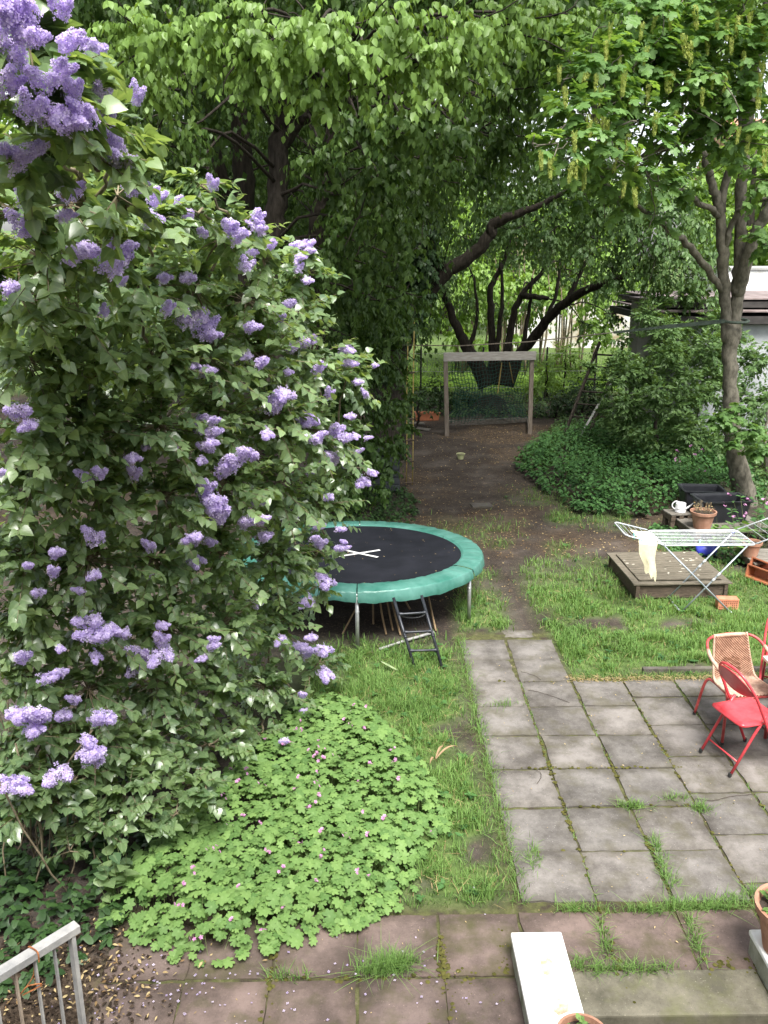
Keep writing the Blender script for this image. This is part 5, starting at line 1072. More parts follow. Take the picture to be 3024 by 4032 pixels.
wc = thing('watering_can', 'white watering can with long spout standing on the small crate', 'watering can', (4.65, 12.40, .262), R(0))
s = MB(); s.lathe([(.001, 0), (.078, 0), (.082, .01), (.076, .10), (.074, .135), (.070, .140), (.02, .150), (.001, .150)], 24); s.build('body', M['white_plastic'], wc, smooth=False)
s = MB(); s.lathe([(.080, .052), (.084, .056), (.080, .060)], 24); s.build('band', M['galv_flat'], wc)
s = MB(); s.tube([(.06, 0, .035), (.12, 0, .075), (.19, 0, .135), (.22, 0, .150)], [.022, .015, .010, .013], 8); s.build('spout', M['white_plastic'], wc, smooth=True)
s = MB(); s.tube(catmull([(-.03, 0, .145, 0), (-.08, 0, .165, 0), (-.125, 0, .13, 0), (-.125, 0, .08, 0), (-.078, 0, .04, 0)], 5)[:, :3], .009, 8); s.build('handle', M['white_plastic'], wc, smooth=True)
bc = thing('watering_can', 'blue plastic watering can lying on its side in the grass', 'watering can', (4.60, 11.17, .085), rot=(0, R(80), R(-12)))
s = MB(); s.lathe([(.001, -.13), (.070, -.13), (.085, -.10), (.088, .02), (.070, .10), (.045, .13), (.035, .135), (.03, .12), (.001, .11)], 20); s.build('body', M['blue'], bc, smooth=True)
s = MB(); s.tube(catmull([(.05, 0, .12, 0), (.10, -.01, .10, 0), (.12, -.01, .0, 0), (.085, 0, -.08, 0)], 5)[:, :3], .012, 8); s.build('handle', M['blue'], bc, smooth=True)
s = MB(); s.tube([(-.03, -.06, -.02), (-.04, -.03, .14), (-.045, .0, .34)], [.022, .015, .010], 8); s.build('spout', M['blue'], bc, smooth=True)
s = MB(); s.tube([(4.55, 11.40, .05), (5.1, 11.36, .045)], .011, 6)
tag(s.build('wooden_stick', M['cane'], None, smooth=True), 'pale wooden stick lying behind the blue watering can', 'stick')

def planter(name, label, loc, rot, L=.60, w=.17, h=.16):
    t = thing(name, label, 'planter', loc, rot=rot)
    s = MB()
    def rc(a, b_, z): return [(a, b_, z), (-a, b_, z), (-a, -b_, z), (a, -b_, z)]
    rings = [rc(L * .46, w * .38, 0), rc(L * .5, w * .5, h), rc(L * .52, w * .58, h), rc(L * .52, w * .58, h - .02), rc(L * .505, w * .53, h - .02)]
    inner = [rc(L * .485, w * .46, h - .002), rc(L * .445, w * .35, .01)]
    for i in range(2):
        for k in range(4): s.add([rings[i][k], rings[i][(k + 1) % 4], rings[i + 1][(k + 1) % 4], rings[i + 1][k]], [(0, 1, 2, 3)])
    for k in range(4):
        s.add([rings[2][k], rings[2][(k + 1) % 4], rings[3][(k + 1) % 4], rings[3][k]], [(0, 1, 2, 3)])
        s.add([rings[2][k], rings[2][(k + 1) % 4], inner[0][(k + 1) % 4], inner[0][k]], [(3, 2, 1, 0)])
        s.add([inner[0][k], inner[0][(k + 1) % 4], inner[1][(k + 1) % 4], inner[1][k]], [(0, 1, 2, 3)])
    s.add(rings[0], [(0, 1, 2, 3)]); s.add(inner[1], [(0, 1, 2, 3)])
    s.build('trough', M['planter'], t)
    return t
planter('flower_trough', 'empty terracotta coloured trough tipped on its side, the nearer of two', (5.03, 10.18, .085), (R(80), 0, R(-62)), .46, .15, .14)
planter('flower_trough', 'empty terracotta coloured trough tipped over behind the nearer one', (5.14, 10.36, .09), (R(70), 0, R(-66)), .46, .15, .14)
t = planter('flower_trough', 'terracotta coloured trough standing on soil left of the goal', (1.42, 21.2, 0), (0, 0, R(3)), .60, .2, .2)
t = pot('plastic_pot', 'small yellowish tub alone on the bare soil path', (1.83, 17.05, -.01), .085, .11, mat_simple('pale_yellow_plastic', (.42, .44, .22), (.50, .52, .28), 9, .5, 0, 0), .1)
s = MB(); s.box((1.83, 13.7, -.005), (.34, .22, .03), (0, 0, .15))
tag(s.build('stepping_stone', M['slab_grey'], None, bevel=.008), 'worn grey stone set flat in the soil path', 'stone')
for i, (x, y, rz, lab) in enumerate(((.95, 20.6, .2, 'weathered board on the soil left of the goal, the one lying farther back'), (1.15, 20.0, -.5, 'weathered board on the soil left of the goal, the nearer slanting one'))):
    s = MB(); s.box((0, 0, .03), (.75 - .2 * i, .16, .03), (0, .04, 0))
    tag(s.build('loose_board', M['wood_grey'], None, bevel=.004, loc=(x, y, 0), rot=(0, 0, rz)), lab, 'board')
cp = thing('compost_bin', 'dark grey slatted compost bin half hidden in ivy', 'bin', (.26, 14.75, 0), R(5))
for k in range(5):
    s = MB(); s.box((0, 0, .07 + .125 * k), (.48, .44, .115)); s.build('slat', M['composter'], cp, bevel=.006)
s = MB(); s.box((0, 0, .675), (.52, .48, .04)); s.build('lid', M['composter'], cp, bevel=.008)

# leaning wooden ladder and old plank heap at the shrub
ld = thing('wooden_ladder', 'old dark wooden ladder leaning against the shrub right of the goal', 'ladder', (0, 0, 0))
A0, A1, B0, B1 = Vector((4.16, 18.4, .05)), Vector((4.60, 18.1, .05)), Vector((5.15, 19.6, 2.05)), Vector((5.60, 19.3, 2.05))
for a, b_ in ((A0, B0), (A1, B1)):
    s = MB(); s.bar(a, b_, .045, .08); s.build('side_rail', M['bark'], ld, bevel=.004)
for k in range(1, 8):
    s = MB(); s.tube([A0.lerp(B0, k / 8), A1.lerp(B1, k / 8)], .022, 6); s.build('rung', M['bark'], ld)
s = MB(); s.bar((4.35, 18.0, .05), (5.30, 18.8, 1.35), .05, .012)
tag(s.build('metal_strip', M['galv_flat'], None), 'pale metal strip leaning beside the wooden ladder', 'strip')

# ================================================================== CHAIRS AND TABLE
def folding_chair(label, loc, rz, lean=0.0):
    t = thing('folding_chair', label, 'chair', loc, rz, group='red folding chairs at the table')
    W = .205
    seat = MB()
    def sf(u, v):
        x = -.205 + .41 * u; y = -.20 + .40 * v
        e = max(abs(u - .5), abs(v - .5)) * 2
        cornr = max(0, (abs(u - .5) * 2) ** 6 + (abs(v - .5) * 2) ** 6 - 1)
        k = 1 - .07 * cornr
        return (x * k, y * k, .452 - .016 * (1 - (2 * u - 1) ** 2) * (1 - (2 * v - 1) ** 2) - .022 * max(0, e - .88) / .12)
    seat.grid(sf, 20, 20); seat.build('seat', M['red'], t, smooth=True, solid=.012)
    for sy in (-1, 1):
        y = W * 1.05 * sy
        s = MB(); P_ = catmull([(.22, y, 0.0, 0), (.10, y, .26, 0), (.0, y, .46, 0), (-.085, y * 1.0, .63, 0), (-.14, y * .93, .735, 0), (-.185, y * .66, .825, 0), (-.203, y * .33, .862, 0), (-.208, 0, .872, 0)], 6)
        s.tube(P_[:, :3], .0115, 8); s.build('back_tube', M['red'], t, smooth=True)
        s = MB(); s.tube([(-.245, y * .86, 0.0), (-.05, y * .86, .36), (.03, y * .86, .49)], .0115, 8); s.build('rear_leg', M['red'], t, smooth=True)
        for p in ((.22, y), (-.245, y * .86)):
            s = MB(); s.tube([(p[0], p[1], -.002), (p[0] * .99, p[1], .028)], .0145, 8); s.build('foot_cap', M['rubber'], t)
        s = MB(); s.tube([(.028, y * .86, .475), (-.01, y, .475)], .005, 6); s.build('link', M['red'], t)
    s = MB(); s.tube([(-.185, W * .9, .115), (-.185, -W * .9, .115)], .007, 6); s.build('cross_bar', M['red'], t, smooth=True)
    bp = MB()
    def bf(u, v):      # oval curved panel between the back tubes
        s_ = 2 * u - 1
        zt = .872 - .14 * abs(s_) ** 2.6 - .012
        zb = .640 + .055 * abs(s_) ** 2.2
        z = zb + (zt - zb) * v
        k = (z - .46) / .412
        return (-.205 * min(1, k) ** 1.05 - .012 - .026 * (1 - s_ * s_), .200 * s_ * (1 - .03 * v), z)
    bp.grid(bf, 16, 10); bp.build('backrest', M['red'], t, smooth=True, solid=.006)
    return t
folding_chair('red metal folding chair with shiny seat in front of the wicker chair', (3.035, 6.21, .012), R(16))
folding_chair('red folding chair cut off by the right edge behind the table', (3.83, 7.18, .012), R(-115))

wk = thing('wicker_chair', 'stackable wicker armchair with red tubular frame on the patio', 'chair', (3.20, 6.70, .012), R(-82))
for sy in (-1, 1):
    s = MB(); P_ = catmull([(.235, .265 * sy, 0, 0), (.225, .262 * sy, .30, 0), (.205, .258 * sy, .46, 0), (.10, .27 * sy, .60, 0), (-.08, .275 * sy, .665, 0), (-.215, .235 * sy, .735, 0), (-.262, .15 * sy, .762, 0), (-.278, 0, .770, 0)], 7)
    s.tube(P_[:, :3], .0125, 8); s.build('arm_tube', M['red_dark'], wk, smooth=True)
    s = MB(); s.tube(P_[22:32, :3], .0165, 8); s.build('arm_wrap', M['wicker'], wk, smooth=True)
    s = MB(); P2 = catmull([(-.275, .245 * sy, 0, 0), (-.215, .225 * sy, .30, 0), (-.185, .205 * sy, .385, 0), (-.10, .195 * sy, .40, 0), (.20, .215 * sy, .415, 0)], 6)
    s.tube(P2[:, :3], .0125, 8); s.build('rear_leg', M['red_dark'], wk, smooth=True)
    for p in ((.235, .265 * sy), (-.275, .245 * sy)):
        s = MB(); s.tube([(p[0], p[1], -.002), (p[0], p[1], .02)], .015, 8); s.build('foot_cap', M['rubber'], wk)
s = MB(); s.tube([(.205, -.225, .405), (.215, .225, .405)], .012, 8); s.build('front_rail', M['red_dark'], wk, smooth=True)
sp_ = catmull([(.215, 0, .425, .215), (.10, 0, .410, .21), (-.06, 0, .398, .20), (-.135, 0, .42, .19), (-.18, 0, .50, .178), (-.225, 0, .62, .165), (-.268, 0, .768, .150)], 12)
nrow = len(sp_)
for side in range(1):
    wv = MB(); nc = 28
    def wf(u, v):
        i = min(nrow - 1, int(round(u * (nrow - 1))))
        x, _, z, hw = sp_[i]
        cup = .030 * (2 * v - 1) ** 2
        j = int(round(v * nc))
        b_ = .0070 * (1 if (i + j) % 2 else -1) * (2.0 if .60 < u < .78 and .25 < v < .75 and (i // 2 + j // 3) % 2 else 1)
        dxn, dzn = (-.2, 1.0) if u < .5 else (1.0, .3)
        return (x + dxn * b_ + (cup if u > .5 else 0), hw * (2 * v - 1), z + dzn * b_ + (cup * .6 if u <= .5 else 0))
    wv.grid(wf, nrow - 1, nc); wv.build('woven_seat', M['wicker'], wk)
for sy in (-1, 1):
    s = MB(); s.tube([(p[0] + .012, p[3] * sy, p[2] + .016) for p in sp_], .012, 6); s.build('woven_edge', M['wicker'], wk, smooth=True)
s = MB(); s.tube([(-.262, y, .766 - 1.2 * y * y * .2) for y in np.linspace(-.15, .15, 12)], .0185, 8); s.build('top_wrap', M['wicker'], wk, smooth=True)

tbl = thing('garden_table', 'pale topped garden table cut off by the right edge among the chairs', 'table', (0, 0, .012))
s = MB(); s.box((3.70, 6.20, .725), (.80, .80, .028)); s.build('table_top', M['table_top'], tbl, bevel=.006)
for x in (3.38, 4.04):
    for y in (5.88, 6.52):
        s = MB(); s.tube([(x, y, 0), (x, y, .71)], .016, 8); s.build('leg', M['red_dark'], tbl, smooth=True)

# ================================================================== HOUSE BEHIND THE VIEWPOINT (unseen wall, added to hold back low skylight)
M['house_render'] = mat_simple('house_render', (.42, .39, .34), (.54, .51, .46), 2, .9, 0, .2)
hw = thing('house', 'unseen rendered house wall behind the viewpoint, added to block low skylight', 'building', (0, -1.6, 0))
s = MB(); s.box((1, 0, 2.8), (15, .4, 7.6)); s.build('wall', M['house_render'], hw)  # height set so its shadow stays off the lilac and near paving
s = MB(); s.box((1, .1, 6.65), (15.6, 1.0, .18)); s.build('eaves', M['fascia'], hw)
for zf in (1.2, 4.4):
    for xf in (-5, -1.6, 1.8, 5.2):
        s = MB(); s.box((xf, .21, zf), (1.3, .06, 1.7)); wd = s.build('window', M['white_plastic'], hw)
        s = MB(); s.box((xf, .24, zf), (1.12, .04, 1.52)); s.build('pane', mat_simple('house_glass', (.03, .035, .04), (.05, .055, .06), 2, .1, 0, 0) if 'house_glass' not in bpy.data.materials else bpy.data.materials['house_glass'], wd)
        s = MB(); s.box((xf, .27, zf - .9), (1.45, .14, .05)); s.build('sill', M['white_paint'], wd)

# ================================================================== BACKGROUND STRUCTURES
gar = thing('garage', 'flat roofed rendered garage with stepped dark fascia behind the maple', 'building', (0, 0, 0))
s = MB(); s.box((9.85, 20.5, 1.25), (6.1, 3.4, 2.5)); s.build('wall', M['pale_wall'], gar)
s = MB(); s.box((6.28, 19.9, 1.45), (.60, .70, 2.98)); s.build('corner_pillar', M['grey_wall'], gar, bevel=.01)
for (z, h_, y0, x0) in ((2.60, .15, 18.60, 6.1), (2.78, .035, 18.66, 6.15), (2.90, .12, 18.95, 6.3), (3.02, .03, 19.0, 6.35)):
    s = MB(); s.box(((x0 + 13.2) / 2, (y0 + 22.5) / 2, z), (13.2 - x0, 22.5 - y0, h_)); s.build('fascia' if h_ > .1 else 'roof_deck', M['fascia'] if h_ > .1 else M['roof_felt'], gar)
s = MB(); s.box((6.30, 19.9, 2.985), (.72, .82, .05)); s.build('pillar_cap', M['roof_felt'], gar)
wb = thing('white_outbuilding', 'bright white wall with thin coping rising behind the garage roof', 'building', (0, 0, 0))
s = MB(); s.box((13.2, 26.0, 1.75), (7.0, 3.0, 3.5)); s.build('wall', M['white_paint'], wb)
s = MB(); s.box((13.2, 26.0, 3.53), (7.1, 3.1, .05)); s.build('coping', M['galv_flat'], wb)
hs = thing('distant_house', 'pale house far behind the trees at the right edge', 'building', (26, 52, 0))
s = MB(); s.box((0, 0, 4.0), (12, 8, 8)); s.build('wall', M['white_paint'], hs)
s = MB(); s.add([(-6.4, -4.4, 8), (6.4, -4.4, 8), (6.4, 4.4, 8), (-6.4, 4.4, 8), (-6.4, 0, 11), (6.4, 0, 11)], [(0, 1, 5, 4), (2, 3, 4, 5), (0, 4, 3), (1, 2, 5), (3, 2, 1, 0)]); s.build('roof', M['terracotta'], hs)
gl = mat_simple('dark_glass', (.03, .035, .04), (.05, .055, .06), 2, .1, 0, 0)
for x in (-4, -1.4, 1.2, 3.8):
    for z in (2.0, 5.2):
        s = MB(); s.box((x, -4.01, z), (1.1, .06, 1.5)); wf_ = s.build('window', M['white_plastic'], hs)
        s = MB(); s.box((x, -4.03, z), (.95, .06, 1.35)); s.build('pane', gl, wf_)
bw = thing('boundary_wall', 'stained pale garden wall at the far end of the lawn', 'wall', (0, 0, 0))
s = MB(); s.box((8.6, 36.2, 1.2), (6.0, .3, 2.4)); s.build('masonry', M['old_wall'], bw)
s = MB(); s.box((8.6, 36.2, 2.43), (6.1, .38, .06)); s.build('coping', M['grey_wall'], bw)
fc = thing('wire_fence', 'thin dark posts of a wire fence before the bright back lawn', 'fence', (0, 0, 0))
for x in (-.6, 1.45, 3.2, 5.0, 6.4):
    s = MB(); s.tube([(x, 24.6, -.05), (x, 24.6, 1.42)], .028, 6); s.build('post', M['fascia'], fc)
for z in (.3, .75, 1.25):
    s = MB(); s.tube([(-.6, 24.6, z), (3.2, 24.6, z - .02), (6.4, 24.6, z)], .005, 4); s.build('wire', M['galv_flat'], fc)
# ================================================================== LILAC
rng = np.random.default_rng(31)
lilac = thing('lilac_bush', 'large lilac bush full of purple flower clusters filling the left side', 'bush', (0, 0, 0))
data = crown(LILAC_BLOBS, rng, lmin=.45, lmax=1.3, dens=265, per=13, leaf=.068, out_w=.6, side_w=.8, down_w=.15, droop=.06, n_up=1.0, n_out=.6, n_jit=.45, t0=.30, tint=(.0, 1.0), upper=.25)
back = crown(LILAC_BACK, rng, dens=70, per=11, leaf=.08, out_w=.6, side_w=.8, down_w=.4, droop=.1, n_up=1.0, n_out=.5, n_jit=.4, t0=.3, tint=(.0, .7))
link('inner_foliage', build_mesh('inner_foliage', OVATE_S, *back[:4], M['lilac_leaf']), lilac)['kind'] = 'stuff'
foliage(lilac, HEART, data, M['lilac_leaf'], rng, 300, 16)
link('twigs', twig_mesh('twigs', data[4], M['twig'], .0028, 1), lilac)['kind'] = 'stuff'
stem = MB()
rs = random.Random(12)
LB_ = np.array(LILAC_BLOBS); BASE_ = np.array([-1.95, 5.6, 0.0])
db_ = np.linalg.norm(LB_[:, :3] - BASE_, axis=1)
for i, (x, y, z, r) in enumerate(LILAC_BLOBS):      # each clump hangs on a bough from a clump nearer the root
    cand = [j for j in range(len(LB_)) if db_[j] < db_[i] - .15]
    if cand:
        j = min(cand, key=lambda j: np.linalg.norm(LB_[j, :3] - LB_[i, :3]) + .25 * abs(LB_[j, 0] - LB_[i, 0]))
        a_ = LB_[j, :3] + np.array([0, .12, -.05])
    else:
        a_ = BASE_ + np.array([rs.uniform(-.4, .5), rs.uniform(-.4, .4), -.03])
    e_ = np.array([x, y + .05, z])
    m1 = a_ * .6 + e_ * .4 + np.array([rs.uniform(-.06, .06), rs.uniform(0, .12), rs.uniform(.0, .10)])
    limb(stem, [(*a_, .011), (*m1, .009), (*e_, .004)], 6, 5, .010, i)
for i in range(22):      # bare old shoots at the foot
    bx, by = -2.15 + rs.uniform(-.45, .35), 5.0 + rs.uniform(-.4, .4)
    limb(stem, [(bx, by, -.03, .006), (bx + rs.uniform(-.15, .2), by + rs.uniform(-.2, .2), .45, .005), (bx + rs.uniform(-.35, .4), by + rs.uniform(-.3, .4), 1.15, .003)], 5, 3, .01, 100 + i)
stem.build('stems', M['twig'], lilac, smooth=True)['kind'] = 'stuff'
def floret_tmpl():
    v, f, g = [], [], []
    for k in range(4):
        a = k * math.pi / 2
        d, p = np.array([math.cos(a), math.sin(a)]), np.array([-math.sin(a), math.cos(a)])
        b0 = len(v)
        for q_, z in ((d * .08, .0), (d * .6 - p * .36, .10), (d * 1.0, .16), (d * .6 + p * .36, .10)):
            v.append((q_[0], q_[1], z)); g.append(1)
        f.append((b0, b0 + 1, b0 + 2, b0 + 3))
    return np.array(v, float), f, np.array(g, float)
FLORET = floret_tmpl()
def panicle_mesh(seed, n=210):
    rg_ = np.random.default_rng(seed)
    t = rg_.random(n) ** .9
    th = rg_.uniform(0, 6.283, n)
    prof = (.29 * (1 - t) ** .6 + .04) * (.62 + .5 * np.sin(t * 15 + 3 * np.cos(th * 2)) ** 2) * rg_.uniform(.7, 1.12, n)
    pos = np.stack([prof * np.cos(th), prof * np.sin(th), t], 1)
    nr = np.stack([np.cos(th), np.sin(th), .25 + .9 * t ** 2], 1) + rg_.normal(0, .35, (n, 3))
    tw = np.where(rg_.random(n) < .42, rg_.uniform(.45, .7), -rg_.uniform(.05, .25))     # two thyrses from one shoot
    ca, sa = np.cos(tw), np.sin(tw)
    k2 = np.where(tw > 0, .78, 1.0)[:, None]
    rotx = lambda p: np.stack([p[:, 0] * ca + p[:, 2] * sa, p[:, 1], -p[:, 0] * sa + p[:, 2] * ca], 1)
    pos, nr = rotx(pos) * k2, rotx(nr)
    fr_ = frames(np.cross(nr, rg_.normal(0, 1, (n, 3))), nr)
    tint = np.clip(.8 * rg_.random(n) + .12 * (1 - t), 0, 1)
    return build_mesh('flower_cluster', FLORET, pos, fr_, rg_.uniform(.070, .110, n), tint, M['petal'])
PAN = [panicle_mesh(40 + i) for i in range(6)]
for i, (x, y, z, s) in enumerate(LILAC_FLOWERS):
    s *= 1.1
    v = Vector((rs.gauss(.25, .35), rs.gauss(-.7, .3), rs.uniform(-.15, .75))).normalized()
    q_ = v.to_track_quat('Z', 'Y')
    o = bpy.data.objects.new('flower_cluster', PAN[i % 6]); COL.objects.link(o); o.parent = lilac
    o.matrix_basis = Matrix.LocRotScale(Vector((x, y, z)) - v * s * .25, q_, Vector((s * rs.uniform(.85, 1.1),) * 2 + (s * rs.uniform(.95, 1.25),)))

# ================================================================== GERANIUM PATCH
ger = thing('geranium_patch', 'dense light green cranesbill patch with small pink flowers beside the paving', 'plants', (0, 0, 0))
rng = np.random.default_rng(44)
def ger_points(n):
    xs = rng.uniform(-2.3, .8, n * 3); ys = rng.uniform(4.0, 8.0, n * 3)
    k = in_poly(xs, ys, GERANIUM_POLY)
    return xs[k][:n], ys[k][:n]
gxs, gys = ger_points(3500)
ed = poly_dist(gxs, gys, GERANIUM_POLY)
hh = .05 + .19 * sstep(0, .25, ed) + .16 * (fbm(gxs, gys, 2.4) - .5) * sstep(0, .2, ed)
lay_ = rng.random(len(gxs))
gxs = gxs + rng.normal(0, .035, len(gxs)); gys = gys + rng.normal(0, .035, len(gys))
gp = np.stack([gxs, gys, hh * (1 - .55 * lay_ ** 1.7)], 1)
a = rng.uniform(0, 6.283, len(gxs))
eps = .05
dxh = (np.where(in_poly(gxs + eps, gys, GERANIUM_POLY), poly_dist(gxs + eps, gys, GERANIUM_POLY), 0) - np.where(in_poly(gxs - eps, gys, GERANIUM_POLY), poly_dist(gxs - eps, gys, GERANIUM_POLY), 0)) / (2 * eps)
dyh = (np.where(in_poly(gxs, gys + eps, GERANIUM_POLY), poly_dist(gxs, gys + eps, GERANIUM_POLY), 0) - np.where(in_poly(gxs, gys - eps, GERANIUM_POLY), poly_dist(gxs, gys - eps, GERANIUM_POLY), 0)) / (2 * eps)
edge = sstep(.4, 0, ed)
nr = np.stack([-dxh * .9 * edge, -dyh * .9 * edge - .12, np.ones(len(gxs))], 1) + rng.normal(0, .30, (len(gxs), 3))
yy = np.stack([np.cos(a), np.sin(a), np.zeros(len(gxs))], 1)
gd = [gp, frames(yy, nr), rng.uniform(.045, .086, len(gxs)), np.clip(rng.normal(.5, .25, len(gxs)), 0, 1)]
foliage(ger, GERAN, gd, M['geranium_leaf'], rng, 300, 13)
# petioles
pv = []
sel = rng.choice(len(gp), 1400, replace=False)
st = MB()
for i in sel[:700]:
    p = gp[i]; st.tube([(p[0] + rng.normal(0, .03), p[1] + rng.normal(0, .03), -.01), (p[0], p[1], p[2])], .0018, 3, cap=False)
st.build('stalks', M['green_stem'], ger)['kind'] = 'stuff'
def geranium_flower(seed):
    rg_ = np.random.default_rng(seed)
    pos, nrs, sc = [], [], []
    for k in range(3):
        c = rg_.normal(0, .016, 3) + np.array([0, 0, .0]); ax = rg_.normal(0, .6, 3) + np.array([0, -.4, .8]); ax /= np.linalg.norm(ax)
        u = np.cross(ax, [1, 0, .1]); u /= np.linalg.norm(u); w = np.cross(ax, u)
        for j in range(5):
            th = j * 1.2566
            d = math.cos(th) * u + math.sin(th) * w
            pos.append(c); nrs.append((d + ax * .25, ax)); sc.append(.017)
    y = np.array([n_[0] for n_ in nrs]); nn = np.array([n_[1] for n_ in nrs])
    return build_mesh('flower', OVATE, np.array(pos), frames(y, nn), np.array(sc), rg_.random(len(pos)), M['magenta'])
GF = [geranium_flower(i) for i in range(4)]
k = 0
for i in rng.permutation(len(gp)):
    if k >= 64: break
    if ed[i] > .03 and lay_[i] < .7:
        o = link('flower', GF[k % 4], ger, (gp[i, 0], gp[i, 1], hh[i] + rng.uniform(.01, .07)), (0, 0, rng.uniform(0, 6)), (rng.uniform(.6, 1),) * 3); k += 1

# ================================================================== TREES
def tree(name, label, limbs, blobs, tmpl, mat, bark, seed, n_single, cell, cat='tree', **kw):
    t = thing(name, label, cat, (0, 0, 0))
    rg_ = np.random.default_rng(seed)
    if limbs:
        tr = MB()
        for i, p in enumerate(limbs): limb(tr, p, 12 if i == 0 else 9, 6, .012 if p[0][3] > .05 else .02, seed + i)
        tr.build('trunk', bark, t, smooth=True)
    d = crown(blobs, rg_, **kw)
    foliage(t, tmpl, d, mat, rg_, n_single, cell, rest='crown')
    return t, d
def twig_branches(t, blobs, anchors, bark, seed, r=.02, name='branches'):
    """one bough from the nearest limb point to each clump of leaves"""
    rg_ = np.random.default_rng(seed); mb = MB()
    A = np.array(anchors)
    for i, (x, y, z, br) in enumerate(blobs):
        c = np.array([x, y, z])
        j = np.argmin(np.linalg.norm(A[:, :3] - c, axis=1) + rg_.uniform(0, .5, len(A)))
        a = A[j, :3]
        mid = (a + c) / 2 + np.array([0, 0, .12 * np.linalg.norm(c - a)]) + rg_.normal(0, .06, 3)
        limb(mb, [(*a, r), (*mid, r * .75), (*c, r * .4)], 6, 4, .01, seed + i)
        for k in range(3):
            e = c + rg_.normal(0, 1, 3) * br * .55
            limb(mb, [(*((a + c) / 2 * .3 + c * .7), r * .45), (*((c + e) / 2 + rg_.normal(0, .04, 3)), r * .32), (*e, r * .15)], 4, 3, .006, seed + 50 + i * 3 + k)
    o = mb.build(name, bark, t, smooth=True); o['kind'] = 'stuff'
    return o
T1L = [P_T1A, P_T1B, P_T1C, P_T1D, P_T1E]
T1L = [[(p[0][0], p[0][1], -.1, p[0][3] * 1.25)] + p if p is not P_T1B else p for p in T1L]
t1, d1 = tree('hornbeam_tree', 'tall tree with drooping bright green leaf sprays hanging over the garden centre', T1L, HORNBEAM_FRONT[:16], OVATE_M, M['hornbeam_leaf'], M['bark'], 51, 300, 8,
              dens=150, per=12, leaf=.086, out_w=.4, side_w=.5, down_w=.9, droop=.32, n_up=.35, n_out=.8, n_jit=.4, t0=.25, tint=(.4, 1.0), squash=.75, lmin=.5, lmax=1.25)  # lighter tint range gives the front fringe its lit look
kw1 = dict(dens=120, per=12, leaf=.098, out_w=.4, side_w=.5, down_w=.9, droop=.32, n_up=.35, n_out=.8, n_jit=.4, t0=.25, squash=.75, lmin=.5, lmax=1.25)
dl1 = crown(HORNBEAM_FRONT[16:], np.random.default_rng(54), tint=(.0, .52), **kw1)  # lower clumps tinted dark in place of canopy shade
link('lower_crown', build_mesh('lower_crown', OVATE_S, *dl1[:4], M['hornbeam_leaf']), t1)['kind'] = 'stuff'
dm = crown(HORNBEAM_BLOBS, np.random.default_rng(53), dens=52, per=12, leaf=.105, out_w=.35, side_w=.45, down_w=.9, droop=.35, n_up=.3, n_out=.8, n_jit=.45, t0=.2, tint=(.0, .42), squash=.8)  # shade of the inner crown put into the leaf tint
dd_ = crown(HORNBEAM_DEEP, np.random.default_rng(58), dens=20, per=12, leaf=.20, out_w=.35, side_w=.45, down_w=.9, droop=.3, n_up=.3, n_out=.7, tint=(0, .35))  # dark leaf backdrop, its shade carried by the low tint
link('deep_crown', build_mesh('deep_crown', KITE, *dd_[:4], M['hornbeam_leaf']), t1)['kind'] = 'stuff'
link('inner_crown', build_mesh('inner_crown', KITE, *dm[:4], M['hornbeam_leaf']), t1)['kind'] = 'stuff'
up1 = []  # clumps added mostly above the frame to shade the trees below
rg1 = np.random.default_rng(57)
for k_ in range(110):
    up1.append((rg1.uniform(-12, 5.5), rg1.uniform(7.8, 25), rg1.uniform(8.3, 12), rg1.uniform(1.3, 1.9)))
up1 = [b for b in up1 if not (b[0] > 1.5 and b[1] > 21.5)] + [(rg1.uniform(5.5, 9.5), rg1.uniform(16, 22), rg1.uniform(7.5, 10), rg1.uniform(1.2, 1.7)) for k_ in range(14)] + [(rg1.uniform(.5, 7), rg1.uniform(18, 23.5), rg1.uniform(6.8, 9), rg1.uniform(1.1, 1.5)) for k_ in range(14)]  # last clumps added over the goal to darken the soil there
du = crown(up1, rg1, dens=16, per=12, leaf=.19, down_w=.7, droop=.35, n_out=.6, t0=.15)
link('added_upper_crown', build_mesh('added_upper_crown', KITE, *du[:4], M['hornbeam_leaf']), t1)['kind'] = 'stuff'
anch = [p for L in T1L for p in catmull(L, 4)]
twig_branches(t1, HORNBEAM_FRONT + HORNBEAM_BLOBS, anch, M['bark'], 400, .025)
P_IVYT_ = [(P_IVYT[0][0], P_IVYT[0][1], -.1, .40)] + P_IVYT
t2, d2 = tree('ivy_clad_tree', 'dark ivy covered trunk with one long limb arching right above the goal', [P_IVYT_, P_IVYL], BACKSHRUB_BLOBS[:5], IVYL, M['ivy_leaf'], M['bark'], 61, 0, 8,
              dens=420, per=10, leaf=.09, out_w=.5, side_w=.6, down_w=.7, droop=.2, n_up=.4, n_out=1.0, n_jit=.3, tint=(0, .9))
ivy, _ = tree('ivy_hedge', 'dark ivy and leaf curtain reaching the ground behind the trampoline', None, IVY_BLOBS, OVATE_S, M['hornbeam_leaf'], None, 63, 300, 7, cat='hedge',
              dens=260, per=11, leaf=.085, out_w=.4, side_w=.6, down_w=.8, droop=.3, n_up=.4, n_out=.9, n_jit=.35, tint=(0, .38), lmin=.5, lmax=1.3)
bk_names = [('fence_shrub', 'dark low shrub beside the left goal post'), ('fence_shrub', 'dark low shrub behind the goal net'), ('fence_shrub', 'low shrub at the ivy trunk foot left of the goal'),
            ('fence_shrub', 'bright leafy shrub right of the goal before the lawn'), ('fence_shrub', 'tall bright shrub below the arched limb'), ('fence_shrub', 'dark shrub beside the wooden ladder'), ('fence_shrub', 'small low shrub right of the goal post')]
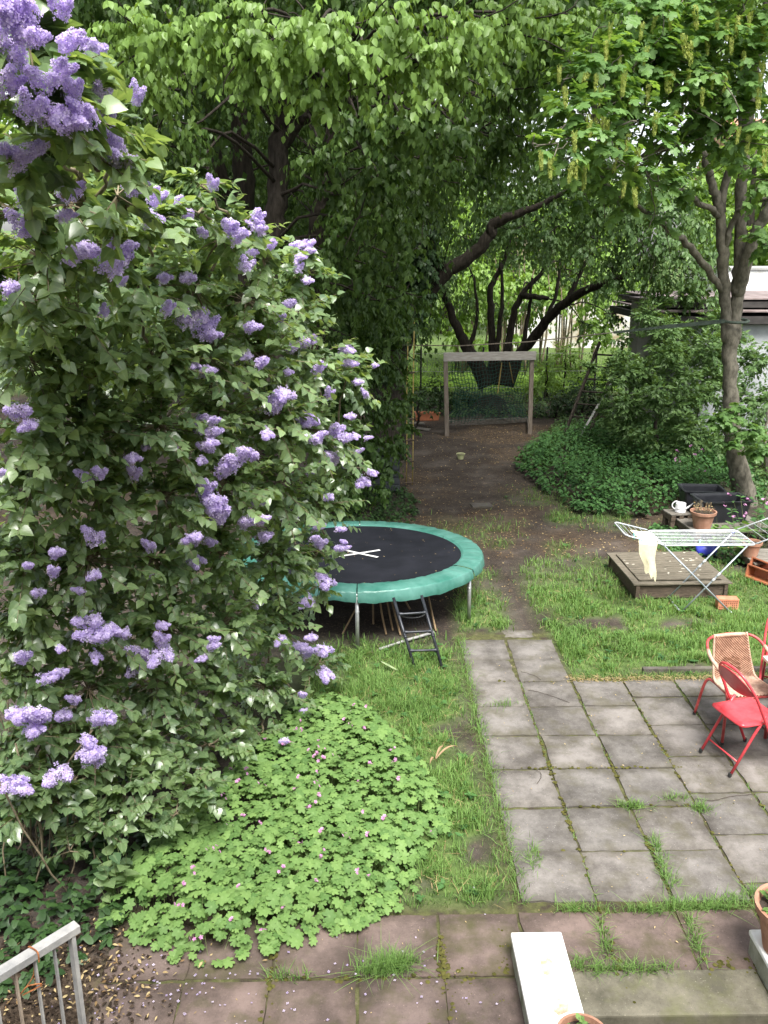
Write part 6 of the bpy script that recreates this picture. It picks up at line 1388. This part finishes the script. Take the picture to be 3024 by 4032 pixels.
for i, b_ in enumerate(BACKSHRUB_BLOBS[5:]):
    nm, lb = bk_names[i]
    subs = [b_, (b_[0] + .3, b_[1] + .1, max(.15, b_[2] - .35), b_[3] * .8), (b_[0] - .3, b_[1], max(.15, b_[2] - .4), b_[3] * .8)]
    t, _ = tree(nm, lb, [[(b_[0], b_[1], -.05, .03), (b_[0] + .05, b_[1], b_[2] * .5, .025), (b_[0], b_[1], b_[2] + .1, .01)]], subs, OVATE_S, M['far_leaf'] if i in (3, 4) else M['ivy_leaf'], M['bark'], 70 + i, 0, 8, cat='shrub', dens=150, per=9, leaf=.085, droop=.15, tint=(0, .9))
EL = [P_E1, P_E2, P_E3, P_E4, P_E5, P_E6, P_E7, P_E8, P_E9, P_E10]
t3, d3 = tree('elder_tree', 'multi stemmed dark tree fanning out behind the goal', EL, ELDER_BLOBS, KITE, M['shrub_leaf'], M['bark'], 81, 300, 6,
              dens=70, per=12, leaf=.105, out_w=.4, side_w=.5, down_w=.9, droop=.4, n_up=.4, n_out=.7, n_jit=.45, t0=.2, tint=(.0, .9))
anch = [p for L in EL for p in catmull(L, 4)[6:]]
twig_branches(t3, ELDER_BLOBS, anch, M['bark'], 500, .022)
# a root mound joins the stems of the multi-stemmed tree
s = MB(); s.lathe([(.62, -.05), (.5, .12), (.36, .25), (.22, .36), (.05, .40)], 14, (P_E2[0][0], P_E2[0][1], 0)); s.build('stool', M['bark'], t3, smooth=True)
ML = [P_M1, P_M2, P_M3, P_M4, P_M5, P_M6, P_M7, P_M8, P_M9, P_M10]
t4, d4 = tree('maple_tree', 'maple with forked grey trunk and hanging yellow green flower tassels at right', ML, MAPLE_BLOBS, MAPLE, M['maple_leaf'], M['bark_maple'], 91, 300, 10,
              dens=95, per=7, leaf=.112, out_w=.7, side_w=.7, down_w=.25, droop=.12, n_up=1.1, n_out=.25, n_jit=.28, t0=.4, tint=(.0, 1), squash=.8)
anch = [p for L in ML[1:] for p in catmull(L, 4)[4:]]
twig_branches(t4, MAPLE_BLOBS, anch, M['bark_maple'], 600, .014)
def raceme_mesh(seed):
    rg_ = np.random.default_rng(seed); n = 70
    t = np.sort(rg_.random(n)); th = rg_.uniform(0, 6.283, n)
    rr_ = .20 * (1 - .45 * t) * rg_.uniform(.5, 1.1, n)
    pos = np.stack([rr_ * np.cos(th), rr_ * np.sin(th), -.22 - t * .78], 1)
    nr_ = np.stack([np.cos(th), np.sin(th), rg_.normal(0, .5, n)], 1)
    return build_mesh('flower_tassel', FLORET, pos, frames(np.cross(nr_, rg_.normal(0, 1, (n, 3))), nr_), rg_.uniform(.06, .10, n), rg_.random(n), M['raceme'])
RM = [raceme_mesh(i) for i in range(4)]
for i, (x, y, z) in enumerate(RACEMES):
    s_ = rs.uniform(.20, .30)
    link('flower_tassel', RM[i % 4], t4, (x, y, z), (rs.uniform(-.15, .15), rs.uniform(-.15, .15), rs.uniform(0, 6)), (s_ * .62, s_ * .62, s_))
up4 = [(rs.uniform(3.2, 7.5), rs.uniform(10, 15), rs.uniform(7.6, 9.8), rs.uniform(.9, 1.4)) for k_ in range(7)]  # a few leaf clumps added above the frame, over the maple
du = crown(up4, np.random.default_rng(96), dens=22, per=8, leaf=.2, droop=.2, squash=.6)
link('added_upper_crown', build_mesh('added_upper_crown', KITE, *du[:4], M['maple_leaf']), t4)['kind'] = 'stuff'
sprout = crown(SPROUT_BLOBS, np.random.default_rng(95), dens=330, per=7, leaf=.085, out_w=.6, side_w=.7, down_w=.3, droop=.1, n_up=1.0, n_out=.3, n_jit=.3, tint=(0, .8), squash=.6)
link('trunk_sprouts', build_mesh('trunk_sprouts', MAPLE, *sprout[:4], M['maple_leaf']), t4)['kind'] = 'stuff'
t5, _ = tree('leafy_shrub', 'broad glossy shrub right of the goal in front of the garage', [[(5.6, 16.8, -.05, .05), (5.7, 16.9, .7, .04), (5.6, 17, 1.5, .02)], [(6.2, 16.6, -.05, .05), (6.4, 16.8, .8, .04), (6.6, 17, 1.8, .02)]], shatter(RIGHTSHRUB_BLOBS, 3, .54, 5), LANCE_S, M['shrub_leaf'], M['bark'], 101, 300, 6, cat='shrub',
             dens=290, per=11, leaf=.105, out_w=.8, side_w=.7, down_w=-.1, droop=.12, n_up=.8, n_out=.5, n_jit=.35, tint=(.05, 1))
t6, _ = tree('edge_shrub', 'dark shrub thicket right of the maple trunk at the picture edge', [[(7.3, 15.3, -.05, .04), (7.2, 15.4, .8, .03), (7.3, 15.6, 1.6, .015)], [(6.55, 13.7, -.02, .022), (6.62, 13.75, .6, .018), (6.7, 13.9, 1.4, .01)]], EDGESHRUB_BLOBS, OVATE_S, M['shrub_leaf'], M['bark_maple'], 111, 200, 6, cat='shrub',
             dens=130, per=10, leaf=.09, droop=.2, tint=(0, .9))
t7, _ = tree('bamboo_thicket', 'bright sunlit thicket of thin stems beyond the goal', None, BAMBOO_BLOBS, KITE, M['far_leaf'], None, 121, 0, 6, cat='thicket',
             dens=85, per=10, leaf=.15, down_w=.8, droop=.3, n_out=.8, tint=(.1, 1))
cn = MB(); rc_ = random.Random(6)
for i in range(34):
    x, y = rc_.uniform(3.0, 7.5), rc_.uniform(28.5, 31)
    limb(cn, [(x, y, 0, .035), (x + rc_.uniform(-.2, .2), y, 2, .03), (x + rc_.uniform(-.5, .5), y, 4.5, .015)], 5, 3, .02, i)
cn.build('stems', M['twig'], t7, smooth=True)['kind'] = 'stuff'

# far trees behind everything
FAR = [(-14, 30, 11, 4.5, 'broad tree far behind the lilac at the left'), (-8, 33, 10, 4.2, 'far tree behind the hornbeam trunks, left one'), (-2.5, 36, 11, 4.6, 'far tree behind the hornbeam crown in the middle'),
       (3.5, 42, 10, 4.6, 'pale far tree above the thicket beyond the lawn'), (10, 44, 9, 4.2, 'far tree above the stained garden wall'), (16.5, 40, 10.5, 4.6, 'far tree behind the white outbuilding'), (13, 31, 8.5, 2.6, 'slender far tree behind the garage roof'), (-5, 26, 8, 3.2, 'shaded tree behind the hornbeam trunks')]
for i, (x, y, h, r, lb) in enumerate(FAR):
    rg_ = np.random.default_rng(200 + i)
    bl = []
    for k in range(26):
        d = rg_.normal(0, 1, 3); d /= np.linalg.norm(d); rad = r * rg_.uniform(.3, .85)
        bl.append((x + d[0] * rad, y + d[1] * rad, h * .58 + d[2] * rad * h / (2.4 * r), r * rg_.uniform(.26, .42)))
    lims = [[(x, y, -.1, .28), (x + .1, y, h * .3, .22), (x, y, h * .6, .14), (x - .1, y, h * .85, .05)]]
    for k in range(5):
        b_ = bl[k]; lims.append([(x, y, h * .3, .10), ((x + b_[0]) / 2, (y + b_[1]) / 2, h * .3 + (b_[2] - h * .3) * .6, .07), (b_[0], b_[1], b_[2], .03)])
    tree('background_tree', lb, lims, bl, KITE, M['far_leaf'] if i != 7 else M['hornbeam_leaf'], M['bark'], 210 + i, 0, 6, dens=22, per=11, leaf=.23 if i != 7 else .14, droop=.2, down_w=.6, n_out=.7, tint=(0, 1))

# ================================================================== NETTLES AND GROUND COVER
rng = np.random.default_rng(77)
def cover(name, poly, n, hmin, hmax, nl, leaf, tmpl, mat, label, cat, seed, z0=0, edge_w=.5):
    rg_ = np.random.default_rng(seed)
    P0 = np.array(poly); lo, hi = P0.min(0), P0.max(0)
    xs = rg_.uniform(lo[0], hi[0], n * 4); ys = rg_.uniform(lo[1], hi[1], n * 4)
    k = in_poly(xs, ys, poly); xs, ys = xs[k][:n], ys[k][:n]
    hgt = (hmin + (hmax - hmin) * rg_.random(len(xs))) * (.45 + .55 * sstep(0, edge_w, poly_dist(xs, ys, poly)))
    A, Fm, S, T = [], [], [], []
    for j in range(nl):
        t = (j + 1) / nl
        a_ = rg_.uniform(0, 6.283, len(xs))
        y_ = np.stack([np.cos(a_), np.sin(a_), np.full(len(xs), -.25)], 1)
        A.append(np.stack([xs + .15 * hgt * t * np.cos(a_), ys + .15 * hgt * t * np.sin(a_), z0 + hgt * (.25 + .75 * t)], 1))
        Fm.append(frames(y_, np.array([0, -.1, 1.0]) + rg_.normal(0, .22, (len(xs), 3))))
        S.append(leaf * rg_.uniform(.7, 1.15, len(xs)) * (1 - .35 * t ** 3)); T.append(np.clip(.2 + .5 * t + rg_.normal(0, .2, len(xs)), 0, 1))
    me = build_mesh(name, tmpl, np.concatenate(A), np.concatenate(Fm), np.concatenate(S), np.concatenate(T), mat)
    return tag(link(name, me), label, cat, kind='stuff')
cover('nettle_bed', NETTLE_POLY, 1300, .30, .62, 12, .102, KITE, M['nettle_leaf'], 'bed of green nettles between the soil path and the maple', 'nettles', 301)
cover('ground_ivy', [(-.9, 11.8), (.3, 11.9), (.75, 12.8), (.8, 14.2), (.3, 15.3), (-1.2, 15)], 900, .05, .22, 5, .07, OVATE_S, M['ivy_leaf'], 'low ivy and weeds at the foot of the leaf curtain', 'ground cover', 302)
cover('ivy_carpet', [(-3.2, 3.6), (-2.0, 3.9), (-1.55, 4.3), (-1.45, 5.0), (-1.9, 6.2), (-3.5, 6.5)], 650, .05, .26, 4, .08, IVYL, M['ivy_leaf'], 'dark ivy carpet in the shade under the lilac', 'ivy', 303)
cover('shade_weeds', [(3.3, 16.6), (4.4, 16.2), (6.5, 15.6), (7.6, 14.6), (9, 20), (4.6, 21), (3.9, 19)], 1500, .1, .35, 6, .09, KITE, M['shrub_leaf'], 'shaded weeds under the shrubs right of the goal', 'weeds', 304)
cover('fence_weeds', [(-1, 22.6), (1.5, 21.6), (4.2, 21.4), (7, 22), (8, 25.2), (-1.5, 25.4)], 1100, .06, .24, 6, .10, KITE, M['shrub_leaf'], 'dark weeds along the fence behind the goal', 'weeds', 305)
cover('sunlit_weeds', [(-3, 25.6), (9, 25.6), (9.5, 28), (-3, 28)], 1500, .05, .30, 5, .13, KITE, M['far_leaf'], 'sunlit weeds at the edge of the back lawn', 'weeds', 306)
cover('rack_weeds', [(4.2, 11.2), (4.65, 10.95), (4.9, 10.7), (5.3, 11.1), (4.9, 11.7), (4.4, 12.6), (4.15, 12.2)], 160, .05, .22, 5, .085, OVATE, M['nettle_leaf'], 'leafy weeds growing round the pallet and crate', 'weeds', 307)
vine = thing('squash_vine', 'climbing plant with large pale leaves at the right end of the rack', 'plant', (4.85, 10.95, 0))
sprigs(vine, (0, 0, 0), 12, .55, .30, M['green_stem'], M['geranium_leaf'], .13, 4, 9, HEART)
hb = thing('honesty_plant', 'weedy plant with small violet flowers behind the rack at right', 'plant', (5.45, 11.55, 0))
sprigs(hb, (0, 0, 0), 22, .75, .45, M['green_stem'], M['nettle_leaf'], .09, 6, 10)
for i in range(14):
    link('flower', GF[i % 4], hb, (rs.uniform(-.4, .35), rs.uniform(-.35, .35), rs.uniform(.3, .8)), (0, 0, rs.uniform(0, 6)), (1.3, 1.3, 1.3))
hb = thing('honesty_plant', 'plant with violet flowers in the nettles left of the tubs', 'plant', (5.35, 14.1, 0))
sprigs(hb, (0, 0, 0), 14, .7, .35, M['green_stem'], M['nettle_leaf'], .09, 6, 12)
for i in range(7):
    link('flower', GF[i % 4], hb, (rs.uniform(-.3, .3), rs.uniform(-.3, .3), rs.uniform(.5, .85)), (0, 0, rs.uniform(0, 6)), (1.3, 1.3, 1.3))
sd_ = thing('lilac_seedling', 'young shrub with pointed leaves between the railing and the cranesbill', 'plant', (-1.62, 4.72, 0))
sprigs(sd_, (0, 0, 0), 9, .40, .22, M['green_stem'], M['lilac_leaf'], .085, 5, 14, HEART)

# ================================================================== GRASS
rng = np.random.default_rng(88)
def blades(x, y, h, z0, w, rgn, lean=.55):
    n = len(x)
    a_ = rgn.uniform(0, 6.283, n)
    ln = np.abs(rgn.normal(0, lean, n)) + .12
    d = np.stack([np.cos(a_), np.sin(a_)], 1)
    side = np.stack([-d[:, 1], d[:, 0]], 1)
    lv = []
    for t, ww in ((0, 1.0), (.45, .85), (.8, .5), (1.0, .08)):
        hx = h * ln * t * t
        z = z0 + h * t * (1 - .28 * ln * t)
        c = np.stack([x + d[:, 0] * hx, y + d[:, 1] * hx, z], 1)
        off = np.concatenate([side * (w * ww)[:, None] * .5, np.zeros((n, 1))], 1)
        lv += [c - off, c + off]
    return np.stack(lv, 1)       # n, 8, 3
def grass_object(name, x, y, h, w, tint, mat, label, cat='grass', z0=-.012, lean=.55):
    V = blades(x, y, h, z0, w, rng, lean)
    n = len(V)
    F = np.array([[0, 1, 3, 2], [2, 3, 5, 4], [4, 5, 7, 6]])
    L = (F[None] + (np.arange(n) * 8)[:, None, None]).reshape(-1)
    me = bpy.data.meshes.new(name)
    me.vertices.add(n * 8); me.vertices.foreach_set('co', V.astype(np.float32).ravel())
    me.loops.add(len(L)); me.loops.foreach_set('vertex_index', L.astype(np.int32))
    me.polygons.add(n * 3); me.polygons.foreach_set('loop_start', np.arange(0, n * 12, 4).astype(np.int32))
    at_ = me.attributes.new('tint', 'FLOAT_COLOR', 'POINT')
    C = np.ones((n, 8, 4), np.float32); C[:, :, 0] = tint[:, None]
    at_.data.foreach_set('color', C.ravel())
    me.materials.append(mat); me.update(calc_edges=True)
    return tag(link(name, me), label, cat, kind='stuff')
n = 420000
x = rng.uniform(-.6, 6.0, n); y = rng.uniform(4.4, 15.5, n)
ga_ = grass_amount(x, y)
clump = sstep(.30, .68, fbm(x, y, 5.5))
nearw = np.where(y < 9, 1.0, .55)
keep = (rng.random(n) < ga_ ** 1.3 * (.25 + .75 * clump) * nearw) & ~in_poly(x, y, PATIO) & ~in_poly(x, y, GERANIUM_POLY)
keep &= ~((np.abs(x - 3.73) < .58) & (np.abs(y - 10.22) < .58))
x, y, cl_ = x[keep], y[keep], clump[keep]
h = (.032 + .095 * cl_ ** 1.5 * rng.random(len(x)) + .02 * rng.random(len(x)))
print('lawn blades', len(x))
grass_object('lawn_grass', x, y, h, rng.uniform(.004, .0078, len(x)) * np.where(y > 8, 1.4, 1), np.clip(.35 + .6 * fbm(x + 3, y, 1.7) + rng.normal(0, .22, len(x)), 0, 1), M['grass'], 'short patchy lawn grass beside the paving and under the drying rack')
# tufts in the joints of the paving
tx, ty, th_ = [], [], []
for i, (px_, py_) in enumerate(TUFTS):
    big = 9 <= i <= 12
    m_ = 150 if big else int(rng.integers(45, 95))
    sx_ = .06 if big else rng.uniform(.035, .08)
    along_y = (i in (5, 6, 7, 8, 25, 26, 27, 28, 29, 37, 38))
    tx += list(px_ + rng.normal(0, .018 if along_y else sx_, m_)); ty += list(py_ + rng.normal(0, sx_ if along_y else .016, m_)); th_ += list(rng.uniform(.04, .13 if big else .085, m_))
for xx in (1.455, 1.96, 2.456, 2.955):      # thin moss and grass along the joints
    m_ = 260
    yy_ = rng.uniform(4.6, 7.6, m_); kk = fbm(np.full(m_, xx), yy_, 2.7) > .52
    tx += list(xx + rng.normal(0, .008, kk.sum())); ty += list(yy_[kk]); th_ += list(rng.uniform(.012, .04, kk.sum()))
for yr in (4.555, 4.61):
    m_ = 900
    xx_ = rng.uniform(1.0, 4.5, m_); kk = fbm(xx_, np.full(m_, yr), 2.2) > .47
    tx += list(xx_[kk]); ty += list(yr + rng.normal(0, .02, kk.sum())); th_ += list(rng.uniform(.02, .075, kk.sum()))
m_ = 1600                                     # ragged fringe over the slab edges
yy_ = rng.uniform(4.6, 8.6, m_); tx += list(.955 + rng.normal(0, .035, m_)); ty += list(yy_); th_ += list(rng.uniform(.03, .09, m_))
xx_ = rng.uniform(1.98, 4.6, m_); kk = fbm(xx_, np.zeros(m_), 1.9) > .42
tx += list(xx_[kk]); ty += list(7.70 + rng.normal(0, .04, kk.sum())); th_ += list(rng.uniform(.03, .08, kk.sum()))
tx, ty, th_ = np.array(tx), np.array(ty), np.array(th_)
grass_object('joint_grass', tx, ty, th_ * 1.15, rng.uniform(.003, .0055, len(tx)), np.clip(rng.normal(.6, .25, len(tx)), 0, 1), M['grass'], 'grass tufts growing from the joints of the paving', z0=-.02, lean=.8)
# dead blades and small broad-leaved weeds in the turf
kd = rng.random(len(x)) < .08
xd, yd = x[kd] + rng.normal(0, .01, kd.sum()), y[kd] + rng.normal(0, .01, kd.sum())
grass_object('dead_grass', xd, yd, rng.uniform(.03, .075, len(xd)), rng.uniform(.003, .006, len(xd)), np.clip(rng.normal(.7, .2, len(xd)), 0, 1), M['dry'], 'straw coloured dead blades among the lawn grass', lean=1.3)
wi = rng.choice(len(x), 330, replace=False)
wa = rng.uniform(0, 6.283, (330, 6))
wp_ = np.repeat(np.stack([x[wi], y[wi], rng.uniform(.008, .04, 330)], 1), 6, 0)
wy = np.stack([np.cos(wa).ravel(), np.sin(wa).ravel(), rng.normal(.15, .2, 1980)], 1)
tag(link('lawn_weeds', build_mesh('lawn_weeds', OVATE_M, wp_, frames(wy, np.array([0, 0, 1.0]) + rng.normal(0, .2, (1980, 3))), np.repeat(rng.uniform(.025, .06, 330), 6) * rng.uniform(.7, 1.1, 1980), np.repeat(rng.random(330), 6), M['nettle_leaf'])), 'small leafy weed rosettes among the lawn grass', 'weeds', kind='stuff')
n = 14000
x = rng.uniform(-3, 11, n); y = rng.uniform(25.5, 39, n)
grass_object('back_lawn', x, y, rng.uniform(.08, .2, n), rng.uniform(.02, .045, n), np.clip(rng.normal(.75, .2, n), 0, 1), M['sunlit_grass'], 'bright lawn behind the fence, its blades coloured as sunlit', z0=.0)

# ================================================================== LITTER
rng = np.random.default_rng(99)
def litter_obj(name, x, y, z, s, tmpl, mat, tint, label, cat='litter', flat=.25):
    a_ = rng.uniform(0, 6.283, len(x))
    yv = np.stack([np.cos(a_), np.sin(a_), rng.normal(0, flat * .6, len(x))], 1)
    fr_ = frames(yv, np.array([0, 0, 1.0]) + rng.normal(0, flat, (len(x), 3)))
    return tag(link(name, build_mesh(name, tmpl, np.stack([x, y, z], 1), fr_, s, tint, mat)), label, cat, kind='stuff')
n = 430
x = -1.7 + rng.normal(0, .36, n); y = 3.95 + rng.normal(0, .30, n)
k = (x < -.75 + .2 * rng.random(n))
x, y = x[k], y[k]
litter_obj('dry_leaf_litter', x, y, np.full(len(x), .014) + rng.uniform(0, .02, len(x)), rng.uniform(.012, .040, len(x)), LANCE, M['dry'], rng.random(len(x)), 'tan dry leaves piled on the paving behind the railing', flat=.4)
soil_n = 1700
x2 = -1.85 + rng.normal(0, .28, soil_n); y2 = 4.0 + rng.normal(0, .3, soil_n)
litter_obj('dark_leaf_mould', x2, y2, np.full(soil_n, .010) + rng.uniform(0, .012, soil_n), rng.uniform(.015, .038, soil_n), KITE, mat_leaf('mould', (.020, .014, .010), (.055, .040, .028), None, 0, rough=.9, spec=.1), rng.random(soil_n), 'dark rotting leaves behind the railing', flat=.35)
n = 170
x = rng.uniform(-1.9, 1.0, n) ; x = np.where(rng.random(n) < .65, -1.1 + rng.normal(0, .4, n), x); y = 3.95 + rng.normal(0, .26, n)
litter_obj('lilac_petals', x, y, np.full(n, .016), rng.uniform(.005, .010, n), FLORET, M['petal'], rng.random(n), 'fallen lilac florets strewn over the red paving', 'petals', .2)
n = 520
x = rng.uniform(-1.2, 4.6, n); y = rng.uniform(3.7, 8.4, n)
k = in_poly(x, y, PATIO) & ~((x > STAIR[0] - .2) & (x < STAIR[1] + .2) & (y < 4.2)) & ~in_poly(x, y, GERANIUM_POLY)
x, y = x[k], y[k]
litter_obj('paving_litter', x, y, np.full(len(x), .011), rng.uniform(.006, .02, len(x)), LANCE, M['dry'], np.clip(rng.normal(.85, .2, len(x)), 0, 1), 'small pale leaf bits on the grey paving')
n = 1100
x = rng.uniform(1.9, 4.6, n); y = 7.64 + rng.normal(0, .045, n); k = rng.random(n) < sstep(.35, .6, fbm(x, y * 0, 1.9))
litter_obj('mown_straw', x[k], y[k], np.full(k.sum(), .012), rng.uniform(.02, .05, k.sum()), leaf_strip([(0, .05), (1, .03)], 0, 0), M['dry'], np.clip(rng.normal(.8, .2, k.sum()), 0, 1), 'dry cut straw along the lawn edge of the patio')
n = 11000
x = rng.uniform(-.6, 5.2, n); y = rng.uniform(9.6, 20.5, n)
k = (rng.random(n) < (.25 + .75 * sstep(.4, .65, fbm(x - 5, y + 3, .9)))) & ~in_poly(x, y, NETTLE_POLY)
x, y = x[k], y[k]
litter_obj('path_litter', x, y, np.full(len(x), .006), rng.uniform(.012, .036, len(x)), KITE, M['dry'], np.clip(rng.normal(.45, .35, len(x)), 0, 1), 'brown leaf litter scattered over the bare soil', flat=.3)
# moss cushions in the joints and on the shaded slabs
MOSS = (np.array([(1, 0, 0), (.3, .95, 0), (-.8, .6, 0), (-.8, -.6, 0), (.3, -.95, 0), (.0, .0, .55)], float), [(0, 1, 5), (1, 2, 5), (2, 3, 5), (3, 4, 5), (4, 0, 5)], np.ones(6))
mx_, my_ = [], []
for (cx_, cy_, sx_, sy_, m_) in ((.57, 3.83, .11, .10, 420), (.42, 4.03, .02, .18, 160), (-.59, 4.10, .015, .14, 130), (-.59, 3.7, .02, .15, 110), (-.1, 4.03, .22, .012, 120), (.79, 3.98, .02, .14, 120), (2.12, 4.08, .12, .025, 160), (1.43, 4.3, .015, .15, 60), (1.45, 5.6, .008, .9, 260), (1.96, 5.9, .008, .9, 320), (2.456, 6.0, .008, 1.0, 220), (1.2, 5.11, .2, .008, 60), (2.3, 5.62, .5, .008, 140), (1.9, 6.13, .5, .008, 140), (1.25, 7.62, .2, .02, 80), (2.4, 7.62, .35, .03, 240)):
    mx_ += list(cx_ + rng.normal(0, sx_, m_)); my_ += list(cy_ + rng.normal(0, sy_, m_))
mx_, my_ = np.array(mx_), np.array(my_)
km = ~((my_ > 4.58) & (mx_ < .98)) & ~((mx_ > .80) & (mx_ < 1.13) & (my_ < 4.2))
km &= (rng.random(len(mx_)) < .15 + .85 * sstep(.46, .60, fbm(mx_, my_, 3.1))) & (rng.random(len(mx_)) < np.where(my_ > 4.58, .55, .8))
mx_, my_ = mx_[km], my_[km]
ma_ = rng.uniform(0, 6.283, len(mx_))
tag(link('moss', build_mesh('moss', MOSS, np.stack([mx_, my_, np.full(len(mx_), -.004)], 1), frames(np.stack([np.cos(ma_), np.sin(ma_), np.zeros(len(mx_))], 1), np.tile([0, 0, 1.0], (len(mx_), 1))), rng.uniform(.006, .018, len(mx_)), rng.random(len(mx_)), mat_leaf('moss_cushion', (.042, .042, .012), (.098, .092, .028), None, 0, rough=.95, spec=.05))), 'yellow green moss in the paving joints and on the shaded red slabs', 'moss', kind='stuff')
# hairline cracks in two of the old slabs
ck = MB()
for pts in ([(1.50, 7.42), (1.62, 7.36), (1.70, 7.30), (1.84, 7.17)], [(1.49, 7.80), (1.60, 7.72), (1.66, 7.62)], [(1.30, 5.9), (1.36, 6.02), (1.33, 6.1)], [(2.95, 5.74), (2.75, 5.71), (2.60, 5.66), (2.48, 5.69)]):
    P_ = catmull([(a_, b_, .0035, 0) for a_, b_ in pts], 6)[:, :3]; P_[:, :2] += rng.normal(0, .003, (len(P_), 2))
    ck.tube(P_, .0022, 4)
ck.build('cracks', M['soil_pot'], patio)['kind'] = 'stuff'
# single fallen leaves and twigs
dl = thing('dry_leaf', 'long curled yellow dead leaf lying on the grass strip', 'leaf', (.52, 6.16, .06), R(30))
for i, (a_, L_) in enumerate(((12, .27), (34, .20), (-150, .11))):
    s = MB(); s.grid(lambda u, v: (L_ * u * math.cos(R(a_)) + (v - .5) * .022 * math.sin(math.pi * (u * .9 + .1)) * -math.sin(R(a_)), L_ * u * math.sin(R(a_)) + (v - .5) * .022 * math.sin(math.pi * (u * .9 + .1)) * math.cos(R(a_)), .05 * math.sin(u * 3) + .012 * abs(v - .5)), 8, 2)
    s.build('blade', M['cane'], dl)
gl_ = MB(); gl_.grid(lambda u, v: (.10 + .17 * u, 7.90 - .10 * u + (v - .5) * .05 * math.sin(math.pi * (u * .92 + .06)), .07 + .012 * abs(v - .5) - .05 * u), 8, 2)
tag(gl_.build('fallen_leaf', mat_simple('pale_green_leaf', (.16, .22, .10), (.24, .29, .15), 9, .6, 0, 0)), 'large pale green leaf lying on the grass before the trampoline', 'leaf')
